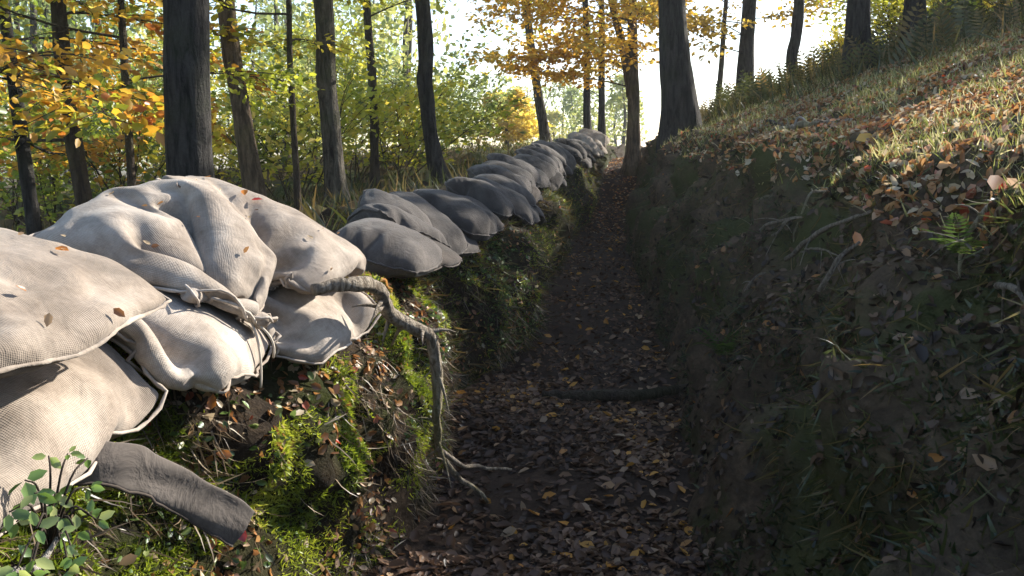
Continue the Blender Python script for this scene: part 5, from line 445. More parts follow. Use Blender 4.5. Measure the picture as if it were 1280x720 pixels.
7,1,14,-55,51,-38,35,-21,-19,33,13,-11,-12,6,8,-16,19,-15,-3,15,-13,14,-21,6,9,-9,14,12,-59,55,-37,34,-26,-17,34,-1,3,0,0,-17,22,-11,0,-11,12,8,-5,-18,9,5,-3,14,8,-30,-2,-9,36,-19,-19,4,
24,1,1,1,4,-21,9,1,2,-9,13,2,-20,6,4,5,8,7,-25,-18,12,29,-23,-16,6,13,10,2,1,-10,9,-12,-6,9,-4,12,-1,-11,-5,12,1,10,4,-24,-10,-6,34,-15,-5,-13,12,12,9,-8,3,-5,-9,0,5,0,
9,-3,-8,6,5,0,6,2,-26,4,-17,21,1,2,-14,3,9,12,-7,-2,2,-7,-5,6,3,4,0,3,2,-1,1,1,3,-28,5,-1,4,-1,1,2,3,-1,-2,2,3,1,-3,8,5,0,-4,-2,-3,1,1,1,2,0,
],
))
BAGS['B'] = ((40, 28), [-1.4337, 2.289, 1.0637], 0.0011, (
[0,10,-1,0,1,0,-1,0,1,6,8,0,0,0,1,-1,1,0,0,1,-17,6,1,0,1,2,-26,21,-16,-414,424,2,-1,1,0,0,-1,1,0,14,0,0,1,-1,1,0,0,1,-1,-5,-3,-3,-4,-3,-1,0,-23,34,-411,403,
-1,2,0,1,-1,0,-1,1,9,4,3,-3,2,-1,1,1,0,-3,-26,10,5,-1,-2,-2,2,2,-23,-347,369,-2,1,2,0,0,0,0,-4,10,4,3,-7,10,-1,0,-1,2,-1,-26,10,-11,3,3,2,0,4,11,-391,380,-4,3,
1,0,1,1,-1,-6,9,1,7,-10,14,0,0,-2,4,-3,-16,-14,15,-9,2,0,2,9,1,-381,376,-5,5,-1,2,0,1,-1,-7,8,1,10,-6,-3,9,2,6,-4,-2,-11,-17,16,-12,2,-1,5,-3,-3,-346,352,1,2,-1,2,
1,0,-1,-6,4,1,13,-4,-2,-2,5,13,-5,-3,-7,-17,13,-9,-5,2,-3,11,-27,-308,331,2,2,0,1,0,2,-2,-5,0,0,15,0,-2,-13,19,3,1,-4,-3,-16,8,-7,-4,-2,-10,6,-2,-312,322,4,0,2,-1,2,0,
0,-5,-4,7,-14,32,-3,-18,10,13,1,-6,-2,-7,-5,-2,-3,-5,-10,6,0,-315,322,4,2,0,1,1,1,-2,-4,-4,8,-26,33,12,-17,-3,20,1,-5,-3,-4,-6,0,-3,-7,-12,4,3,-315,322,3,1,1,0,-5,15,-8,-3,
-7,9,-32,29,21,-10,-14,23,4,-6,-2,-4,-4,-3,0,-2,-19,3,-2,-306,318,3,1,2,-4,-6,22,-8,-5,-7,5,-30,17,33,-3,-25,27,4,-3,-3,-4,-1,-4,-3,-10,4,-17,-7,-282,305,1,2,1,-7,-2,23,-7,-4,-8,0,
-27,1,51,-2,-32,29,6,-1,-5,-3,1,-7,-1,-6,-13,-5,-12,-260,286,3,1,-4,-18,29,9,-8,-5,-5,-5,-27,0,54,1,-37,31,6,1,-5,-3,1,-18,15,-5,-23,-4,-12,-240,268,-3,11,-13,-18,40,3,-9,-4,-5,-7,-30,5,
54,1,-39,31,9,-1,-2,-5,2,-22,6,18,-30,-9,-13,-220,251,-7,14,-21,-7,39,-1,-6,-6,-4,-9,-28,1,56,3,-39,29,10,1,-3,-4,0,-11,-19,35,-30,-11,-15,-198,231,-6,5,-21,9,31,0,-7,-6,-6,-10,-26,1,56,4,
-40,27,13,1,-3,-3,-2,-7,-27,41,-31,-12,-15,-176,211,-7,1,-14,-1,39,-1,-7,-7,-6,-12,-25,4,56,-1,-37,27,14,1,-3,-2,-3,-6,-33,46,-31,-13,-15,-153,189,-7,0,-17,2,33,11,-10,-10,-7,-12,-23,6,39,19,-38,21,
15,2,-2,-2,-8,4,-45,53,-32,-14,-16,-128,165,-6,-2,-14,1,22,23,-7,-14,-10,-10,-22,7,25,32,-31,12,18,1,-2,-3,-11,3,-18,19,-22,-13,-15,-108,145,-6,-4,-11,0,11,34,-4,-16,-14,-7,-19,0,18,43,-21,-3,22,3,
-2,-5,-12,-2,-13,15,6,-42,-7,-89,124,-6,-7,-5,0,2,34,9,-22,-17,-5,-24,16,19,6,1,12,10,3,0,-7,-20,3,0,-7,29,-46,-11,-72,104,-7,-11,9,-8,-1,34,-17,2,11,-29,-19,10,33,-34,40,5,5,1,3,-10,
-5,-13,-6,0,35,-42,-14,-58,83,-9,-12,25,-19,0,31,-11,-22,19,-2,-23,13,14,-28,42,-3,8,-6,11,-9,0,-31,15,10,-3,-21,6,-65,65,-13,-13,55,-44,13,12,11,-44,4,17,27,-26,2,-16,36,-5,12,-28,34,-11,-13,-4,
6,0,16,-13,-32,-34,45,-12,-8,48,-41,41,-18,13,-39,-2,13,46,-22,-33,-7,39,21,-6,-31,37,-23,-1,1,8,-7,12,-1,-28,-29,24,-9,-6,48,-43,54,-29,7,-33,-3,7,36,-7,-25,-12,55,-8,-13,19,-25,7,1,2,15,-23,
19,3,-22,-24,8,-9,-5,48,-45,55,-11,-21,-23,-2,1,16,22,-28,12,24,-18,11,12,-33,13,2,12,7,-30,27,1,-15,-14,-6,-14,-3,48,-44,41,15,-38,-15,-5,-2,30,2,-30,2,42,-17,27,-20,16,-49,56,-27,22,-36,34,-2,
-5,-5,-20,-18,-2,48,-40,25,26,-31,-26,-5,21,-20,36,-26,23,-23,50,-12,3,-9,-28,46,-44,41,-43,38,1,-1,4,-26,-30,11,32,-20,-12,49,-27,-33,20,-12,6,-10,2,53,-59,41,21,-24,2,-11,22,-27,24,-34,38,-1,3,21,
-43,-29,22,7,-5,-20,54,-52,-4,15,-17,13,11,-17,28,-9,-1,16,-19,23,-25,39,-9,-34,-4,42,-12,-2,42,-42,-37,23,-14,29,-33,15,-5,-8,12,-11,-11,14,19,-9,-20,28,-4,4,15,-12,10,-7,-14,19,-24,21,8,37,-52,-6,
-7,-6,8,1,-7,-3,3,-1,3,-6,8,-3,10,-12,-2,22,7,-3,-11,11,-4,-1,7,-2,-8,0,62,-65,-2,-2,1,-6,-1,-3,2,-1,1,0,0,0,-2,5,-2,1,11,8,2,1,-4,-2,-1,-6,9,-3,-6,61,-45,-13,-26,38,
-32,-1,23,-19,1,-2,3,-7,15,-9,-6,24,-21,10,28,-19,20,-5,-15,-12,31,-36,27,-19,89,-99,22,-19,31,-27,-11,39,-42,-1,25,-29,23,-19,1,41,-48,43,-41,46,-12,15,-4,-15,16,-1,-23,21,-46,143,-128,16,-17,43,-54,28,
9,-37,10,6,-11,0,22,-26,41,-21,-2,-21,46,-11,16,7,-18,-29,48,-1,-28,-31,155,-138,2,0,24,-33,37,-31,-9,-5,6,27,-31,24,-26,52,-18,-36,26,7,-28,55,-5,-11,-29,45,-5,-16,-22,147,-147,3,-1,8,-14,30,-38,-1,
-3,9,16,19,-40,7,33,-35,14,19,-19,-23,42,6,-10,-5,19,-2,-3,-22,141,-157,36,-24,-6,1,-11,-2,6,22,-28,40,-19,-22,3,55,-49,23,-20,-7,4,10,22,4,-9,2,11,-1,0,-477,466,0,0,2,1,3,-4,-3,16,0,
0,1,-1,1,0,0,1,-1,-24,-1,6,14,2,-2,1,-19,-408,414,3,-4,3,4,-2,-4,13,-14,10,4,0,1,7,-4,-6,9,2,-13,-8,-5,-4,8,12,2,-6,-404,394,3,0,3,-1,-3,1,5,11,-16,13,1,1,-39,33,27,
-14,-8,-4,7,-12,-8,1,-14,17,23,-406,378,2,5,0,-9,8,-2,3,15,-7,-10,14,2,-52,50,15,-14,3,-18,19,-13,1,-1,-20,16,-4,-362,358,3,6,-1,-15,16,-5,3,14,-25,31,-5,-5,-24,21,9,-2,-6,-21,32,0,-7,
-31,36,-17,-10,-348,349,4,6,-11,7,3,-2,0,14,-29,35,-6,-9,6,1,-8,-2,14,-28,28,7,-5,-18,-4,19,-12,-355,345,5,3,-11,10,1,0,2,3,-29,37,-3,9,-24,20,-8,-4,0,13,-27,31,0,-1,-39,36,2,-371,344,
7,0,-10,11,2,0,2,2,-35,41,-8,16,-30,19,14,-5,-33,34,-24,23,-6,7,-13,-22,41,-350,315,11,-12,9,1,2,2,2,0,-36,36,-4,14,-25,15,18,0,-46,40,1,-18,21,-25,12,6,1,-326,301,5,0,2,2,3,2,
-1,-3,-26,7,33,-13,0,11,-3,12,-29,9,11,4,-12,3,-12,26,-5,-300,275,2,1,5,0,2,5,-3,-13,-13,-14,60,-27,15,4,-25,19,3,-24,22,5,0,-5,-2,2,14,-297,263,2,3,3,1,3,1,4,-26,-8,-15,55,-3,
7,-3,-29,31,-33,7,20,3,3,-8,7,3,7,-277,242,1,3,4,-3,12,-5,3,-29,-10,-7,55,-1,3,1,-36,38,-37,-13,42,6,-9,7,5,1,4,-257,222,1,2,5,-5,15,-5,-1,-38,-2,9,40,3,2,1,-38,40,-36,-11,
20,20,3,3,3,1,3,-238,203,2,1,5,-7,16,-2,-26,-2,-9,5,32,10,0,2,-40,39,-30,-12,13,13,18,1,2,2,2,-217,182,2,1,5,-7,8,11,-29,-11,4,-1,27,14,0,3,-40,32,-18,-15,20,-15,39,0,-3,3,
5,-194,160,0,2,5,-6,3,15,-30,-15,16,-8,23,17,0,4,-39,19,7,-22,-9,14,34,-6,2,2,5,-171,138,1,1,-3,10,-8,17,-33,-10,20,-13,19,20,1,2,-29,-5,34,-41,-1,11,37,-4,-3,1,8,-147,114,3,-3,2,
1,5,10,-39,2,17,-14,13,26,-1,5,-52,34,13,-43,5,7,37,1,0,-9,10,-128,104,-3,-3,2,-1,7,7,-40,12,12,-16,12,27,-1,5,-53,41,-14,-6,-13,9,34,5,2,-9,4,-107,85,3,-6,2,-5,11,-2,-29,13,7,
-16,11,27,1,4,-52,45,-13,-19,-10,11,35,7,2,-8,1,-89,71,-7,5,3,-8,11,-12,-13,6,6,-15,14,13,11,8,-55,49,-21,-14,-13,7,39,12,-5,-2,1,-83,64,-2,-4,6,-8,10,-31,29,-13,-3,-7,14,-1,25,7,-56,
52,-26,-12,-13,0,45,12,-5,1,2,-76,51,-3,12,-13,1,-1,-9,8,1,-13,-9,7,22,25,-19,-28,41,-29,-11,-15,3,41,16,-6,4,7,-73,24,29,-20,24,-19,-6,-1,8,-12,-3,-18,6,44,-1,-17,17,8,-32,-8,-14,0,37,
23,-11,13,-11,-51,27,20,-24,-1,3,0,26,-43,6,12,-24,13,31,1,-19,5,-1,19,-38,-12,-1,30,23,7,5,-29,-23,1,49,-33,-7,3,-22,47,-27,-16,-3,20,-18,48,-6,-26,-21,59,-28,-29,22,-16,13,26,7,13,-45,7,-28,
64,-28,-8,-15,-17,54,-51,4,30,-10,-20,34,0,-32,27,4,-15,11,-38,49,-29,34,-1,16,-53,33,-49,69,-49,15,9,-35,46,-50,1,47,-35,2,-13,40,-32,47,-47,-1,24,-10,3,23,-18,1,30,-49,35,-30,33,-18,-2,-29,34,-4,
-34,7,33,-28,17,-3,-26,37,4,-15,-28,59,-59,55,-25,0,20,10,-46,58,-34,2,-4,-14,16,-16,-12,21,-9,-20,16,44,-58,24,-27,45,-14,-7,1,6,-4,26,-46,48,-3,-39,83,-49,-26,29,-46,20,-6,16,-10,-20,30,-18,9,-2,
-14,22,-19,31,-14,-20,38,-27,33,-35,28,-4,-18,91,-74,-18,7,-11,-1,1,16,-15,-3,5,-4,-1,8,-9,7,12,-6,-13,15,-7,14,-3,-11,21,-4,2,72,-89,10,-12,-6,6,-4,-2,8,-2,-5,4,-3,0,2,2,-3,4,1,-8,
12,5,1,-2,6,5,-1,75,-91,-8,11,-5,-18,23,-9,-12,21,0,-10,-3,-9,5,22,-26,40,-40,2,16,24,-27,1,21,-1,11,71,-104,-27,62,-59,5,55,-50,-8,44,-42,12,19,-30,0,39,-20,9,-26,30,-18,12,-6,31,-38,37,
4,72,-115,2,29,-48,17,40,-47,11,-15,31,-37,23,7,-13,2,35,-34,0,13,-25,1,49,-6,-42,42,0,113,-144,0,-12,2,22,-2,-26,44,-35,-12,23,-21,26,24,-39,-1,39,-44,0,12,-17,56,-15,-7,-11,27,142,-177,1,-12,7,
26,-36,-3,40,-38,10,-5,16,16,-1,-30,3,39,-42,-2,21,-27,43,-1,4,13,-24,
],
[109,-81,1,-1,-2,-1,1,0,0,-2,-5,0,-1,1,-1,-1,1,-1,0,0,-37,6,17,-5,-1,-2,-5,-14,-1,-300,342,11,-1,-1,-1,1,1,-1,-1,-6,0,-1,1,-1,0,-1,1,-1,0,-23,-3,-2,0,1,3,0,1,-2,-332,356,
7,3,1,-2,1,0,-1,4,-18,9,-1,-2,1,0,-1,0,0,-2,-20,7,-4,-2,-2,0,1,-2,-12,-329,361,11,-1,4,-2,1,-1,3,0,-8,-15,13,8,-15,5,0,0,-1,0,-17,13,-24,7,1,-1,1,-1,3,-347,361,9,4,
3,-1,0,1,0,0,-2,-26,19,9,-16,0,3,-1,0,2,-5,-10,15,-30,5,-1,6,10,20,-407,398,-4,14,-3,3,0,2,1,-3,2,-35,25,8,0,-10,-28,25,0,2,-1,-12,18,-18,-14,4,-6,-1,54,-421,388,12,6,0,1,
2,2,0,-3,4,-42,31,6,1,0,-45,22,11,0,2,-9,13,-8,-12,-11,7,-15,50,-423,395,14,6,1,1,3,1,0,0,-1,-44,40,-2,3,3,-41,1,26,0,2,-5,10,-6,-8,-6,-27,43,7,-435,410,17,5,3,1,3,2,
0,-1,-3,-32,37,-18,4,11,-48,12,17,6,0,2,1,-2,-4,-10,-24,42,4,-437,410,17,6,3,2,3,2,1,-2,-4,-17,13,5,-26,27,-50,14,16,7,1,2,1,-2,-1,-9,-20,30,11,-439,408,15,7,5,6,3,-10,9,-1,
-5,-5,-11,22,-37,30,-49,16,13,9,2,1,2,-2,-1,-1,-19,24,-1,-425,402,14,7,9,5,3,-16,14,-1,-4,3,-26,27,-38,27,-45,16,12,9,4,2,0,-1,0,-4,4,-6,0,-405,388,16,5,14,3,2,-20,17,0,1,0,
-18,0,-19,19,-39,14,13,8,5,4,-2,1,-1,0,-4,-2,-2,-388,372,22,-3,21,-4,-1,-12,15,0,1,1,-24,-1,4,-10,-28,13,14,8,5,5,-2,3,-5,2,-5,-1,-3,-370,357,31,-27,35,-8,-4,-3,13,-1,1,1,-35,11,
6,-12,-29,12,13,9,6,4,-1,3,1,-12,4,-3,-2,-352,342,32,-36,37,-3,-17,14,7,-1,1,1,-36,2,17,-9,-33,9,16,8,7,3,0,5,-4,-11,6,-2,-5,-330,324,30,-20,-3,25,-22,13,8,1,0,0,-46,13,19,-8,
-36,7,16,11,6,2,2,3,-5,-10,7,-2,-5,-309,304,24,0,-26,27,-17,12,9,2,0,-1,-41,-6,32,2,-45,6,16,13,5,4,1,2,-5,-10,8,-3,-4,-288,285,23,2,-20,-2,16,-14,21,3,0,-2,-40,-10,49,-26,-30,3,
18,13,6,5,3,-3,-7,-7,10,-4,-4,-268,268,21,5,-27,-6,33,-33,25,8,0,-2,-41,-10,52,-34,-25,3,18,12,8,5,7,-4,9,-55,38,-3,-4,-249,256,14,7,-32,-6,37,-36,22,13,-1,-2,-48,6,42,-36,-19,-1,19,13,
5,10,6,-1,5,-58,35,1,-2,-227,238,12,7,-50,20,24,-15,-20,37,-2,-1,-30,-24,56,-53,-4,3,13,13,6,12,8,-2,0,-54,24,10,0,-204,219,9,5,-60,36,13,-26,26,-2,-7,12,-15,-36,31,-30,-2,5,7,28,-21,28,
4,0,1,-54,12,20,2,-178,199,4,-3,-59,50,-7,-6,13,-21,23,5,-3,-55,26,-18,30,-36,29,-26,33,16,-1,5,-2,-48,-2,28,2,-142,170,-2,-20,-30,22,23,-5,-13,7,0,-1,3,-47,11,18,-5,-6,12,-32,30,26,9,-23,
13,-47,32,-32,14,-91,138,-9,-21,-33,50,-18,22,-15,6,-3,-1,-13,-33,31,-9,-9,25,-28,-11,24,42,-3,-12,-28,20,-31,-5,8,-50,104,-13,-18,-32,46,-15,26,-11,-1,-6,12,-54,22,13,-19,0,-10,2,8,-1,48,-2,-26,-25,36,
-38,-2,2,-20,78,-15,-16,-32,43,-9,15,9,-13,-8,5,-42,0,53,-59,26,-19,-5,52,-52,64,-1,-48,-4,41,-45,3,-5,9,53,-16,-16,-30,45,-2,-11,24,-8,-6,-29,8,-13,3,6,-9,-6,11,31,-37,35,-1,-33,-2,44,-43,-5,
-5,38,27,-20,-10,-33,50,0,-31,39,-16,-9,-7,-5,-27,57,-42,-6,14,-7,5,27,-40,40,-30,-4,43,-40,-9,-5,63,3,-36,23,-52,51,2,-36,43,-40,25,-30,34,-34,-2,0,7,-8,19,-30,56,-47,21,-33,11,45,-39,-8,-12,91,
-22,-42,30,-38,35,-4,-16,14,-7,-27,29,11,-51,7,51,-59,2,56,-56,55,-56,26,-16,-9,54,-35,-6,-20,118,-55,-23,16,-27,23,0,-31,41,-45,40,-20,-4,-19,-3,47,-35,-10,39,-33,13,-10,-5,16,-18,41,-46,13,-4,100,-67,-2,
-1,-10,4,6,-15,4,1,-3,0,-5,-8,5,1,1,2,-5,5,-5,-6,4,6,-9,17,-15,-2,-5,103,-68,-2,-3,1,-4,-13,4,2,1,-2,-1,1,-3,0,-8,3,-2,0,1,2,6,-8,-1,0,-2,3,-4,-1,96,-60,-6,-10,12,
-6,-29,7,30,-34,33,-26,-11,32,-20,-6,-12,37,-36,27,-28,23,7,-30,11,9,-9,0,7,75,-36,-19,9,-8,-34,38,-37,16,11,9,-27,-5,-3,32,-38,19,-6,16,-29,5,12,23,-46,4,50,-50,18,-16,110,-55,-11,4,-40,27,3,
-27,16,4,-35,13,35,-26,-11,22,-36,4,28,22,-51,25,11,-39,8,27,-24,-4,3,134,-83,-3,-3,-35,24,-17,12,-4,-15,-5,1,18,-35,29,14,-42,31,-30,41,-8,6,-27,-11,5,14,-13,-1,0,168,-114,-3,-2,-24,11,-14,8,-5,
-10,-9,-12,25,-5,3,-11,-3,33,-31,33,-8,-26,-6,3,1,0,-1,0,-2,196,-149,5,0,-4,-15,-25,10,-6,-4,7,-6,-13,18,3,8,-25,55,-20,-31,5,2,-6,-5,7,-9,4,1,1,158,-106,-1,-5,-1,0,-3,-20,25,-8,0,
-1,1,-1,0,-1,1,-1,0,-2,-33,-5,9,8,1,3,9,-337,366,-4,-3,-4,-3,-19,24,-10,7,2,-3,-1,-1,-18,11,9,-14,-9,15,-4,-32,10,-9,6,23,-17,-316,364,-3,-9,-5,-20,24,-1,-2,-11,8,-3,1,1,-4,-6,-2,
-2,9,-2,-12,7,-34,22,-6,-5,35,-367,390,-2,-15,-22,25,-5,2,-1,-25,23,2,-8,-1,-15,1,13,2,-8,9,-26,14,-1,-30,17,-3,45,-396,405,-1,-17,-12,17,-6,4,-3,-37,44,-29,13,-1,2,4,-1,-39,31,8,-17,-15,20,
-22,5,11,17,-379,403,0,-27,15,-3,-2,1,1,-44,48,-21,8,-35,40,1,6,-62,36,15,-7,-16,-9,29,-43,48,-4,-400,425,-1,-20,10,-4,-1,0,-4,-14,3,9,-33,8,35,-8,7,-59,57,-24,-8,12,-8,-8,16,-9,22,-408,428,
2,-15,3,-3,0,-2,-5,-9,-12,25,-44,28,22,-2,-14,-27,32,-36,14,9,-2,-7,24,-36,20,-372,406,1,-8,-3,-1,-1,-2,-9,1,-34,44,-48,40,11,0,-39,5,22,-36,16,4,1,13,-8,8,-40,-333,394,4,-10,-1,-1,-1,-5,
-16,22,-58,52,-38,45,-2,-3,-48,25,21,-51,34,-14,22,-2,6,-16,15,-399,419,3,-8,-5,4,-2,-8,-15,24,-60,39,-7,28,-6,-3,-49,51,-20,-30,37,-9,-5,16,7,-7,-8,-367,399,3,-8,-2,-4,8,-22,8,7,-54,21,31,1,
-9,5,-50,48,-10,-38,41,-5,-12,22,-10,-1,-5,-345,379,3,-7,-8,9,-3,-20,17,-7,-40,9,35,0,-4,-3,-45,42,-4,-31,32,-7,8,-6,-3,1,-2,-327,360,4,-6,-9,8,-8,-11,18,-27,-1,-31,55,-5,-2,-3,-44,34,4,-33,
33,-2,-3,-2,-1,1,-2,-308,341,2,-4,-8,7,-17,3,9,0,-49,-6,54,-3,-2,-4,-44,26,13,-32,27,5,-9,1,-1,0,0,-289,321,0,-3,-5,4,-3,-18,21,-17,-39,-4,51,1,-1,-3,-47,19,24,-36,42,-27,10,0,-2,2,
-1,-266,298,-1,-6,1,3,0,-22,20,-34,-16,-10,48,6,-1,-2,-50,11,36,-11,-18,6,9,-1,-1,3,-1,-246,276,-1,-1,-2,-1,5,-22,13,-43,1,-13,44,10,-1,0,-50,1,48,-22,-9,2,11,0,-3,4,0,-225,252,1,-4,2,
2,0,-17,-1,-40,10,-15,40,14,-1,0,-46,-1,36,-13,-8,1,12,0,0,-2,3,-207,236,-1,-4,2,1,2,-10,-27,-22,10,-15,36,18,-1,-2,-40,25,-31,24,-9,3,9,2,1,-3,3,-189,219,-2,-1,-1,-2,4,-2,-50,-4,7,
-14,33,20,2,-9,-35,30,-20,-11,6,6,10,3,-1,-1,1,-169,200,-3,0,0,-3,2,2,-54,-9,13,-12,40,16,-22,11,-34,33,-27,-7,2,7,12,4,-3,1,-1,-134,150,15,-4,2,-2,2,-12,-34,-9,-5,0,58,-2,-53,42,-35,
37,-33,-5,4,-1,18,4,-3,0,0,-117,151,-14,7,-3,4,2,-9,-56,14,-11,7,46,-1,-16,-22,-5,40,-34,-6,3,2,14,8,-4,-1,16,-121,134,3,-10,2,5,-3,1,-61,2,1,36,-16,32,3,-59,10,43,-36,-3,0,3,15,
8,-5,23,-28,-59,67,27,-8,6,-6,4,-5,-43,-8,-4,23,13,21,-4,-41,-12,45,-33,1,0,2,13,12,5,5,-26,-12,26,2,24,-2,-7,-4,4,-54,8,23,-14,-10,43,6,-47,6,19,-29,24,-32,16,9,16,9,0,-25,27,-6,
-10,17,12,-2,-31,23,-38,7,-2,-20,13,48,-25,-3,-24,13,9,-29,22,-15,-5,37,3,4,-23,54,-24,-19,-3,30,-1,-52,37,-26,-7,24,-35,2,46,-17,-3,-7,-15,37,-39,9,-9,2,54,-18,-27,6,67,-20,-65,45,12,-16,-30,13,
13,-5,-35,24,-17,15,6,31,-59,-2,37,-21,6,-10,-11,61,-36,-3,18,56,-29,-64,58,-14,-15,-30,45,14,-52,10,-16,34,-21,22,-8,-27,4,50,-57,9,-2,16,12,-16,11,14,74,-64,-36,28,-20,28,-48,51,-30,-4,-11,-6,47,-44,
38,-42,9,-7,40,-28,-9,0,13,-17,45,-41,24,106,-93,-14,8,-8,-7,8,6,-22,5,-3,4,6,-11,14,-13,-5,1,16,-17,5,-3,-2,1,12,-10,17,112,-99,-14,7,-8,-11,16,-8,-3,-7,5,-3,3,1,-5,0,0,-3,0,7,
-9,2,0,-1,4,10,-2,113,-82,-34,26,-33,9,18,-39,37,-37,31,-32,40,-20,-14,11,-2,-4,-1,15,-25,26,-20,-3,8,14,-1,118,-82,-30,-6,1,6,-11,0,5,-11,6,-18,22,-9,20,-13,-27,1,47,-29,-18,39,-40,22,-20,12,
17,129,-100,0,-22,-10,8,-15,5,-27,42,-19,2,-24,37,8,-42,11,-8,37,-44,10,42,-38,-4,-2,8,-12,185,-134,1,-13,4,-12,-23,2,-6,25,7,-22,-3,-15,48,-44,9,29,-30,0,9,1,9,-29,17,-20,16,193,-151,-1,-6,-8,
-26,-2,6,-1,-3,-1,25,-22,-17,20,31,-40,29,-29,0,12,-5,-17,1,8,13,-24,
],
[308,-299,-1,2,3,1,-1,-1,0,-3,-6,7,5,-4,-9,-3,-5,-2,2,5,-22,-2,-2,-1,2,2,-4,15,-6,106,-62,-14,1,1,2,-1,-2,1,2,-13,8,5,-4,-9,-3,-5,-2,3,4,-27,0,-1,0,-1,0,1,3,-1,127,-72,
-9,-7,1,1,-1,1,1,-18,25,-11,-8,12,-12,-5,-7,8,-3,-9,-17,-1,1,1,-1,0,0,1,-3,146,-84,-12,2,-8,1,1,0,-4,-22,28,7,-12,-16,15,-4,-11,-3,5,-5,-22,2,-2,-1,0,0,0,1,-8,155,-84,-10,-6,
-4,1,-1,-2,-3,-23,24,18,-16,-21,21,1,-6,-20,13,-8,-19,-4,5,-2,0,-1,0,3,-14,147,-74,-4,-14,5,-5,-3,-1,-4,-22,19,25,-18,-12,-6,20,5,-18,-5,-5,-13,-9,9,-8,3,-1,3,-3,19,85,-38,-11,-8,2,-4,
-5,-2,-4,-20,13,30,-17,-8,-5,-2,24,-8,-18,-4,-9,-13,9,-6,-2,2,-1,7,-16,140,-63,-12,-5,-2,-3,-5,-4,-3,-15,-1,39,-21,0,-5,-12,30,1,-24,-6,-5,-16,8,-4,-3,-1,16,-10,-11,118,-44,-11,-4,-3,-4,-5,-7,
-2,-11,-8,48,-40,14,2,-19,35,-6,-16,-11,-4,-9,-3,1,-3,-3,10,-4,-7,109,-37,-12,-3,-4,-5,-6,-7,-3,-8,-10,47,-49,23,5,-16,31,-7,-13,-12,-5,-5,-5,1,-2,-5,3,-1,-1,107,-38,-10,-4,-6,-9,-9,13,-16,-4,
-14,42,-47,20,14,-13,24,-6,-10,-13,-5,-4,-3,-3,-1,-1,-6,3,-8,120,-44,-9,-4,-8,-15,-6,22,-17,-5,-15,31,-39,13,23,-10,19,-5,-10,-11,-5,-4,-2,-3,-4,-5,0,-4,-4,128,-51,-9,-3,-13,-17,-1,26,-18,-2,-8,1,
-19,1,32,-4,12,-2,-10,-9,-7,-5,1,-7,0,-5,-7,-1,-2,130,-54,-11,0,-23,-14,13,16,-15,-4,-5,-4,-15,1,24,7,8,-1,-11,-7,-8,-6,3,-13,7,-4,-11,-1,-1,132,-57,-18,8,-30,-11,23,7,-14,-4,-4,-6,-7,-6,
22,9,8,1,-10,-9,-6,-7,2,-14,5,7,-19,-1,0,133,-59,-22,11,-38,-1,30,-7,-8,-4,-5,-5,-8,0,15,9,10,1,-9,-9,-7,-6,1,-7,-7,16,-24,0,1,132,-57,-23,13,-59,20,27,-6,-8,-6,-5,-6,3,-9,11,10,
12,3,-9,-11,-5,-5,-1,-6,-8,19,-27,0,2,131,-57,-14,-2,-55,13,37,-7,-7,-8,-5,-7,4,1,6,-5,24,2,-9,-10,-6,-3,-3,-6,-5,18,-30,1,3,131,-57,-13,-6,-51,0,45,-2,-8,-10,-5,-6,3,6,-5,6,20,3,
-9,-10,-5,-5,-7,2,-8,20,-33,1,4,133,-61,-12,-8,-49,-1,36,8,-6,-11,-8,-5,4,6,-7,10,19,3,-10,-8,-6,-7,-9,4,0,17,-37,1,5,135,-64,-12,-12,-46,0,26,17,-2,-15,-8,-3,9,-7,-1,13,18,1,-8,-9,
-4,-10,-8,2,2,24,-40,1,-1,140,-68,-14,-14,-38,-4,18,32,-14,-8,-11,-2,10,-6,22,-33,41,-3,-5,-7,-4,-14,-7,4,0,33,-37,-13,0,147,-77,-13,-20,-23,-8,10,44,-2,-47,-1,10,8,-5,40,-34,-8,27,-1,-13,3,-17,
-3,-2,1,35,-19,-34,1,151,-84,-15,-23,-6,-10,-5,54,-1,-55,5,5,13,8,29,-24,-32,26,20,-17,-14,-5,0,0,-5,36,5,-55,-8,158,-90,-18,-21,12,-26,8,43,2,-40,-4,-11,12,29,14,1,-54,0,48,-23,-8,-4,20,-38,
12,40,-1,-39,-15,143,-91,-16,-15,9,4,-25,41,11,-29,-6,-16,17,5,26,-13,-35,13,8,3,-8,9,12,-37,-2,57,-14,-26,-26,120,-72,-14,-13,10,0,14,-18,33,-29,-6,12,-1,-32,60,-25,-18,28,-36,39,-45,29,11,-41,17,42,
-14,-16,-33,87,-42,-15,-11,10,-2,16,5,-8,-11,-8,9,19,-32,24,-10,29,-46,19,-1,-7,3,5,-21,15,32,-18,4,-41,53,-11,-19,-7,8,1,26,-21,3,-5,-5,0,39,-59,37,8,4,-45,35,-37,10,29,-10,-31,18,29,-5,-11,
-27,15,22,-24,-4,8,6,21,-30,14,-9,1,33,-31,-1,4,25,-25,-12,32,-44,-3,39,-9,-30,18,18,7,-16,-18,-22,54,-29,6,-6,35,-24,-8,14,2,19,-8,-35,30,0,-14,0,27,-33,-7,5,37,-53,32,-25,29,12,-36,16,-68,
82,-31,35,-49,52,-35,26,-34,35,7,-10,9,-12,-14,-7,15,10,-24,22,-9,-7,8,-13,9,10,-23,39,-33,-58,53,6,25,-39,37,-24,32,-29,10,10,6,-27,14,-3,9,-14,14,-36,42,-38,40,-28,-18,39,-25,4,29,-45,-35,50,-1,
12,-7,15,-5,3,-14,14,-3,6,-8,-1,4,5,-9,-1,-13,14,2,-9,0,-10,14,-7,8,8,-12,-71,72,-1,-5,12,2,1,0,0,-1,1,1,1,-2,-4,-3,0,2,6,-12,2,4,-8,0,-3,3,12,-9,13,-90,90,-30,13,9,
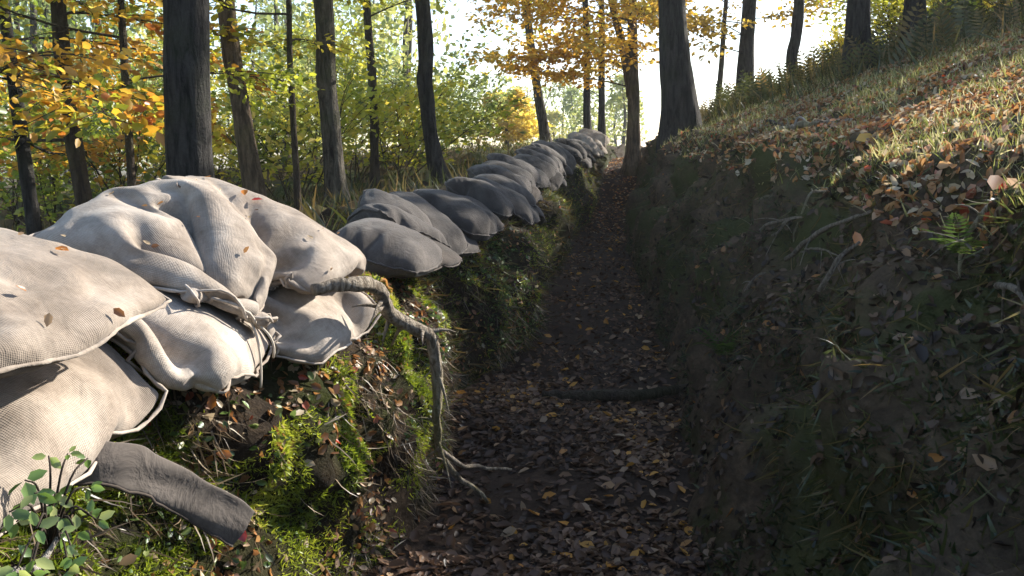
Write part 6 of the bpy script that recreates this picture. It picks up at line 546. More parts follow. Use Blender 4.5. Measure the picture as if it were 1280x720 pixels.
11,-15,23,-15,7,-18,25,-23,23,-41,28,-4,9,-15,11,-12,10,-22,19,-22,9,27,-38,50,-107,74,-24,42,-35,41,-8,3,4,-36,40,-33,37,-19,-21,17,-9,29,-34,6,26,-44,5,21,-6,-2,23,-49,40,-72,65,-28,15,2,13,22,
-1,-13,-38,33,7,-11,25,-27,-30,34,7,-10,7,-25,35,-33,13,-13,22,-8,-26,16,-46,63,-20,-5,-11,45,8,0,-7,-19,-14,41,-12,-19,-6,28,-24,2,15,18,-45,24,2,-8,-13,17,-11,-16,-3,-34,66,-18,-3,-17,51,8,-16,2,
-13,12,-22,35,-40,36,-44,31,17,-49,48,-22,17,-19,-22,42,-25,-7,-5,-11,-66,92,0,-10,-2,37,-30,18,5,8,-35,32,-14,-12,19,-8,-4,-1,-26,27,13,9,-6,-26,-18,37,-12,-11,-4,153,-135,3,6,2,-1,1,14,-34,7,8,
5,-4,-9,-3,-5,-2,3,4,-26,2,2,3,-3,0,-1,-6,100,-69,4,6,3,2,13,-17,3,-33,27,6,-2,-5,-20,2,11,-6,10,-26,-7,5,-6,6,3,-3,-14,120,-88,5,11,6,12,-16,0,2,-2,-34,36,-1,-5,-47,16,70,
-46,-15,-7,3,-11,12,-14,-1,-4,14,108,-97,5,17,16,-15,3,-1,-1,2,-13,-20,27,1,-48,31,58,-64,4,-15,12,-17,1,18,-21,-15,24,111,-103,7,21,10,-18,10,-3,0,1,-13,4,3,7,-41,43,-16,-8,-16,-2,9,3,-10,
-5,17,-40,31,102,-98,7,34,-22,9,3,-3,0,1,-14,6,5,12,-22,-7,-4,8,-16,-7,6,5,0,-11,6,-1,-13,114,-99,12,27,-19,10,3,-1,5,7,-51,34,13,-9,-16,-3,-4,9,-4,-14,-15,16,6,5,-27,-7,32,96,-106,
15,19,-15,13,1,2,5,4,-50,28,21,-17,-12,2,-5,21,-36,27,-38,13,-3,10,-10,-10,18,107,-111,25,-10,14,2,3,3,6,-1,-39,8,33,-24,-4,1,14,-13,-18,26,-26,-12,22,-14,-5,0,21,90,-102,16,7,4,3,4,6,
9,-23,-6,-21,39,-20,-3,6,18,-29,-11,35,-38,6,-7,1,-4,20,-7,93,-97,11,9,11,-5,5,11,6,-35,8,-18,25,-12,2,6,13,-29,-13,41,-40,1,2,-3,5,-6,15,97,-108,10,11,8,9,-15,28,-11,-35,14,-7,7,-1,
8,-2,11,-17,-28,47,-41,1,3,-2,3,0,15,99,-117,9,11,22,-20,13,19,-20,-32,14,1,4,1,4,4,5,-7,-36,40,-33,2,-4,5,6,0,11,102,-122,8,12,23,-27,28,10,-28,-20,1,19,-8,7,2,5,1,4,-44,46,
-48,8,3,4,4,2,6,104,-119,5,11,23,-28,36,0,-39,0,3,20,-27,16,4,3,3,10,-50,49,-51,3,11,3,2,2,6,105,-116,1,8,24,-26,29,8,-35,-14,35,-9,-29,21,4,5,3,17,-55,49,-44,-7,18,-1,-6,5,
9,107,-111,1,-6,29,-22,20,16,-37,-10,43,-18,-35,24,3,5,8,16,-50,54,-56,-7,20,-9,1,2,9,112,-111,1,3,-8,25,-16,30,-41,5,37,-21,-39,27,0,3,23,-4,-18,28,-54,-5,19,-5,-6,4,7,121,-121,12,-13,5,
12,-1,24,-46,25,24,-23,-39,29,-3,8,4,17,-1,3,-52,-4,13,3,0,-10,8,115,-96,-5,-11,7,4,7,18,-40,33,16,-25,-38,27,-4,18,-14,36,-9,11,-59,-5,8,8,4,-13,2,112,-92,6,-10,1,-9,17,10,-23,32,8,
-26,-36,23,0,26,-22,32,5,-10,-40,-11,5,10,2,-12,0,104,-78,-9,3,4,-12,22,-16,27,-13,20,-26,-32,46,-41,38,-19,28,9,-8,-35,-14,1,15,-8,-4,-2,116,-120,33,-16,10,-10,18,-17,39,-6,-9,-11,-15,-3,19,-5,3,
11,18,-8,-37,0,-12,16,-9,-4,-1,100,-76,-26,34,-24,7,7,23,-12,19,-20,-14,-6,35,-27,-21,46,-19,28,-7,-24,-13,-14,19,-13,-3,22,52,-65,19,-23,25,-16,26,0,-9,1,1,-11,21,-30,3,8,15,-13,27,-5,-18,-12,-23,
23,-18,20,-30,101,-103,41,-25,22,22,-7,-20,-10,23,-2,11,12,-40,-4,-10,31,23,-17,9,-14,-5,-34,13,18,-13,-29,104,-97,22,18,-13,32,-31,3,11,-15,31,8,-31,2,0,-23,28,-8,20,2,-16,18,-53,7,10,20,-49,90,-74,
24,-21,31,0,-19,10,6,16,9,-21,-19,4,37,-55,47,-50,60,-21,-16,23,-29,-11,-1,37,-54,61,-28,-1,-22,35,-10,3,18,-3,-9,20,-31,19,-13,30,-56,32,-16,33,-2,-49,51,-19,-9,-23,46,-55,25,18,-20,-10,32,7,-41,59,
-42,31,-10,16,-50,54,-19,-19,14,-15,8,1,2,-15,24,-8,-29,50,-60,-9,59,-42,35,-33,56,-45,32,-14,17,-18,11,-15,0,31,-40,11,20,-35,11,26,-44,41,-40,5,44,-60,-37,85,-46,35,-10,15,-3,-11,29,-27,21,-22,17,0,
-14,-9,20,-15,24,-33,9,17,-25,9,-2,22,-48,-42,77,-23,28,-20,20,1,1,-8,0,6,0,0,-1,-2,2,-9,7,-1,-3,-12,10,0,-4,1,7,-15,-70,78,-13,20,0,5,-4,1,6,-6,0,3,-1,0,-4,3,-2,-3,3,-9,
4,-3,5,-5,0,5,-11,-91,109,-38,38,12,-32,30,-15,-3,2,20,-22,13,-4,-14,25,-30,11,-8,21,-14,-13,26,-27,1,33,-32,-87,84,1,19,-3,11,-8,17,-14,-34,41,0,13,-45,26,15,-24,-14,8,31,-21,-34,33,-19,21,6,
-32,-90,100,0,32,-29,33,-11,6,-25,-12,45,-33,13,20,-52,33,4,-34,45,-26,-2,1,-1,12,-5,-25,21,-115,98,0,32,0,14,-5,-30,-7,38,-22,24,-33,6,-9,13,14,-38,32,-1,15,-40,24,-11,-28,29,-15,-81,84,0,14,20,
3,-29,-1,30,-28,23,-3,10,-27,-29,32,14,-37,32,-4,20,-34,6,-1,-17,12,6,
],
))
BAGS['V1'] = ((28, 18), [-0.3609, -0.2574, -0.0285], 0.0011, (
[75,-88,1,2,1,2,-2,4,1,1,1,1,1,4,-2,2,1,2,0,59,-76,-3,4,-1,2,1,2,1,1,1,1,1,2,1,1,0,2,1,58,-74,-1,2,0,-1,2,2,1,1,1,1,1,1,2,0,0,2,0,61,-74,0,
-1,2,-1,2,2,0,1,0,2,1,0,2,1,-1,2,-1,63,-72,-1,0,-1,2,0,2,0,1,1,0,1,1,1,1,0,0,0,64,-71,-1,-2,3,-1,0,2,0,1,1,0,1,1,0,1,1,0,-1,64,-69,-1,-2,1,1,
0,1,0,1,1,0,1,0,1,1,-1,2,-2,65,-67,-5,3,-1,0,0,1,1,0,0,1,1,0,0,1,0,1,-2,66,-69,1,0,-2,1,-1,1,1,0,0,1,1,-1,1,1,-2,2,-1,62,-59,-4,-2,0,0,0,1,-1,
1,1,-1,1,1,-1,1,-1,0,0,60,-51,-9,0,-2,1,-1,1,0,0,0,0,1,0,0,0,0,-1,-5,72,-67,9,-5,-4,0,0,0,0,0,0,0,1,-1,1,-1,1,-6,4,59,-52,2,0,-6,-1,-1,0,0,0,0,0,
1,-1,0,0,-3,-3,5,60,-51,-2,3,-7,2,-3,-1,0,0,0,0,0,0,-1,0,-4,1,-1,67,-53,-2,-1,-1,-2,0,-2,-1,0,0,0,0,-1,-1,0,-2,-1,-1,69,-53,-3,0,-2,-1,-2,-1,0,-1,0,0,-1,0,-1,
-1,-2,0,-2,71,-54,-2,-1,-2,-1,-1,-1,-2,1,-1,-1,0,0,-2,0,-2,-1,-1,70,-52,-4,2,-4,0,-2,-1,-1,-1,0,0,-1,-1,-1,-1,-1,-2,-1,72,-54,0,-3,0,-2,-2,-1,-1,0,-1,-1,0,-1,-1,-2,-1,0,
-3,69,-46,-3,-3,-2,-1,-1,-2,-1,0,-1,-1,0,-2,0,-1,-3,-1,-1,69,-46,-2,-3,-2,-2,-2,0,-2,0,-1,-1,0,-2,0,-2,-2,-2,-2,73,-48,-2,-2,-3,-2,-1,-2,0,-2,1,-2,0,-2,-1,-1,-3,-1,-3,74,-46,
-4,-2,-4,1,-4,0,-2,0,-1,-1,0,-1,-2,-2,-2,-2,-3,76,-47,-3,-4,-1,-2,-3,-1,0,-1,-1,-1,0,-1,-2,-2,-2,-2,-4,77,-47,-3,-2,-4,-3,0,-2,0,-1,-1,0,-2,0,0,-4,-3,-2,-3,77,-47,-3,-3,-3,
-2,-1,-1,-1,-1,-1,-1,0,-2,0,-2,-3,-3,-4,77,-45,-4,-4,-3,0,-2,-1,-1,-1,0,-2,-1,0,-2,-1,-2,-4,-4,77,-45,-6,-3,-2,-1,0,-2,-1,0,-2,-1,-1,0,-2,-1,-1,-3,-6,76,-65,24,-10,-2,-1,-2,-1,
-1,-2,0,-2,-1,-2,-1,-1,-3,-8,23,-489,475,1,1,1,9,-6,1,1,1,1,1,-5,6,3,1,1,54,-73,3,0,5,6,-9,4,0,3,0,3,-7,5,3,2,3,53,-75,3,3,4,6,-12,5,2,1,1,4,-8,4,4,
2,3,54,-76,1,7,3,4,-10,3,3,1,1,4,-8,3,4,4,3,53,-76,2,6,2,5,-11,6,1,0,1,4,-6,4,2,3,4,54,-77,2,6,2,3,-7,6,-2,1,1,0,1,2,0,3,5,55,-78,3,5,1,1,1,
1,-3,3,0,0,1,1,0,4,4,56,-77,2,6,1,1,0,0,-1,2,-1,2,-1,1,1,3,5,56,-77,3,5,2,0,0,0,0,1,-1,1,0,1,0,2,8,55,-76,2,6,1,0,0,0,0,1,-1,1,0,0,1,1,
9,52,-71,1,6,0,0,1,-1,1,-1,0,1,0,0,0,2,8,47,-61,1,1,1,1,-1,1,-1,1,-1,1,0,0,0,1,3,58,-65,1,1,0,0,0,1,-1,1,-1,1,0,0,0,0,4,58,-65,2,0,0,1,-1,1,
-1,1,-1,1,0,-1,1,-1,4,59,-63,0,0,1,0,-1,1,-1,1,-1,1,-1,1,-1,-1,4,60,-62,0,0,0,0,-1,1,0,-1,0,1,-1,0,-1,1,1,63,-63,0,1,-1,1,-1,-1,1,-1,1,-1,-1,1,-1,0,1,
64,-62,0,0,0,-1,1,-1,-1,1,-1,0,-1,0,0,-1,2,63,-60,0,-1,0,0,0,-1,0,-1,0,0,-1,0,-1,0,0,66,-60,-2,1,-1,0,0,0,-2,1,-1,-1,1,-2,0,-1,1,65,-58,-2,-2,3,-1,-1,-1,0,
0,-1,-1,0,-1,0,-1,0,66,-59,0,-2,2,-1,-1,0,-1,-1,0,0,-2,-1,2,-3,0,67,-59,0,-1,3,-4,1,-1,-1,-1,0,-1,0,-3,2,-1,-2,67,-58,1,-1,2,-3,0,-1,-1,0,-2,0,-2,0,0,-1,0,66,
-56,-1,-1,3,-3,-1,-1,0,-2,0,-2,-2,1,-1,-1,0,66,-54,-1,0,0,-1,-1,-2,-1,0,-2,-1,-2,0,-2,2,-1,65,-52,0,-2,1,-3,0,-2,-1,0,-2,-1,-2,0,-2,0,0,
],
[1,21,-1,1,0,0,-1,2,0,0,0,0,1,-2,1,1,-1,1,0,-434,430,0,3,-1,1,1,-1,1,-1,1,0,0,0,0,0,1,-2,-2,-436,438,-6,7,-1,0,0,1,0,0,0,1,-1,1,-1,0,2,-3,-4,-438,439,-1,
4,1,0,0,0,1,0,-1,1,0,0,0,0,0,-3,-3,-441,440,6,-4,3,1,1,0,0,0,0,1,-1,0,1,-1,-1,-2,-4,-440,438,4,6,-5,3,2,-1,0,1,-1,1,0,-1,1,-3,4,-6,-4,-440,439,3,4,2,-2,
3,0,-1,1,0,0,0,0,0,-2,1,-5,-3,-438,435,9,-5,6,1,0,1,1,-1,0,0,0,1,-2,0,-4,1,-6,-433,434,-5,10,2,1,1,0,1,-1,1,-1,1,-1,0,-1,-2,-10,6,-424,405,17,7,0,1,1,0,1,
0,-1,1,0,-1,0,-1,-1,-6,-16,-413,428,0,6,1,1,1,0,1,0,0,0,-1,1,-1,-4,4,-6,-7,-438,454,-18,8,4,2,1,1,0,-1,1,0,0,0,-3,2,-4,-12,15,-437,418,22,-14,7,3,2,1,0,0,0,0,
0,0,-2,-1,-10,12,-20,-417,424,9,6,-6,-4,8,1,0,0,0,0,0,0,-1,-7,7,-6,-7,-437,440,3,4,1,3,-3,3,1,-1,0,0,0,-1,-2,2,-3,-4,-4,-444,446,2,5,0,1,2,0,0,0,0,0,0,-1,0,
-2,0,-5,-3,-448,448,5,3,0,2,0,1,0,0,0,0,0,-1,-1,0,-1,-4,-4,-449,449,8,-3,4,0,1,1,0,0,0,0,0,-1,-1,-2,3,-6,-4,-449,453,-3,10,-6,5,1,0,0,0,-1,1,0,-1,-1,-1,-2,0,
-6,-439,429,15,4,0,1,1,-1,1,0,-1,1,-1,0,0,-2,0,-8,3,-450,451,-4,10,-1,1,0,1,-1,1,-1,1,-1,0,-1,-1,1,-4,-17,-426,439,6,1,1,1,0,0,1,-1,0,0,0,0,-1,-1,1,-5,-8,-441,448,
3,3,1,-1,1,0,0,0,0,0,-1,1,-1,-1,0,-3,-7,-444,450,2,5,-4,3,0,0,-1,1,-1,1,-1,1,-1,-3,3,-4,-5,-445,449,3,2,0,1,-1,0,1,-1,0,0,0,0,0,-1,-1,-2,-5,-441,445,3,2,0,
0,0,0,0,0,-1,1,0,-1,0,1,-2,-2,-5,-436,439,4,2,0,0,-1,1,-1,1,-1,0,0,0,0,0,0,-4,-4,-430,432,7,-1,1,-1,0,0,0,-1,1,-1,1,-1,1,-1,0,0,-9,-419,429,-6,6,-1,1,-1,0,
1,-1,0,0,-1,1,-1,0,0,-7,10,-466,464,-1,1,0,-1,1,1,-1,1,0,0,-3,3,1,-1,1,-401,399,0,1,0,-2,1,1,0,0,1,-1,-1,1,1,0,0,-409,407,2,-1,0,-1,0,1,1,0,-1,1,-2,2,1,
0,-1,-416,415,0,1,0,-2,0,2,0,0,0,0,-1,1,1,1,-2,-421,418,3,1,-1,-1,-1,3,-1,0,1,-1,0,1,0,2,-4,-425,422,4,1,0,-1,0,0,0,1,0,0,0,0,0,2,-4,-430,427,4,1,0,0,0,
-1,1,0,0,0,0,1,0,1,-5,-433,431,4,2,-1,0,0,0,0,0,1,-1,1,0,0,1,-5,-435,432,5,2,-1,0,1,-1,1,-1,1,0,-1,1,0,3,-9,-430,425,8,3,-1,1,0,-1,1,0,0,0,-1,1,1,1,
-11,-416,413,0,12,0,0,0,0,0,-1,1,0,0,0,1,2,-20,-415,424,5,3,0,0,0,0,0,0,0,0,0,0,1,2,-10,-437,436,6,2,0,0,0,0,1,-1,0,0,0,0,0,3,-9,-440,438,7,1,0,0,1,-1,
0,0,0,0,0,0,0,3,-8,-443,440,8,0,1,-1,0,0,0,1,-1,-1,1,0,0,4,-10,-444,444,7,-1,0,0,0,0,1,-1,0,-1,1,-1,2,2,-7,-448,447,6,-1,1,-1,0,0,0,0,0,-1,1,-1,1,3,-5,
-453,452,5,-2,0,0,0,0,0,0,-1,1,-1,0,2,2,-5,-453,453,4,-2,0,0,0,-1,1,0,-1,1,-1,0,1,2,-2,-455,454,4,-3,-1,1,-1,1,-1,0,1,-1,0,0,1,2,-1,-455,454,3,-4,0,1,-1,0,0,
0,0,0,0,0,0,3,-1,-452,453,0,-3,0,0,0,0,-1,1,0,0,-1,0,1,3,-1,-448,450,-1,-4,0,1,-1,1,0,-1,0,0,1,-2,1,4,-1,-440,441,0,-5,0,1,0,1,-1,0,0,0,-2,1,1,3,-1,-430,
430,0,-2,0,0,-1,1,0,0,-1,1,-2,2,-1,2,0,-420,419,1,-1,0,-1,1,-1,0,1,-1,0,-1,1,-1,2,0,-410,410,0,-1,0,1,-1,0,0,0,-1,1,-1,0,1,-1,0,
],
[143,-140,1,-1,0,0,0,-3,0,0,0,0,0,-2,-1,1,-1,0,0,-5,28,-11,-2,-2,-2,0,-3,0,0,0,0,0,-2,-1,-2,-1,-1,-13,10,29,0,-15,2,0,-1,-5,0,0,0,0,0,-3,-1,-1,-1,-6,-13,15,36,-7,
-6,-6,-3,-2,-2,0,0,0,0,0,-1,-2,-3,-6,-4,-12,17,42,-14,3,-10,-8,-1,-1,0,0,0,0,0,0,-1,-6,-10,-2,-12,20,43,-11,-9,3,-9,-4,-2,1,-1,0,0,-1,1,-4,-8,-2,-6,-12,20,45,-11,-4,-10,3,
-8,-2,-1,0,0,0,-1,-1,-3,-6,-5,-6,-11,22,44,-14,4,-11,-4,-4,-2,-1,-1,0,-1,0,-2,-4,-2,-13,2,-13,21,44,-4,-9,-7,-4,-3,-2,-2,-1,0,-1,-1,-2,-3,-3,-9,-8,-4,20,47,-11,-6,-7,-3,-3,-3,-2,
-1,0,-1,-2,-1,-4,-3,-7,-6,-12,30,38,-7,-5,-7,-4,-3,-3,-2,-1,0,-1,-2,-1,-4,-8,0,-6,-12,27,29,6,-5,-7,-6,-3,-4,-3,0,0,-2,0,-3,-7,2,-10,-7,0,18,45,-27,18,-9,-5,-7,-3,-3,0,-1,-1,
0,-2,-4,-7,-11,12,-22,31,39,-13,-12,9,2,-13,-6,-1,-1,0,0,-2,-1,-5,-10,7,-11,-10,26,40,-10,-3,-6,-9,7,-11,-1,0,-1,-1,0,-3,-7,4,-12,-2,-10,25,39,-9,-4,-5,-4,-5,-2,-3,0,-1,-1,-1,-3,-1,
-5,-6,-4,-10,25,39,-10,-3,-6,-6,1,-5,-2,-2,0,0,-2,-3,-4,0,-6,-6,-9,24,39,-14,3,-11,1,-5,-3,-3,0,-1,0,-2,-2,-3,-6,0,-7,-10,24,37,-6,-11,3,-8,-3,-3,-1,-2,1,-2,0,-3,-2,-4,-8,1,
-13,24,41,-13,-5,-6,-3,-3,-1,-3,0,0,-2,0,-2,-2,-3,-7,-8,-4,23,33,-4,-9,-6,-3,-2,-2,-2,0,0,-1,-1,-2,-2,-2,-6,-5,-14,29,34,-13,0,-8,-4,-1,-3,-1,0,-1,1,-1,-2,-3,-2,-5,-5,-13,26,34,
-11,-4,-8,2,-7,0,-2,1,0,0,0,-2,-2,-4,-5,-5,-11,25,31,-9,-8,1,-8,-3,-1,1,0,0,0,0,1,-4,-7,0,-7,-11,24,31,-11,-2,-9,-6,0,0,1,0,0,0,1,0,0,-6,-8,-3,-11,23,28,-11,-3,-8,
-2,-1,1,-1,1,0,1,-1,1,-1,-2,-7,-4,-12,22,24,-12,-5,-3,-1,-1,0,1,0,0,0,1,0,-1,0,-4,-6,-11,17,23,-17,-1,-2,-1,2,-1,1,0,0,0,1,0,0,0,-1,-3,-15,14,4,-2,0,0,1,0,1,
0,-1,2,-1,1,0,0,0,1,0,-2,85,-85,0,2,0,9,-11,0,0,0,0,0,-9,6,2,2,-1,-14,10,1,4,3,6,-12,1,1,0,0,2,-10,5,3,3,2,-19,6,2,6,6,4,-14,3,0,1,1,2,-11,4,5,
6,1,-22,4,0,10,7,2,-14,4,1,0,0,3,-10,3,5,9,2,-24,-1,3,10,4,4,-14,7,-1,0,-2,5,-8,4,3,8,4,-26,-3,5,9,3,4,-9,9,-11,5,-1,-1,2,1,2,6,7,-29,-3,5,9,3,1,1,
4,-12,5,0,0,0,0,1,9,6,-28,-5,4,13,3,-1,0,3,-8,4,-1,0,0,0,0,8,10,-29,-8,5,15,2,0,-1,1,-3,1,0,-2,1,-1,1,7,13,-29,-13,6,17,2,1,-2,0,-1,0,0,0,-1,-1,0,7,
18,-26,-23,1,25,2,0,0,-1,-1,0,0,0,-1,1,-1,5,23,-40,-11,5,16,3,1,1,-1,0,0,-1,2,0,-4,1,7,15,-28,-18,7,14,3,0,2,0,0,-1,1,1,1,-1,-3,6,17,-30,-17,9,11,3,1,1,0,
1,0,0,4,-2,-1,-3,4,18,-28,-18,11,8,4,1,1,0,1,-1,2,2,0,0,-5,2,19,-28,-15,10,7,4,1,2,-1,1,-1,2,2,0,0,-6,2,19,-28,-13,11,6,3,2,1,-1,0,0,2,1,2,-1,-6,0,19,
-26,-10,9,6,3,2,-1,0,-1,1,2,1,0,1,-6,-1,18,-23,-9,8,8,1,0,0,0,-1,1,0,2,1,0,-5,-1,15,-18,-10,12,4,0,0,0,-1,0,0,1,1,0,1,-3,-1,10,-13,-6,9,5,-6,4,-2,1,-1,
0,0,0,1,1,-4,1,9,-12,-1,4,8,-11,6,-1,-1,0,1,-1,0,0,4,-10,4,6,-7,6,-5,9,-12,7,-2,1,-1,1,-3,4,-4,8,-10,-2,6,-1,-1,3,10,-18,9,-1,-1,0,3,-5,1,8,-15,5,7,-11,6,
-1,9,-9,6,-4,-1,2,-1,0,2,-1,-4,7,-6,-5,5,2,-5,4,2,0,1,-2,0,1,0,-2,1,0,0,-2,1,6,-6,-2,-1,2,1,0,1,0,0,1,-2,2,0,0,1,2,-1,
],
))
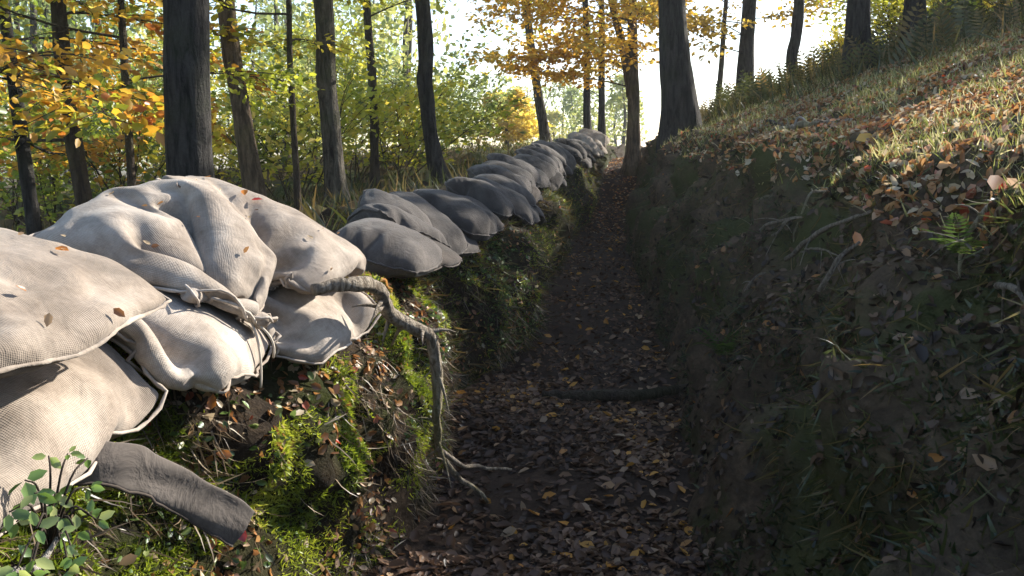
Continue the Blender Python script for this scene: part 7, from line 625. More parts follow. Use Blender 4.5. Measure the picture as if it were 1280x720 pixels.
BAGS['V2'] = ((28, 18), [-0.3507, -0.2625, -0.0369], 0.0011, (
[28,-36,1,2,1,2,0,2,1,1,0,3,0,3,2,1,1,1,2,-51,29,1,2,0,1,2,1,1,1,1,1,1,4,3,0,-1,1,-3,-44,29,1,2,0,1,1,1,2,0,1,1,1,4,0,0,3,-5,5,-46,29,1,
2,0,1,0,2,1,0,2,0,1,1,2,1,1,-2,1,-42,29,1,2,0,0,1,1,1,1,0,2,0,0,2,0,3,-2,-2,-38,29,0,3,-1,1,1,0,1,1,0,1,1,1,0,1,0,2,-5,-35,28,2,1,0,0,
1,1,0,1,0,1,1,0,1,0,1,-1,-2,-34,28,1,2,-1,1,1,-1,2,0,0,1,1,0,0,1,-1,-5,6,-33,26,0,3,-1,0,1,0,1,0,0,1,0,1,0,-1,-5,7,-6,-22,19,5,1,-2,1,0,1,0,
0,0,1,0,0,0,-2,-2,5,-9,-22,31,-2,1,-2,0,1,-1,1,0,1,-1,1,0,-1,-1,-2,-1,0,-25,32,-2,1,-2,-1,1,0,0,0,0,1,-1,1,-3,1,-2,-1,-2,-22,31,0,-2,0,-1,0,0,1,-1,0,0,
0,0,-1,-1,-2,0,-3,-21,32,-1,-1,-1,0,0,-1,0,0,1,-1,-1,0,0,-2,0,-3,-1,-21,33,-2,0,-1,-1,0,-1,1,-1,0,0,-1,0,-1,-1,-1,-2,-2,-20,33,0,-2,-1,0,-1,0,-1,0,0,0,-1,-1,0,
-1,-2,-1,-3,-19,34,-1,-1,-1,-1,-1,0,0,-1,0,-1,0,-1,-1,-1,-1,-2,-2,-19,35,-1,-2,-1,-1,0,-1,0,-1,0,-1,0,-2,0,-1,-2,-1,-3,-18,36,-2,-1,-1,-2,0,-1,0,-1,0,-1,-1,0,-2,0,-3,0,
-4,-16,35,-1,-2,-1,-1,-1,0,-2,0,0,-1,-1,-1,-1,-1,-1,-3,-3,-14,35,-1,-3,0,-2,-1,-1,0,-1,-1,0,0,-2,-2,0,-2,-3,-2,-14,37,-4,-1,-1,-1,-2,-1,-1,0,0,-1,-1,-1,-2,-1,-1,-3,-4,-11,37,
-4,-2,-1,-2,-4,6,-5,0,-1,0,0,-2,-1,-3,-1,-3,-3,-10,36,-3,-3,-1,-7,4,4,-6,0,-2,2,-2,0,-2,-2,-3,-2,-5,-19,60,-19,3,-5,-8,9,0,-6,2,-3,2,-2,-1,1,-3,-5,-1,-11,-10,56,-15,-2,-2,
-5,-2,11,-9,-3,5,-4,0,0,-1,-2,-4,-3,-8,-15,58,-15,-2,-1,0,-3,-13,22,-11,0,-1,-1,0,-1,-1,-2,-8,-5,-18,58,-21,11,-6,-1,-2,-8,-4,25,-14,-1,-1,-2,-1,-2,-11,23,-24,-20,35,20,-10,-2,-1,-2,-3,
-4,-8,28,-12,-3,-3,-1,-3,-3,-8,30,-596,574,3,0,4,4,-5,2,1,1,1,1,6,-13,12,1,2,-40,20,3,0,2,2,1,1,1,2,-1,6,-2,-11,10,4,2,-38,19,2,0,2,2,2,0,2,0,2,5,-6,-9,9,
6,2,-36,17,2,1,2,2,0,1,2,0,3,4,-10,-4,7,7,1,-33,15,4,0,1,1,1,1,1,1,3,4,-14,2,6,5,2,-32,15,4,-1,2,0,1,0,3,-1,3,5,-16,6,4,4,2,-30,15,4,-1,1,0,1,
1,1,-1,4,3,-14,7,3,3,3,-30,17,2,0,0,1,-1,2,1,-2,5,2,-13,7,3,2,3,-27,16,1,1,-1,1,0,1,0,-1,5,-2,-8,8,0,3,3,-27,17,0,1,0,1,-1,0,1,-1,5,-8,4,0,3,1,
4,-27,18,-1,2,-1,1,-1,1,-1,1,2,-5,3,0,2,2,2,-24,17,1,-1,1,0,-1,1,0,0,1,-4,3,-1,3,1,3,-24,18,0,0,0,0,0,-1,1,0,0,-1,0,0,2,2,2,-22,17,1,-1,0,0,1,-2,
1,0,0,-1,0,-1,2,2,3,-22,18,0,0,0,-1,0,0,0,0,-1,0,0,-1,1,3,2,-21,19,0,-1,0,0,-1,0,0,0,-1,-1,1,-1,0,3,2,-19,19,-1,0,-1,0,0,-1,0,-1,0,0,-2,2,-1,2,2,
-18,20,-2,1,-2,1,-2,1,-1,-1,0,-3,2,0,1,1,1,-16,18,1,-2,0,0,0,-2,0,-1,-1,-1,-1,3,-1,1,2,-17,21,-2,0,-1,1,-1,-2,0,-1,-2,0,0,1,0,1,1,-19,25,0,-3,0,0,-2,-1,-1,
1,-2,-1,-1,0,4,-2,1,-17,25,-8,5,1,0,-5,0,0,-1,-1,0,0,-4,6,-1,0,-17,18,7,-6,7,-9,4,-3,0,-1,-1,-1,0,0,2,1,-1,-30,46,-17,12,-11,4,-1,-2,-1,0,1,-1,0,-1,0,2,-2,-32,
41,4,-13,6,-1,0,-1,0,-1,0,-1,-2,0,-1,1,-1,-31,38,1,2,-1,-1,-1,-1,-1,0,-2,-1,-1,-1,0,0,-2,-35,52,-5,0,-1,-1,-1,-1,0,-2,-2,-1,0,-1,-1,0,-2,
],
[66,-42,-1,0,0,0,0,0,0,0,-1,1,0,-1,-1,1,0,0,0,-434,429,5,1,0,1,0,-1,1,-1,1,-1,0,0,0,0,1,-1,3,-446,435,6,2,1,0,0,0,1,-1,0,0,-1,0,0,1,0,1,5,-458,441,7,
2,2,1,0,0,0,0,-1,1,-1,1,0,-1,-4,8,3,-465,445,9,1,4,1,-1,1,-1,0,0,1,-2,1,1,0,-5,8,-1,-465,447,8,5,1,2,0,0,0,-1,1,0,-1,1,0,0,1,-2,-1,-461,445,9,7,0,2,
0,0,0,0,0,0,0,1,-1,0,2,-6,2,-460,444,6,11,0,0,1,1,-1,1,-1,0,1,-1,1,-1,0,-9,10,-459,442,-1,16,0,1,0,1,-1,1,0,-1,1,0,1,-4,-3,5,-9,-436,412,29,-1,4,1,0,1,0,
0,0,0,0,0,1,-7,8,-11,14,-478,459,-1,12,1,1,1,0,0,0,0,0,0,1,0,-1,1,-3,-9,-463,459,5,7,1,1,0,1,0,1,-1,1,-1,1,0,0,0,-2,-3,-482,472,5,6,1,1,0,1,0,1,-1,1,
0,0,0,0,1,-3,-1,-491,480,6,4,1,1,0,1,1,-1,1,0,0,0,0,0,1,-2,-1,-496,485,5,5,-1,2,1,0,0,0,1,0,0,0,1,-2,3,-3,0,-501,491,3,5,0,1,0,1,0,1,0,0,0,0,0,
0,2,-2,-2,-501,492,4,4,0,0,2,0,0,0,1,0,0,0,0,0,2,-2,-1,-503,493,5,3,-1,2,0,1,0,1,0,-1,1,1,-1,0,1,-1,0,-505,495,4,3,-1,2,0,1,0,1,-1,1,0,0,0,-1,3,-2,
0,-503,492,5,3,0,0,1,1,0,0,1,-1,1,0,0,-1,3,-2,-1,-500,491,4,3,-1,1,1,1,0,0,0,1,-1,1,-1,1,2,-3,0,-495,483,8,2,-1,1,1,1,0,-1,1,0,0,1,-1,0,3,-3,0,-490,477,
8,3,0,1,1,-3,2,1,-1,1,-1,1,0,0,3,-3,-1,-482,467,12,3,-2,3,-1,-3,3,0,1,-2,2,-1,0,1,2,-1,-4,-458,428,34,-5,3,0,-2,-1,3,-1,1,-1,1,0,-1,2,1,0,-13,-437,423,24,0,-1,
2,0,-7,7,0,-2,1,0,1,-1,1,1,-1,-5,-442,427,18,1,-1,0,1,-1,-5,6,0,0,-1,1,0,0,2,-3,-2,-436,425,15,-5,3,0,0,1,-1,-8,8,0,0,0,0,1,-4,4,-1,-429,430,-10,8,1,-1,1,0,
0,-3,-5,6,2,-1,1,-1,0,-3,1,-366,370,0,-1,0,-2,1,1,-1,1,-1,0,-3,3,0,0,0,-400,404,0,-2,0,-1,0,0,-1,1,-1,-4,4,0,1,0,-1,-409,415,-1,-2,-1,0,-1,0,0,0,-1,-6,9,-4,4,
-2,1,-421,426,0,-4,-1,0,0,0,-1,0,0,-8,10,-2,2,-1,0,-429,433,1,-3,-1,0,0,-1,0,0,-1,-7,8,1,1,-1,-1,-439,444,1,-5,1,-1,1,-1,-1,1,-1,-7,7,2,0,0,-3,-445,452,-1,-3,-1,1,1,
-2,0,1,-2,-5,5,2,0,1,-4,-452,459,-1,-3,0,0,1,-1,0,0,-2,-2,2,2,0,1,-3,-460,466,0,-3,-2,2,-1,1,0,-1,-5,5,0,0,0,1,-5,-461,469,-1,-2,0,-1,1,0,0,0,-5,4,0,1,-1,1,
-6,-462,470,0,-1,-2,1,0,0,0,0,-3,2,1,0,-1,1,-8,-462,472,1,-3,0,0,0,0,0,0,-1,0,0,1,0,0,-9,-462,473,0,-1,-1,0,0,0,0,0,0,0,-1,0,1,0,-10,-461,473,1,-3,0,0,0,0,
0,0,0,0,0,-1,2,-1,-11,-460,472,2,-3,0,0,0,0,1,-1,0,-1,1,0,0,1,-12,-461,474,0,-1,-1,0,0,0,0,0,0,0,0,-1,1,1,-12,-460,473,0,-2,0,0,0,0,0,0,0,0,-1,1,0,2,-14,
-457,471,0,-3,1,0,0,-1,1,0,0,-1,0,1,0,3,-14,-458,472,-2,-2,1,-1,1,0,0,-1,1,-1,0,0,0,4,-13,-456,468,0,-3,1,-2,2,-1,1,-1,0,1,-1,-1,1,4,-12,-454,465,-2,0,-1,-1,1,1,-1,
0,0,0,0,-1,0,4,-10,-449,457,2,-4,1,-1,0,1,0,0,-1,2,-1,-1,-1,4,-10,-440,450,-1,-3,0,1,0,0,1,-1,1,-1,1,0,-2,1,-6,-430,433,5,-5,3,0,-1,1,0,1,-1,0,0,0,0,-3,-2,-428,
434,-1,-2,1,1,-1,0,1,0,-1,1,-1,0,-1,0,-3,-413,411,6,-1,1,0,-1,1,0,0,0,0,-1,1,-1,0,-3,-409,410,2,0,0,0,0,0,1,-1,-1,0,1,0,0,1,-2,
],
[143,-134,0,-1,0,1,-2,0,1,-1,1,-1,1,-4,-3,1,-1,0,1,-113,136,-13,0,-2,-1,-1,0,-1,1,0,-1,1,-6,-1,-3,0,-4,-6,-95,135,-11,-2,-5,-1,-1,-1,0,-1,2,-3,5,-18,3,0,8,-14,6,-99,137,-13,
-1,-9,-2,-1,-1,-1,3,-2,-1,5,-9,-5,-3,-9,16,-16,-83,134,-12,-1,-11,-6,2,-1,-2,5,-3,-2,5,-7,-1,-5,-15,13,-17,-73,132,-12,-3,-9,-5,0,-1,-1,3,-3,0,4,-7,-2,-4,-7,-5,-12,-64,128,-10,-7,-6,-4,
-2,0,-2,3,-3,1,0,-3,-3,-5,-8,-7,-9,-58,123,-8,-10,-5,-3,-3,0,0,-1,0,0,-1,-2,-2,-8,-10,-9,1,-57,118,-6,-12,-6,-2,-2,-1,0,-1,0,0,-1,-2,-3,-12,-11,7,-18,-37,108,-14,0,-11,-2,-2,-1,0,
-1,0,0,-2,-1,-3,-17,5,-14,7,-64,118,-6,-9,-8,-2,-1,-2,0,-1,0,-1,-1,-1,-5,-5,-7,-5,-15,-46,115,-8,-7,-7,-3,-1,-2,0,-1,0,-1,-2,-1,-8,3,-10,-6,-11,-52,117,-10,-6,-5,-4,-1,-1,-1,-1,-1,0,
-2,-3,-2,-5,-5,-5,-11,-55,117,-10,-5,-5,-3,-2,-1,-2,0,-1,-1,-1,-3,-3,-3,-5,-6,-10,-56,117,-10,-5,-6,-2,-2,-1,-2,0,-1,-1,-2,-2,-3,-3,-5,-4,-12,-54,113,-9,-4,-6,-2,-2,-1,-2,0,-2,0,-3,-1,-2,
-4,-4,-5,-11,-54,112,-10,-4,-5,-2,-2,-2,-1,0,-2,-1,-1,-2,-3,-2,-5,-4,-11,-55,112,-10,-5,-4,-2,-3,0,-2,-1,-1,-1,-1,-2,-3,-2,-4,-5,-11,-53,110,-11,-4,-5,-2,-1,-2,-2,0,-1,-1,-1,-2,-2,-2,-6,-3,
-12,-51,107,-10,-5,-4,-2,-2,-1,-2,-1,0,-1,0,-3,-2,-2,-5,-5,-10,-50,105,-11,-4,-5,-1,-3,-1,-2,0,0,0,-1,-2,-3,-2,-4,-6,-10,-49,105,-13,-4,-4,-2,-3,-1,-2,2,-1,-1,1,-2,-3,-3,-4,-5,-11,-47,102,
-12,-5,-4,-4,-5,8,-5,-1,0,2,-1,0,-3,-5,-3,-6,-11,-46,102,-15,-4,-5,-11,8,6,-8,1,-3,5,-1,0,-1,-6,-6,-4,-13,-32,79,-13,7,-12,-9,13,1,-8,4,-4,6,-2,-1,4,-5,-13,1,-19,-33,82,-11,0,-5,
-4,-2,13,-11,0,6,-4,3,0,1,-2,-10,-4,-14,-45,87,-12,0,-3,0,0,-6,8,-3,1,1,1,0,1,0,-5,-10,-10,-54,87,-14,4,-1,-1,0,0,-3,2,3,1,0,0,1,0,-5,3,-18,-63,83,-14,8,2,-1,1,1,
-1,-2,0,5,0,1,-1,2,-1,-1,0,28,-29,1,2,1,3,-5,1,0,-1,1,-1,2,-20,14,2,-1,-109,107,1,3,1,2,-1,1,-1,1,0,4,-8,-17,14,5,1,-110,100,2,5,2,2,-1,1,1,-2,2,6,-16,-12,13,
10,-2,-107,94,2,7,3,0,1,-1,1,0,1,7,-21,-7,11,13,-1,-105,87,10,0,1,1,1,1,0,1,0,8,-25,1,9,11,0,-103,84,10,3,-2,0,-1,2,4,-5,4,8,-28,8,6,9,3,-103,84,10,1,-1,-1,-4,
3,4,-6,8,5,-26,10,6,6,5,-102,85,9,-2,1,-3,-5,3,5,-7,9,5,-26,14,3,7,3,-97,86,3,-2,2,-3,-4,-1,5,-5,17,-16,-8,12,3,5,6,-98,86,3,-6,2,-1,-5,1,-1,1,14,-22,9,3,3,5,
9,-98,84,2,-10,4,1,-5,1,-1,2,11,-20,11,-1,5,6,9,-95,83,-2,-10,3,-1,0,0,0,1,8,-14,12,-10,9,8,9,-92,79,-1,-13,2,2,0,0,0,1,2,1,2,-11,10,9,10,-88,74,-2,-12,3,-1,2,0,
0,1,3,-1,2,-11,9,11,11,-86,71,-1,-12,1,0,2,0,0,1,2,3,-5,-8,9,11,13,-83,67,-2,-8,-1,0,0,1,0,0,4,-5,3,-9,8,11,14,-79,63,-2,-8,1,0,-1,-1,1,0,-2,5,-10,8,-3,12,17,
-75,56,-1,-3,-2,-1,-1,-1,1,-1,0,-8,5,4,3,5,18,-70,49,5,-7,-1,2,-4,-3,2,-1,-4,0,1,7,5,-3,21,-59,37,-5,6,-2,3,-6,-1,0,1,-5,1,-1,14,-7,7,15,-64,45,7,-11,0,1,-3,-1,1,
0,0,-1,-4,9,7,-3,18,-65,50,-14,5,0,5,-10,3,-1,2,-2,2,2,-5,15,-1,13,-55,21,18,-16,16,-13,5,-2,1,0,0,0,1,4,7,6,7,-68,51,-17,15,-11,4,1,-1,0,2,1,0,4,1,4,11,1,-72,
48,4,-11,6,1,1,1,2,0,2,2,1,2,2,7,3,-68,28,14,2,3,1,1,1,1,0,2,2,1,0,2,3,4,-79,55,5,3,0,0,0,0,0,2,5,0,0,-1,0,3,1,
],
))
BAGS['V3'] = ((28, 18), [-0.3491, -0.2425, -0.0038], 0.0011, (
[55,-66,1,3,0,1,-1,3,2,1,1,1,1,1,2,0,2,1,2,22,-39,-2,2,0,0,2,1,2,1,1,1,1,1,2,0,1,1,0,24,-36,-2,1,0,0,1,1,1,2,1,1,1,1,1,1,-1,2,-1,26,-34,-2,
-1,0,0,2,1,1,0,2,1,1,1,1,-1,1,1,-2,27,-31,-3,0,-2,1,1,1,1,1,1,1,1,0,1,0,0,0,-2,28,-28,-4,-3,3,-2,2,0,2,0,1,1,0,1,1,-1,0,1,-3,27,-25,-3,-4,3,-4,
4,0,1,0,1,0,1,1,0,0,0,-1,-2,26,-21,-5,-1,-5,7,-2,0,1,1,-1,2,0,0,0,1,-1,-1,-2,10,7,-20,13,-13,7,-4,1,0,0,1,0,1,0,0,0,-1,0,-3,8,7,-10,0,0,-3,2,-1,-1,
1,0,0,0,1,-1,1,-2,0,-6,16,-4,5,-12,10,-9,1,0,1,-1,-1,1,1,-1,0,0,-2,0,-10,22,-4,-1,0,3,-6,-1,0,-1,0,0,0,0,0,-1,-1,-4,-8,17,7,-2,-3,0,0,1,-4,-1,-1,0,0,0,
0,-1,0,-3,-10,4,13,11,-6,-2,0,-1,0,-2,-1,-2,1,-1,0,-1,0,-2,-8,0,4,-2,35,-18,-1,0,-2,0,-3,1,-2,0,-1,0,-1,-1,-6,-2,2,0,-1,34,-15,-2,-2,0,-2,0,-1,-2,0,-1,0,-4,0,-4,
1,-1,0,-2,35,-15,-1,-2,-1,-1,-2,0,-1,-1,-1,0,-4,-2,-1,0,-2,0,-2,36,-13,-3,-1,-2,-1,-1,-2,0,-1,-1,-1,-3,-1,-2,-1,-1,0,-3,37,-15,2,-4,-1,-3,1,-2,-2,0,-1,-2,-2,-1,-1,-2,-1,-2,
-2,34,-6,-8,6,-7,2,-4,-1,-2,0,-2,-1,-1,-3,0,-2,-1,-4,-1,33,-3,-5,0,-2,-2,-2,-3,0,-2,0,-3,0,-2,-2,0,-3,-3,-2,34,-4,-2,-1,-5,0,-1,-3,-2,-1,0,-2,-2,-2,1,-3,-3,-2,-2,34,-3,
-3,-1,-4,-1,-2,-3,0,-2,0,-2,-1,-2,-3,1,-6,2,-5,35,-2,-3,-4,0,-4,-2,-1,-2,0,-2,0,-2,-2,-1,-5,1,-4,0,31,2,-5,-3,-2,-4,-1,-2,0,-1,-1,-2,-1,-1,-2,-4,-1,-3,-1,32,1,-3,-4,-3,
-3,-1,0,-2,-1,-1,-2,-1,-2,-5,2,-6,5,-6,32,1,-2,-7,-3,0,-1,-1,-1,-1,-3,-2,-1,-1,-3,-4,4,-2,-7,35,0,-18,17,-9,-1,-1,-1,0,-2,-7,0,0,-1,0,-4,0,-1,-9,38,-26,28,-13,-3,-1,-1,-3,
-2,-3,19,-14,-4,0,-2,-2,-5,5,3,-474,469,1,2,2,13,-13,3,1,1,1,-1,-4,6,3,2,2,17,-39,5,1,5,11,-12,-5,5,1,1,1,1,2,2,2,6,13,-41,5,5,5,8,-9,-8,5,2,0,2,0,3,2,
4,6,9,-40,4,9,4,8,-8,-11,6,1,2,0,1,1,3,8,3,10,-43,8,5,6,6,-3,-14,6,1,2,0,1,2,3,5,7,7,-43,9,6,3,6,1,-16,7,1,0,2,0,2,3,5,8,5,-44,13,4,3,4,3,
-15,7,0,1,0,2,1,2,7,7,3,-42,14,3,3,2,6,-15,6,0,2,0,1,0,3,8,1,6,-36,11,3,1,3,5,-14,7,1,-1,2,0,1,0,11,-1,0,-21,3,3,1,1,5,-9,5,-1,1,1,0,1,1,2,
13,-5,-21,1,3,3,-1,5,-7,5,-1,0,1,0,1,1,1,8,7,-27,1,4,1,1,0,1,1,-1,1,0,0,1,0,1,3,18,-31,0,5,0,1,1,0,0,1,-1,1,1,-1,1,1,1,21,-32,1,4,1,0,1,0,
0,1,0,0,0,0,1,-1,3,20,-31,3,2,1,1,0,0,1,-1,1,0,0,0,0,0,1,22,-31,5,1,0,1,0,1,-1,1,0,-1,1,0,-1,1,0,22,-29,5,0,1,0,1,-1,1,0,-1,1,-1,0,0,1,-1,
19,-20,0,1,0,1,0,-1,1,-1,1,-1,0,0,-1,1,-1,20,-19,0,0,1,0,0,1,-2,0,1,-1,-1,1,-2,2,-1,19,-17,-1,1,0,0,1,-2,1,-3,5,-3,-1,0,-1,1,0,19,-17,0,-1,3,-2,-1,3,-2,
-4,5,-1,-2,0,-3,4,-2,20,-16,-1,-1,0,5,-6,5,-5,-1,-1,9,-6,-2,-2,3,-1,20,-15,-2,-1,0,0,6,-9,8,-7,-2,2,11,-12,-2,4,-1,20,-15,-1,-2,1,-3,8,-6,-2,1,1,-3,1,12,-16,2,3,20,
-17,3,-4,1,-4,3,5,-7,0,-2,1,-1,0,10,-13,2,25,-18,0,2,-3,-2,1,4,-5,-1,-1,-2,0,-1,5,1,-8,28,-19,7,-4,-2,-3,-2,-1,15,-12,-3,-1,-1,0,-1,4,-1,
],
[18,5,0,-1,1,-1,0,0,1,-1,1,-1,1,-1,0,0,0,0,1,-427,424,3,1,0,0,-1,2,-2,0,0,0,0,0,0,-1,0,0,-8,-419,425,2,3,0,-1,0,0,0,0,0,0,-1,1,-1,0,-1,-3,-7,-418,426,1,
4,-1,1,0,0,-1,1,-1,0,0,0,0,-1,-2,-3,-9,-413,423,2,4,-1,1,0,0,0,0,0,-1,1,-1,1,-2,-5,0,-10,-410,420,2,7,-6,4,1,-1,1,-1,0,0,0,0,-1,-3,-1,-4,-10,-402,412,3,4,1,0,
2,0,0,0,-1,0,0,0,-2,-2,0,-7,-9,-393,402,5,1,6,-6,6,1,-1,0,0,-1,0,0,-2,-2,-1,-7,-9,-375,380,12,-11,8,7,2,-1,1,-1,0,-1,1,-2,-1,-2,-2,-6,-12,-379,407,-19,13,-17,21,-2,2,0,
-1,0,0,-1,-1,-1,-2,-2,-8,-19,-363,390,4,-13,9,7,1,0,-1,0,1,-1,-1,-1,-1,-2,-3,-11,2,-404,414,0,10,-12,6,4,0,0,0,-1,0,0,-2,-2,-3,-9,-10,21,-414,412,1,6,1,-7,5,2,0,0,0,-1,
0,-2,-4,-6,-13,26,-30,-380,403,1,3,1,1,-4,6,-1,0,0,0,-2,-1,-7,-14,24,-4,-15,-411,423,1,3,-1,2,2,0,0,0,0,0,-2,-3,-13,16,-3,-4,-7,-419,427,2,3,0,2,0,1,0,0,0,0,-7,1,5,
-6,0,-3,-6,-421,428,3,3,0,1,2,0,0,0,0,0,-2,-1,-3,-1,1,-4,-8,-420,428,4,3,0,1,2,0,0,0,0,0,-2,-1,-2,-1,0,-3,-11,-415,430,-10,12,0,2,0,1,0,0,0,-1,-1,0,-2,-2,1,-3,
-20,-392,400,19,-7,5,-2,5,-1,1,0,-1,1,-2,-1,0,-2,1,-11,4,-432,441,-9,9,-6,6,1,1,-1,1,-1,0,-1,0,-1,-2,1,-7,-1,-435,440,0,3,2,0,0,1,0,1,-1,-1,1,-2,0,-1,-1,-3,-3,-438,441,
1,4,0,1,1,-1,1,0,0,0,-1,0,-3,2,-6,5,-4,-441,439,4,4,-2,2,0,1,-1,1,0,-1,0,0,-1,-5,6,-9,7,-436,422,12,3,0,1,0,0,0,1,-1,0,0,0,-1,-1,-1,-2,-2,-434,432,4,3,2,
-1,1,-1,1,0,0,-1,1,-1,-1,0,-4,6,-9,-426,427,1,6,1,-1,0,0,0,0,1,-2,1,0,-1,-3,4,0,-12,-413,418,9,-9,7,-1,0,0,1,-1,0,0,0,1,-1,1,-1,0,-16,-396,413,-10,9,0,0,1,-1,
0,-1,-11,12,0,0,0,-1,-1,-9,4,-373,381,-1,0,1,-4,3,0,0,0,0,0,0,0,0,1,-1,-396,395,2,1,-1,-3,3,-3,2,0,1,0,-1,1,0,1,-1,-403,400,4,-1,2,-5,4,-5,3,1,0,0,0,0,1,
1,-3,-405,402,4,2,-1,-3,3,-5,4,0,0,0,1,-1,2,0,-3,-407,400,9,1,0,-2,1,-5,4,1,-1,1,0,0,1,1,-6,-406,397,14,0,0,-1,0,-4,4,0,0,0,1,-1,1,2,-11,-401,393,17,0,0,0,-1,
-3,3,1,-1,1,0,0,0,1,-16,-388,381,22,0,1,-1,-1,-2,3,0,0,0,0,1,-1,-1,-4,-395,361,41,-2,0,1,-1,-3,4,-1,1,-1,1,-1,1,-7,6,-417,393,24,0,1,-1,0,-1,2,0,-1,1,0,0,0,1,
-13,-407,398,17,3,0,0,1,-1,1,0,0,0,0,0,0,3,-31,-379,388,14,3,1,1,-1,1,0,1,-1,0,0,0,1,1,-16,-408,406,7,8,0,1,-1,2,-1,0,0,1,-1,0,0,2,-11,-419,418,-3,11,1,1,0,0,
0,1,-1,0,0,0,1,1,-9,-423,414,8,6,2,-1,1,0,1,-1,0,1,-1,-1,2,2,-8,-425,409,16,3,1,1,0,0,0,1,-1,0,0,-1,1,4,-7,-422,397,25,0,2,1,0,0,0,0,0,0,0,-1,1,3,-3,
-436,419,13,1,3,0,-1,1,0,0,0,-1,0,0,1,3,-1,-441,426,8,3,2,0,-1,1,-1,0,1,-1,0,0,0,4,-1,-438,423,8,5,-1,0,0,0,1,-2,0,1,0,0,-1,5,0,-436,420,10,3,-2,1,0,-1,1,
-3,2,1,0,0,-2,6,0,-433,420,8,2,-2,-1,1,0,1,0,-5,2,3,0,-3,7,0,-428,417,8,-1,0,-1,-3,3,-1,2,-1,-6,3,3,-1,5,1,-422,416,1,1,-1,-3,1,2,-2,3,-2,1,-6,1,1,8,0,-411,
409,-4,2,-1,1,-4,-1,5,-1,1,0,-1,-6,2,5,2,-399,398,0,-4,2,0,-6,2,4,0,0,0,1,-2,-5,2,5,-382,382,-4,3,0,0,-1,-3,-6,9,1,0,-1,1,-2,-1,-6,
],
[215,-213,-1,-1,0,1,0,-3,-3,-1,1,-1,1,0,-2,0,0,-1,0,66,-37,-16,-1,-2,-1,-1,-1,-5,0,1,-1,0,1,-3,0,-3,0,-14,82,-33,-11,-14,2,0,0,-1,2,-6,-2,0,1,-2,-1,-2,-2,-6,-10,83,-28,-9,
-9,-6,-3,0,-1,-3,3,-4,-1,-1,0,0,-3,-8,-3,-11,85,-22,-11,-4,-8,-8,0,-2,-1,-2,-1,0,0,-1,1,-6,-11,0,-12,85,-18,-10,-12,6,-18,4,2,-8,0,-2,0,-1,0,-2,-7,-5,-4,-11,84,-16,-8,-6,-7,-3,
-7,-1,-4,-1,0,-2,0,-1,-4,-4,-6,-4,-10,80,-11,-10,0,-20,14,-13,-4,-3,-2,-1,0,-2,-2,-3,-4,-5,-5,-9,74,-6,-11,6,-7,-12,-4,-3,-3,-3,-1,-1,-2,-1,-4,-3,-6,-4,-10,81,-24,8,-8,7,-27,9,-5,-3,
-5,-3,0,-2,-3,-2,-3,-7,-4,-7,79,-13,-14,11,-9,-13,-8,7,2,-12,-1,-2,-1,-3,-3,-2,-8,-4,-4,83,-20,-6,-16,12,-7,-7,-2,-5,-3,-2,-1,-2,-3,-4,-4,-8,1,-3,81,-21,-8,-7,-9,12,-7,-9,-3,-2,-2,-2,
-2,-4,-4,-7,-3,16,-26,83,-16,-9,-4,-6,-4,8,-13,-3,-2,-1,-2,-3,-5,-6,-5,14,-8,-16,75,-11,-8,-3,-4,-4,-7,2,-5,-2,-1,-2,-5,-6,-8,16,-11,-4,-11,73,-9,-10,-2,-6,-4,0,-5,-3,-2,0,-1,-15,1,13,
-14,-3,-3,-9,71,-8,-10,-2,-6,-4,-2,-3,-3,-1,-1,-1,-7,-2,-4,-1,-4,-3,-9,69,-5,-10,-4,-6,-3,-3,-3,-2,-1,-1,-3,-4,-3,-2,-2,-4,-2,-12,69,-8,-2,-9,-4,-7,1,-4,-3,0,-2,-3,-3,-1,-3,-2,-4,-2,
-13,64,3,-19,6,-10,3,-10,-3,-1,-1,-1,-3,-2,-2,-1,-3,-3,-8,-5,65,-14,2,-11,5,-11,-2,-4,-1,-2,-1,-1,-2,-2,-2,-1,-6,-4,-7,64,-9,-7,-4,-10,0,2,-8,-1,0,-2,-1,-2,-2,1,-4,-6,-1,-10,63,-7,
-9,-5,-5,-4,-3,-2,-1,-1,0,-1,-1,-2,-5,3,-11,5,-12,60,-6,-11,-6,0,-8,-3,-1,0,0,-1,0,-2,0,-2,-9,5,-10,-2,53,-1,-14,-2,-9,-6,0,1,-1,-1,1,-1,-1,1,-2,-4,-7,1,-13,59,-8,-10,-4,-7,
-4,1,-1,1,-1,0,-2,1,-2,-1,-2,-6,7,-18,56,-13,-6,-8,-5,-1,1,0,0,0,-1,-3,1,0,-1,-4,4,1,-20,54,-15,-15,3,-4,-1,1,1,1,0,-7,2,-1,2,1,-1,0,1,-20,50,-29,0,-2,0,1,1,2,
2,5,-23,10,1,2,0,0,4,18,-39,176,-159,-1,3,0,10,-13,-3,0,1,-1,-1,-2,2,0,3,-1,53,-55,2,3,4,8,-12,-8,4,-1,1,-1,0,0,3,1,4,46,-57,2,6,4,8,-10,-11,3,2,-2,1,1,-1,3,
6,3,42,-62,4,8,7,5,-8,-12,4,-1,1,0,0,-1,5,9,4,37,-64,6,7,5,6,-3,-16,5,0,0,1,-1,1,4,8,7,32,-63,6,7,4,6,0,-17,6,0,-1,1,0,1,4,8,9,27,-64,9,7,3,4,4,
-18,7,-1,0,0,1,1,4,8,13,16,-59,10,7,1,4,5,-16,7,-1,0,0,1,0,3,13,6,18,-58,11,5,1,3,6,-14,7,-2,1,0,1,1,0,21,-7,33,-73,13,8,1,2,7,-12,6,0,0,0,1,1,1,10,
10,27,-75,10,9,3,-1,7,-7,7,-3,1,0,1,2,1,5,21,13,-69,7,11,4,-1,1,4,1,-1,1,1,0,2,1,5,19,13,-68,5,13,2,2,1,2,1,1,1,1,0,2,1,4,17,14,-64,-1,15,3,2,2,1,
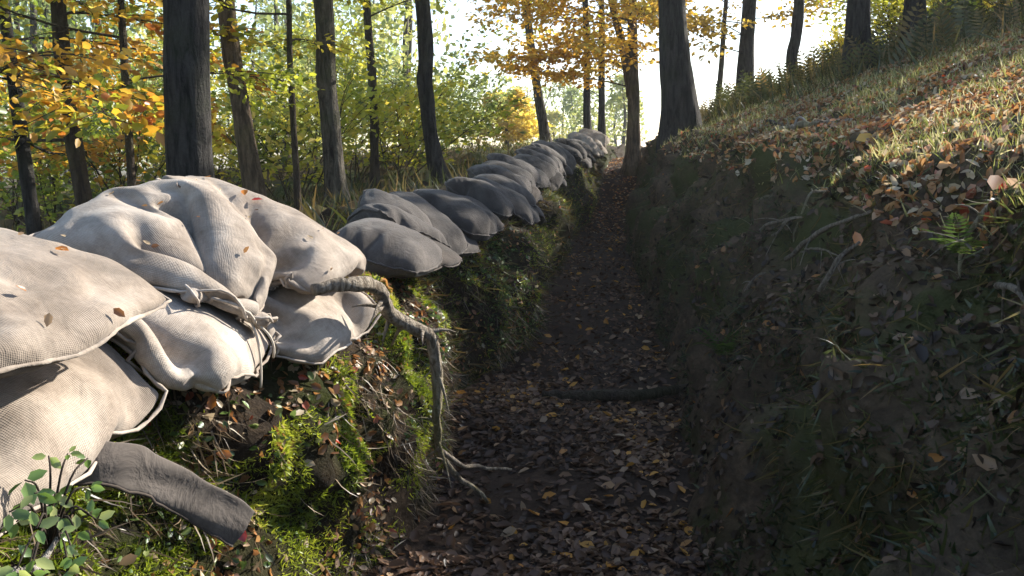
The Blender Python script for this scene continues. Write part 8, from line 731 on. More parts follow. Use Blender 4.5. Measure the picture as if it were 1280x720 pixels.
1,1,2,0,2,1,1,1,17,15,-66,5,12,3,2,2,1,2,1,1,1,2,1,1,-3,17,18,-67,8,9,4,3,1,2,1,2,0,2,2,0,1,-4,15,20,-67,11,7,4,4,2,0,2,1,-1,3,3,-1,1,-5,13,
22,-64,8,8,6,4,0,0,2,1,0,1,4,0,0,-5,8,26,-62,7,9,8,1,2,-4,4,1,0,1,4,1,1,-8,5,28,-59,6,13,5,4,-8,4,2,9,-16,9,4,0,4,-11,3,28,-56,8,20,-9,7,4,-13,9,
13,-21,8,5,0,7,-14,2,25,-50,11,12,10,-16,14,-14,8,0,15,-25,12,2,9,-16,2,20,-41,11,14,-4,10,-19,18,-15,7,-1,18,-27,13,8,-14,0,16,-30,7,12,0,11,-21,5,11,-9,-5,6,17,-29,24,-10,-10,15,
-14,-7,20,-7,5,9,-24,11,1,0,-2,1,17,-31,25,-13,-3,0,3,-6,16,-11,20,-30,13,1,-1,5,-5,-3,21,-34,14,5,3,-15,5,3,3,4,6,-27,14,2,-1,-2,-1,10,7,-34,
],
))
BAGS['V4'] = ((28, 18), [-0.3419, -0.2887, -0.0751], 0.0011, (
[30,-38,2,0,2,2,-2,5,1,2,0,2,1,2,0,1,1,2,1,-56,41,-4,0,0,0,2,4,2,0,2,0,2,2,1,1,-1,3,-4,-54,45,-7,4,2,-1,0,3,2,1,0,2,0,3,0,0,1,-2,2,-57,47,-1,
-3,2,2,1,0,2,1,1,0,2,0,1,0,2,-4,3,-58,49,1,-4,3,1,1,0,1,1,0,2,0,1,0,1,-2,2,-2,-56,52,-3,1,2,-1,1,0,1,1,1,0,1,1,0,0,-1,1,-2,-56,54,-3,0,3,-1,
0,1,0,1,1,0,1,0,0,1,-1,0,-3,-54,54,-5,6,-1,0,0,0,0,2,-1,1,1,0,0,0,0,-2,-1,-56,54,0,5,-2,-1,1,-1,1,0,1,0,0,1,-1,1,-1,-5,5,-60,54,6,3,-3,-1,0,-1,1,
0,1,0,0,0,1,-3,3,-7,3,-65,71,0,-1,-1,-1,-1,0,0,1,-1,1,0,0,0,-1,-3,1,-6,-55,68,-1,0,-1,-2,0,-1,0,1,-1,1,-1,1,-1,0,-2,-2,-3,-59,73,-3,1,-3,1,-2,0,-1,1,-1,1,
-1,0,0,-1,-2,-1,-3,-60,75,-3,0,-2,0,-2,0,0,0,-1,0,0,0,-1,0,-2,-1,-4,-59,75,-2,-1,-1,-2,0,0,-1,-1,1,-1,0,-1,0,-1,-1,-2,-3,-60,77,-3,0,-2,-1,-1,0,-1,0,-1,0,0,-1,-1,
0,-2,-1,-3,-61,79,-3,-1,-1,-2,0,-2,1,-2,1,-1,-1,0,-1,-1,-1,-2,-2,-61,79,-2,-2,-1,-1,-1,-1,-1,0,-1,0,-1,0,-2,0,-2,-1,-2,-62,81,-2,-2,-2,-1,-1,-1,-1,0,-1,0,-1,-1,0,-2,-1,-2,
-2,-60,81,-3,-2,-2,0,-2,-1,-1,0,-1,0,-1,-1,-1,-1,-2,-1,-2,-60,81,-2,-3,-1,-1,-2,-1,-1,0,-1,0,-1,-2,0,-1,-2,-2,-2,-59,83,-4,-2,-2,-2,0,-2,-1,0,-1,-1,0,-1,-2,0,-3,-1,-3,-57,82,
-3,-3,-1,-3,-1,-1,-1,0,-1,-1,0,-1,-1,-3,0,-3,-5,-51,80,-4,-2,-3,-1,-3,0,-1,0,-1,-1,-1,1,-3,-1,-2,-2,-9,-43,77,-5,-2,-2,-4,-1,0,-1,0,-2,0,0,-3,3,-4,-5,4,-26,-14,61,-4,-2,-3,
-2,-2,0,-1,0,-2,0,-1,-1,0,-4,-1,-2,-18,-16,59,-5,-2,-2,-2,0,-2,-1,-1,-1,-1,0,-2,-1,-3,0,-2,-15,-16,55,-5,-1,-3,-1,-1,-1,-1,-1,-1,-1,-1,-2,0,-3,-1,0,-13,-16,48,-2,-2,-1,-1,-1,-2,
0,-2,0,-2,-1,-1,-1,-1,-2,-1,-2,-564,567,4,-7,4,11,-5,0,2,1,0,2,-6,7,2,1,2,-55,36,1,1,6,6,-11,5,1,1,2,3,-7,5,3,2,1,-58,39,1,4,4,6,-12,4,1,2,1,4,-5,2,4,
2,2,-62,43,0,6,3,5,-12,3,3,1,1,0,4,-5,5,4,1,-64,45,1,7,0,6,-13,6,0,2,2,-1,2,0,2,3,2,-66,47,3,4,1,6,-12,4,3,0,2,0,0,2,1,2,2,-67,50,3,3,0,7,-11,
5,1,1,0,1,0,2,0,3,1,-68,53,3,3,-2,5,-1,-3,2,1,0,0,2,0,1,2,1,-68,55,2,3,0,3,-1,-2,1,1,0,0,2,0,0,2,1,-68,57,2,2,1,1,1,-2,0,1,0,1,0,1,0,1,
1,-68,58,3,2,0,1,2,-3,0,1,1,-1,1,0,1,1,0,-67,58,4,0,2,0,2,-3,1,1,-1,0,1,0,0,2,-1,-67,60,3,2,-1,2,1,-2,0,0,0,1,-1,1,0,0,1,-68,62,3,1,0,1,0,0,
-1,0,1,-1,0,0,1,0,0,-67,62,4,0,1,0,0,0,0,-1,0,0,0,0,0,1,-1,-67,65,2,1,0,0,1,-1,-1,0,0,0,0,-1,1,0,-1,-65,64,3,1,-1,1,-1,0,-1,1,-2,0,1,0,-1,1,-2,
-65,67,2,0,-1,1,-1,0,0,-2,1,-3,3,0,0,-1,-2,-63,67,1,1,-2,1,0,-2,1,-1,-4,2,2,0,0,-2,-1,-62,67,1,-1,0,0,-1,-2,0,3,-5,1,2,-2,2,-1,-3,-60,67,0,0,-1,0,-1,-2,-1,
1,1,-4,2,3,-6,4,1,-63,67,-1,1,-2,-1,-2,0,0,-1,1,-2,1,-1,2,-1,-7,-43,57,-1,-1,-1,0,-4,1,-1,0,0,0,-1,1,-9,9,-3,-40,50,-1,-1,-1,-3,3,-5,0,2,-2,0,2,-12,6,7,-6,-32,
42,-2,0,3,-6,2,-1,-3,0,1,1,-9,2,1,3,1,-33,41,-3,1,0,-2,0,-1,-1,-2,0,-2,-2,0,0,1,-1,-25,38,-2,0,-1,-2,0,-1,-2,0,-2,-1,-1,-1,-1,0,-4,
],
[110,-86,0,0,0,-1,0,0,0,0,-1,1,-1,-1,0,0,0,-1,1,-432,438,-3,0,0,0,0,0,-1,1,-1,0,0,-1,-1,0,0,-2,1,-438,448,-4,-1,-1,-1,-2,2,2,-1,-1,1,-1,-3,1,0,2,-5,7,-451,459,-7,
-6,3,1,1,-2,2,-1,0,1,-1,-1,-1,0,-5,8,-5,-452,462,-3,-7,4,2,-1,-1,1,0,-1,1,0,-1,0,-1,-1,-1,-4,-451,459,-2,5,-6,4,0,-2,2,-1,0,0,0,-1,1,-2,0,-3,-4,-449,457,-3,3,1,2,
-2,1,-1,1,-1,0,1,-1,-1,0,0,-5,-5,-443,454,0,-12,13,0,0,0,0,0,-1,1,0,-1,0,-1,1,-7,-6,-436,452,-19,11,5,2,-1,0,0,0,0,0,0,0,-1,0,0,-15,7,-433,426,5,9,1,2,-1,1,-1,
0,0,0,0,0,0,-3,5,-8,-22,-422,442,2,7,-4,4,-1,1,-1,1,-1,0,1,-1,0,-1,-3,3,-12,-458,464,3,4,-1,1,0,1,0,-1,1,-1,1,-1,0,-1,1,-3,-7,-469,473,5,-1,2,-1,2,-1,1,0,0,-1,
1,-1,0,-1,2,-4,-4,-478,480,2,3,0,0,0,1,0,-1,1,0,-1,1,-1,-1,2,-3,-3,-485,486,2,2,-1,1,1,-1,1,0,0,-1,1,-1,0,0,1,-2,-2,-491,490,2,2,0,0,0,1,0,0,-1,1,0,-1,0,
0,1,-2,0,-495,492,2,2,0,0,0,1,-1,1,0,-1,1,-1,0,0,2,-3,2,-499,494,2,2,0,0,0,0,1,-1,1,0,-1,1,-1,0,1,-1,2,-501,495,2,3,-2,1,0,0,0,1,-1,1,-1,1,-1,0,1,-1,
2,-499,493,2,2,-1,1,0,0,0,0,1,-1,0,1,-1,0,1,-1,2,-497,491,2,2,-1,0,1,0,0,0,0,0,0,1,-2,1,2,-2,2,-495,489,2,2,-1,0,0,1,-1,1,0,0,0,0,0,0,2,-2,1,-491,487,
1,1,0,-1,1,1,-1,0,1,0,0,0,-1,1,2,-2,-2,-481,480,1,1,-1,0,1,0,0,0,0,0,1,0,-1,1,2,-2,-7,-467,472,-1,1,0,0,1,-1,1,-1,1,0,0,0,1,-1,1,3,-24,-434,452,0,1,-1,
1,0,0,0,0,1,-1,1,0,0,0,2,-1,-13,-441,450,0,2,-1,0,0,1,-1,1,0,0,1,-1,1,0,0,1,-9,-440,445,0,0,1,-1,1,0,0,0,1,-1,1,0,0,1,-1,1,-4,-437,437,0,1,0,-1,1,1,
-1,1,0,-1,2,-1,1,-1,1,1,-1,-309,310,0,-2,1,-3,3,-1,1,-1,0,-1,0,0,1,-1,0,-399,402,1,-2,1,-4,2,1,0,0,-1,0,0,0,0,0,0,-409,413,-1,-1,0,-4,2,1,0,1,-1,-1,0,1,0,
0,0,-418,421,0,-1,-1,-5,4,0,1,0,-1,1,-2,1,0,2,-1,-428,431,-1,-1,0,-4,1,2,0,1,-2,1,0,-1,1,1,-1,-434,436,1,-2,0,-3,1,1,1,-1,1,-1,0,0,0,2,-1,-443,445,0,-1,-1,-3,2,
1,0,-1,1,-1,1,-1,0,3,-1,-449,449,2,-3,0,0,-1,0,1,0,0,-1,1,0,0,2,-1,-454,455,0,-1,0,-2,0,1,1,-1,0,0,0,0,0,2,1,-461,460,1,-2,-1,0,-1,2,-1,0,1,-1,0,0,0,4,
-2,-461,459,3,-2,0,-1,-1,2,-1,1,-1,1,-1,0,1,2,0,-463,459,4,-2,0,0,-3,3,0,-1,1,0,-1,0,1,2,1,-465,459,6,-3,-1,1,-2,1,1,0,0,-1,1,-1,1,2,1,-465,459,5,-2,0,-1,0,0,
0,1,0,0,-1,1,0,2,1,-465,459,5,-2,-1,1,-2,1,1,0,-1,1,0,-1,1,3,-1,-463,458,5,-2,-1,0,0,0,1,-1,1,-1,1,0,-1,4,-1,-462,457,5,-2,-1,0,0,0,0,1,0,-2,2,-1,1,3,-1,
-460,455,5,-3,0,0,0,0,0,1,-2,2,-1,0,1,3,-1,-459,455,4,-3,-1,1,0,0,0,0,0,0,0,1,-2,5,0,-458,454,2,-2,-1,1,0,0,0,-1,0,2,-2,1,0,3,1,-455,452,1,-2,-1,0,1,-1,0,
1,0,0,0,-2,2,4,-3,-447,448,0,-3,0,-1,1,0,0,1,0,-1,1,0,-4,7,0,-444,443,0,-4,1,-1,0,1,-1,1,1,-1,1,-5,4,5,-1,-437,435,1,-4,-1,1,0,-2,3,0,0,0,-3,2,2,2,1,-430,
427,0,-2,-2,1,1,0,-1,2,0,-2,1,1,0,3,-2,-416,411,3,-1,0,0,0,1,0,0,0,1,0,-1,1,1,-6,-396,397,1,0,1,0,0,0,0,1,0,0,0,1,-1,1,-2,
],
[237,-236,0,0,-1,0,2,-6,1,0,0,-1,1,-2,0,0,-1,1,-1,44,-24,-7,-1,-1,-2,-1,-6,1,0,-1,1,0,-3,-1,-1,-1,-3,-9,58,-26,-8,2,4,0,2,-19,8,-3,0,1,0,-10,2,-1,5,-12,1,52,-29,6,
7,-8,-4,-5,-12,10,-1,-2,1,0,-1,-7,-1,-9,9,-15,59,-13,-8,9,-12,-7,-2,-9,7,4,-6,1,2,-2,-1,-7,-7,-1,-12,62,-5,-8,-7,3,-14,1,-9,5,4,-3,-1,1,-2,-1,-6,-6,-4,-11,61,-2,-6,-3,-10,-8,
1,-7,1,6,-3,-1,0,-1,-2,-4,-6,-7,-10,59,0,-9,9,-18,-6,-1,-5,-1,5,-2,-1,0,-2,-1,-4,-6,-7,-12,57,1,6,-7,-14,-5,-2,-4,-2,4,-1,-1,0,-2,-2,-2,-6,-13,-4,48,20,-11,-9,-6,-6,-3,-3,-2,
2,0,-1,-1,-1,-1,-7,1,-11,-13,59,8,-9,-12,4,-9,-4,-2,-2,1,-1,0,-1,-1,-1,-5,-10,5,-18,57,7,-11,-4,-6,-4,-3,-3,-1,0,-1,-1,0,-2,0,-4,-7,-3,-12,56,4,-12,1,-11,1,-5,-2,-2,0,-1,-1,
0,-2,-1,-4,-4,-4,-13,57,2,-9,-5,-5,-3,-3,-2,-1,-2,0,0,-2,-1,-2,-2,-4,-5,-11,55,1,-9,-4,-6,-2,-3,-2,-1,-1,-1,-1,-1,-1,-2,-1,-6,-3,-10,52,3,-12,-3,-5,-2,-3,-2,-1,-1,-1,-1,-1,-1,-2,
-1,-5,-3,-10,51,2,-11,-4,-4,-3,-3,0,-3,0,-1,0,-2,-1,-2,-1,-4,-4,-8,48,3,-12,-3,-5,-3,-1,-2,-1,-1,-1,-1,0,-2,-1,-3,-3,-3,-7,46,1,-10,-4,-4,-3,-1,-3,0,-1,-1,-1,0,-1,-2,-2,-4,-2,
-8,46,1,-10,-5,-4,-2,-2,-2,0,-2,0,0,-1,-1,-1,-3,-3,-3,-8,48,-2,-10,-5,-3,-2,-3,-1,-1,-1,1,-1,-1,0,-2,-2,-4,-2,-9,48,-2,-11,-4,-4,-2,-2,-2,-1,1,-1,1,-1,-1,-1,-3,-2,-4,-10,50,-4,
-10,-4,-4,-3,-3,-1,0,1,-1,1,0,-1,-1,-3,-3,-4,-11,54,-8,-11,-1,-6,-4,-3,1,0,0,1,0,0,0,0,-4,-3,-4,-15,60,-12,-10,-1,-8,-6,1,0,1,1,-1,1,0,-1,5,-6,-9,7,-17,50,-10,-10,-2,-5,
-4,0,0,1,0,1,-1,1,1,0,-3,-4,0,-12,53,-20,-10,-2,-3,-2,1,-1,1,0,0,1,0,0,0,-1,-3,1,-11,53,-27,-13,1,-1,-2,1,1,-1,1,0,1,0,0,1,-1,-2,2,-10,54,-49,1,1,0,0,1,0,
0,1,0,1,0,0,1,1,0,0,1,190,-193,2,-3,2,10,-12,0,-1,1,0,-1,-6,4,2,1,1,31,-35,2,1,6,7,-17,3,0,0,1,1,-7,3,3,3,1,27,-36,0,6,6,7,-19,2,2,0,0,2,-6,2,4,
5,1,23,-36,-2,11,4,7,-20,4,0,1,-1,1,2,-7,7,9,-1,21,-37,0,10,1,10,-21,5,0,2,-1,0,-1,1,4,5,3,18,-38,3,9,-1,11,-20,5,2,-1,1,0,0,0,3,4,4,17,-37,3,8,-2,12,-17,
4,2,1,-4,2,0,2,1,3,4,17,-36,3,8,-4,10,2,-15,7,-1,-4,2,2,1,1,2,4,17,-36,5,6,-1,11,-3,-11,4,0,-3,1,2,1,1,1,3,18,-34,4,5,2,6,2,-11,2,0,1,-2,0,3,-2,2,
5,15,-35,7,5,2,6,2,-10,2,0,-1,2,-1,3,-5,0,7,15,-36,9,5,2,5,4,-11,3,0,0,1,0,1,-4,-2,4,18,-36,10,5,3,2,7,-10,1,0,0,2,0,0,-1,-6,2,19,-35,11,5,4,2,2,2,
-10,4,0,1,0,0,0,-8,2,17,-32,11,6,2,5,1,-1,-5,1,-1,2,1,-1,1,-8,0,12,-26,12,5,4,4,-1,0,-5,0,1,0,2,1,1,-11,0,10,-23,13,5,5,0,0,1,-5,1,-2,10,-8,0,3,-6,-7,
9,-18,13,7,4,-5,1,1,-3,0,7,-12,9,1,1,-9,-6,9,-17,14,7,2,-4,0,-1,0,-1,-7,6,5,0,4,-9,-6,6,-14,18,2,-2,-7,2,0,1,5,-10,5,7,-3,4,-4,-8,2,-8,14,0,0,-5,-1,-1,-2,
5,3,-7,7,7,-10,5,7,-19,3,9,-4,0,-8,3,-1,2,2,1,0,2,3,11,-14,-4,10,-7,1,-8,6,-2,-7,4,0,4,1,0,2,14,-19,6,-2,19,-17,-2,-5,-3,-1,5,-6,4,3,2,0,14,-18,4,7,-6,30,
-34,-3,0,3,-6,5,1,-5,6,2,9,-12,4,2,0,10,20,-44,4,1,-2,3,1,0,1,1,0,3,2,1,0,2,13,11,-38,0,2,2,0,1,0,1,0,1,0,1,1,2,0,7,
],
))

# ------------------------------------------------------------------ sun, sky, view
SUN_AZ, SUN_EL = 50.0, 28.6
S = Vector((math.sin(R(SUN_AZ)) * math.cos(R(SUN_EL)), math.cos(R(SUN_AZ)) * math.cos(R(SUN_EL)), math.sin(R(SUN_EL))))
w = bpy.data.worlds.new("World"); sc.world = w; w.use_nodes = True
nt = w.node_tree
sky = nt.nodes.new('ShaderNodeTexSky'); sky.sky_type = 'NISHITA'; sky.sun_disc = False
sky.sun_elevation = R(SUN_EL); sky.sun_rotation = R(SUN_AZ); sky.dust_density = 1.0; sky.air_density = 1.0
bg = nt.nodes['Background']; bg.inputs[1].default_value = 0.125
nt.links.new(sky.outputs[0], bg.inputs[0])
ld = bpy.data.lights.new('sun', 'SUN'); ld.energy = 5.0; ld.angle = R(0.5); ld.color = (1, .93, .82)
lo = bpy.data.objects.new('sun', ld); COL.objects.link(lo)
lo.rotation_mode = 'QUATERNION'; lo.rotation_quaternion = S.to_track_quat('Z', 'Y'); lo.location = (20, 20, 20)
cd = bpy.data.cameras.new('camera'); cam = bpy.data.objects.new('camera', cd); COL.objects.link(cam)
cd.sensor_width = 36; cd.lens = FPX / 1280 * 36; cd.clip_end = 2000; cd.clip_start = .05
cam.location = CAM; cam.rotation_euler = (math.pi / 2 - PITCH, 0, 0); sc.camera = cam
sc.view_settings.view_transform = 'Standard'; sc.view_settings.look = 'None'
sc.view_settings.exposure = 1.38; sc.view_settings.gamma = 1
sc.render.engine = 'CYCLES'
cy = sc.cycles
cy.max_bounces = 6; cy.diffuse_bounces = 3; cy.glossy_bounces = 2; cy.transmission_bounces = 4; cy.volume_bounces = 0
cy.use_denoising = True; cy.sample_clamp_indirect = 6; cy.caustics_reflective = False; cy.caustics_refractive = False

# ------------------------------------------------------------------ materials
class NT:
    def __init__(s, name):
        s.m = bpy.data.materials.new(name); s.m.use_nodes = True; s.t = s.m.node_tree
        s.t.nodes.clear(); s.out = s.n('ShaderNodeOutputMaterial')
    def n(s, typ, ins=None, **kw):
        nd = s.t.nodes.new(typ)
        for k, v in kw.items(): setattr(nd, k, v)
        for k, v in (ins or {}).items():
            if isinstance(v, bpy.types.NodeSocket): s.t.links.new(v, nd.inputs[k])
            else: nd.inputs[k].default_value = v
        return nd
    def ramp(s, fac, stops, interp='LINEAR'):
        r = s.n('ShaderNodeValToRGB', {0: fac}); cr = r.color_ramp; cr.interpolation = interp
        while len(cr.elements) < len(stops): cr.elements.new(.5)
        for e, (p, c) in zip(cr.elements, stops): e.position = p; e.color = (*c, 1)
        return r.outputs[0]
    def noise(s, co, scale, detail=4, rough=.55, dist=0):
        return s.n('ShaderNodeTexNoise', {'Vector': co, 'Scale': scale, 'Detail': detail, 'Roughness': rough, 'Distortion': dist}).outputs[0]
    def mapping(s, co, scale): return s.n('ShaderNodeMapping', {0: co, 3: scale}).outputs[0]
    def mix(s, f, a, b, mode='MIX'):
        nd = s.n('ShaderNodeMix', data_type='RGBA', blend_type=mode)
        for k, v in ((0, f), (6, a), (7, b)):
            if isinstance(v, bpy.types.NodeSocket): s.t.links.new(v, nd.inputs[k])
            else: nd.inputs[k].default_value = (*v, 1) if isinstance(v, tuple) else v
        return nd.outputs[2]
    def math(s, op, a, b=0.5, clamp=False):
        return s.n('ShaderNodeMath', {0: a, 1: b}, operation=op, use_clamp=clamp).outputs[0]
    def bump(s, h, strength, dist, normal=None):
        i = {'Height': h, 'Strength': strength, 'Distance': dist}
        if normal is not None: i['Normal'] = normal
        return s.n('ShaderNodeBump', i).outputs[0]
    def end(s, sh): s.t.links.new(sh, s.out.inputs[0]); return s.m
    def principled(s, col, rough=.85, normal=None, spec=.25, **kw):
        i = {'Base Color': col, 'Roughness': rough, 'Specular IOR Level': spec}
        if normal is not None: i['Normal'] = normal
        i.update(kw)
        return s.end(s.n('ShaderNodeBsdfPrincipled', i).outputs[0])

def leaf_mat(name, stops, transl=.5, gloss=.035, spread=.25):
    k = NT(name)
    a = k.n('ShaderNodeAttribute', attribute_name='rnd').outputs['Fac']
    c = k.ramp(a, stops)
    if spread:
        o = k.n('ShaderNodeTexCoord').outputs['Object']
        nz = k.noise(o, 9, 2)
        c = k.mix(spread, c, k.ramp(nz, [(.3, (.25, .25, .2)), (.7, (1, 1, 1))]), 'MULTIPLY')
    d = k.n('ShaderNodeBsdfDiffuse', {0: c}).outputs[0]
    t = k.n('ShaderNodeBsdfTranslucent', {0: c}).outputs[0]
    m = k.n('ShaderNodeMixShader', {0: transl, 1: d, 2: t}).outputs[0]
    g = k.n('ShaderNodeBsdfGlossy', {'Color': (.9, .95, 1, 1), 'Roughness': .42}).outputs[0]
    return k.end(k.n('ShaderNodeMixShader', {0: gloss, 1: m, 2: g}).outputs[0])

def bark_mat(name, dark, light, moss=None, amt=.5, scale=1.0):
    k = NT(name); o = k.n('ShaderNodeTexCoord').outputs['Object']
    st = k.mapping(o, (9 * scale, 9 * scale, 1.6 * scale))
    n1 = k.noise(st, 2.2, 6, .65, .6); n2 = k.noise(o, 2.1, 4); n3 = k.noise(o, 38 * scale, 4)
    c = k.ramp(n1, [(.36, dark), (.6, light)])
    c = k.mix(k.math('MULTIPLY', n3, .5), c, tuple(x * .45 for x in dark))
    if moss:
        f = k.ramp(n2, [(.5, (0, 0, 0)), (.66, (amt,) * 3)])
        c = k.mix(f, c, moss)
    h = k.math('ADD', n1, k.math('MULTIPLY', n3, .35))
    return k.principled(c, .9, k.bump(h, 1.0, .06), .2)

def hessian_mat(name, ramp, weave=.32, dirt=.5):
    k = NT(name)
    tc = k.n('ShaderNodeTexCoord'); uv = tc.outputs['UV']; o = tc.outputs['Object']
    wob = k.noise(uv, 14, 2)
    uvw = k.n('ShaderNodeVectorMath', {0: uv, 1: k.n('ShaderNodeVectorMath', {0: k.n('ShaderNodeCombineXYZ', {0: wob, 1: wob}).outputs[0], 'Scale': .012}, operation='SCALE').outputs[0]}, operation='ADD').outputs[0]
    wa = k.n('ShaderNodeTexWave', {'Vector': uvw, 'Scale': 78, 'Distortion': .7, 'Detail': 1}, bands_direction='X').outputs['Fac']
    wb = k.n('ShaderNodeTexWave', {'Vector': uvw, 'Scale': 78, 'Distortion': .7, 'Detail': 1}, bands_direction='Y').outputs['Fac']
    wv = k.math('MULTIPLY', k.math('ADD', wa, wb), .5)
    big = k.noise(o, 4.5, 5, .6, .4); mid = k.noise(o, 17, 4, .6)
    thr = k.noise(k.mapping(uv, (9, 120, 1)), 3, 3); thr2 = k.noise(k.mapping(uv, (120, 9, 1)), 3, 3)
    c = k.ramp(k.math('ADD', k.math('MULTIPLY', big, .75), k.math('MULTIPLY', mid, .25)), ramp)
    c = k.mix(k.math('MULTIPLY', k.math('SUBTRACT', 1.0, wv), weave), c, tuple(x * .45 for x in ramp[0][1]))
    c = k.mix(.35, c, k.ramp(k.math('MULTIPLY', k.math('ADD', thr, thr2), .5), [(.35, (.45, .42, .4)), (.62, (1, 1, 1))]), 'MULTIPLY')
    st = k.noise(o, 2.3, 6, .7, 1.2)
    c = k.mix(k.ramp(st, [(.44, (0, 0, 0)), (.62, (dirt,) * 3)]), c, tuple(x * .35 for x in ramp[0][1]))
    rn = k.n('ShaderNodeObjectInfo').outputs['Random']
    c = k.mix(1.0, c, k.ramp(rn, [(0, (.66, .62, .58)), (.5, (.9, .88, .86)), (1, (1.08, 1.06, 1.04))]), 'MULTIPLY')
    nb = k.bump(k.noise(o, 11, 5, .6, .5), .35, .03)
    nb = k.bump(wv, .45, .0025, nb)
    return k.principled(c, .92, nb, .15, **{'Sheen Weight': .15})

def ground_mat(name, ramp, bump=.03, s1=5, moss=None):
    k = NT(name); o = k.n('ShaderNodeTexCoord').outputs['Object']
    n1 = k.noise(o, s1, 8, .65, .5); n2 = k.noise(o, s1 * 7, 6, .7); n3 = k.noise(o, 1.3, 4)
    c = k.ramp(k.math('ADD', k.math('MULTIPLY', n1, .6), k.math('MULTIPLY', n2, .4)), ramp)
    if moss: c = k.mix(k.ramp(n3, [(.46, (0, 0, 0)), (.6, (.8,) * 3)]), c, moss)
    return k.principled(c, .95, k.bump(k.math('ADD', n1, k.math('MULTIPLY', n2, .5)), 1, bump), .12)

M = {}
M['path'] = ground_mat('damp_soil', [(.3, (.016, .011, .008)), (.5, (.042, .028, .02)), (.7, (.08, .054, .038))])
M['bank'] = ground_mat('bank_soil', [(.3, (.012, .009, .007)), (.5, (.035, .025, .017)), (.7, (.085, .06, .038))], .05, 9, (.035, .045, .01))
M['hill'] = ground_mat('hill_soil', [(.3, (.025, .018, .012)), (.5, (.085, .06, .038)), (.7, (.18, .125, .08))], .04, 5, (.05, .06, .018))
M['forest'] = ground_mat('forest_soil', [(.3, (.03, .022, .012)), (.5, (.08, .055, .025)), (.7, (.15, .11, .05))], .05, 2, (.05, .07, .02))
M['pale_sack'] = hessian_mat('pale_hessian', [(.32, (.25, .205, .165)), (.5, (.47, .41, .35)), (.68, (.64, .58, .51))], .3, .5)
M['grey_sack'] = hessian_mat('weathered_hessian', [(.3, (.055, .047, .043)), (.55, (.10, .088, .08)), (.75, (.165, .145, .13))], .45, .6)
M['strip_sack'] = hessian_mat('grey_brown_hessian', [(.3, (.10, .085, .075)), (.55, (.16, .14, .125)), (.75, (.22, .195, .175))], .4, .5)
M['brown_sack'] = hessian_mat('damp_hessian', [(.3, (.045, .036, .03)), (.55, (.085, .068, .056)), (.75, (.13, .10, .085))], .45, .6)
k = NT('cord'); M['cord'] = k.principled((.45, .40, .33, 1), .9)
k = NT('grey_cord'); M['grey_cord'] = k.principled((.16, .145, .125, 1), .9)
M['bark_dark'] = bark_mat('dark_bark', (.006, .006, .006), (.06, .055, .05), (.03, .04, .015), .35)
M['bark_grey'] = bark_mat('grey_bark', (.02, .017, .014), (.16, .14, .11), (.05, .065, .02), .5)
M['bark_brown'] = bark_mat('brown_bark', (.025, .018, .013), (.10, .075, .05), (.06, .06, .02), .6)
M['bark_tan'] = bark_mat('tan_bark', (.06, .043, .028), (.22, .16, .105), (.10, .10, .03), .4)
M['bark_birch'] = bark_mat('pale_bark', (.16, .14, .12), (.45, .42, .38), None)
M['root'] = bark_mat('root_bark', (.16, .125, .09), (.58, .50, .40), (.2, .19, .07), .6, 3)
M['stick'] = bark_mat('dead_wood', (.14, .115, .09), (.42, .36, .29), None, .5, 3)
M['log'] = bark_mat('damp_log', (.035, .027, .02), (.12, .092, .07), (.04, .045, .015), .5, 2)
M['twig'] = NT('twig').principled((.035, .027, .02, 1), .9)
YG = [(0, (.14, .19, .02)), (.3, (.40, .44, .04)), (.65, (.68, .62, .06)), (1, (.78, .60, .08))]
OR = [(0, (.30, .14, .015)), (.3, (.55, .26, .025)), (.65, (.72, .38, .04)), (1, (.75, .52, .07))]
GR = [(0, (.08, .14, .02)), (.5, (.24, .33, .04)), (1, (.5, .5, .06))]
GO = [(0, (.25, .17, .02)), (.5, (.55, .36, .04)), (1, (.70, .52, .10))]
FA = [(0, (.16, .22, .08)), (.5, (.36, .43, .13)), (1, (.64, .58, .16))]
M['yg'] = leaf_mat('yellow_green_leaves', YG, .6); M['or'] = leaf_mat('orange_leaves', OR, .6); M['amber'] = leaf_mat('amber_leaves', [(0, (.5, .24, .03)), (.4, (.75, .42, .05)), (.8, (.8, .55, .08)), (1, (.72, .6, .12))], .62)
M['gr'] = leaf_mat('green_leaves', GR, .5); M['go'] = leaf_mat('golden_leaves', GO, .6)
M['lemon'] = leaf_mat('lemon_leaves', [(0, (.62, .42, .05)), (.5, (.8, .62, .09)), (1, (.85, .72, .18))], .6)
M['fa'] = leaf_mat('far_leaves', FA, .5)
M['mix'] = leaf_mat('turning_leaves', [(0, (.09, .14, .015)), (.3, (.24, .30, .03)), (.5, (.5, .46, .04)), (.7, (.68, .40, .035)), (1, (.62, .20, .03))], .6)
LIT = [(0, (.04, .025, .018)), (.35, (.105, .06, .038)), (.6, (.18, .102, .06)), (.8, (.27, .165, .10)), (.93, (.42, .30, .19)), (.97, (.5, .22, .05)), (1, (.6, .3, .06))]
M['litter'] = leaf_mat('fallen_leaves', LIT, .25, .02)
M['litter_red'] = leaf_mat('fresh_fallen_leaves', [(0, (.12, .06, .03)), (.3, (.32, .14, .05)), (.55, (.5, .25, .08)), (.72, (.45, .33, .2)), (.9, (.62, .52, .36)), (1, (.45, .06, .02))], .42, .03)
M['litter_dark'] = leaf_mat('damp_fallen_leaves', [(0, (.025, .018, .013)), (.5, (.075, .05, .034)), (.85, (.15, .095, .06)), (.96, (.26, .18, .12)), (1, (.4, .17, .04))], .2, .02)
M['moss'] = leaf_mat('moss', [(0, (.07, .10, .01)), (.35, (.22, .29, .02)), (.75, (.42, .48, .04)), (1, (.55, .54, .08))], .45, .03)
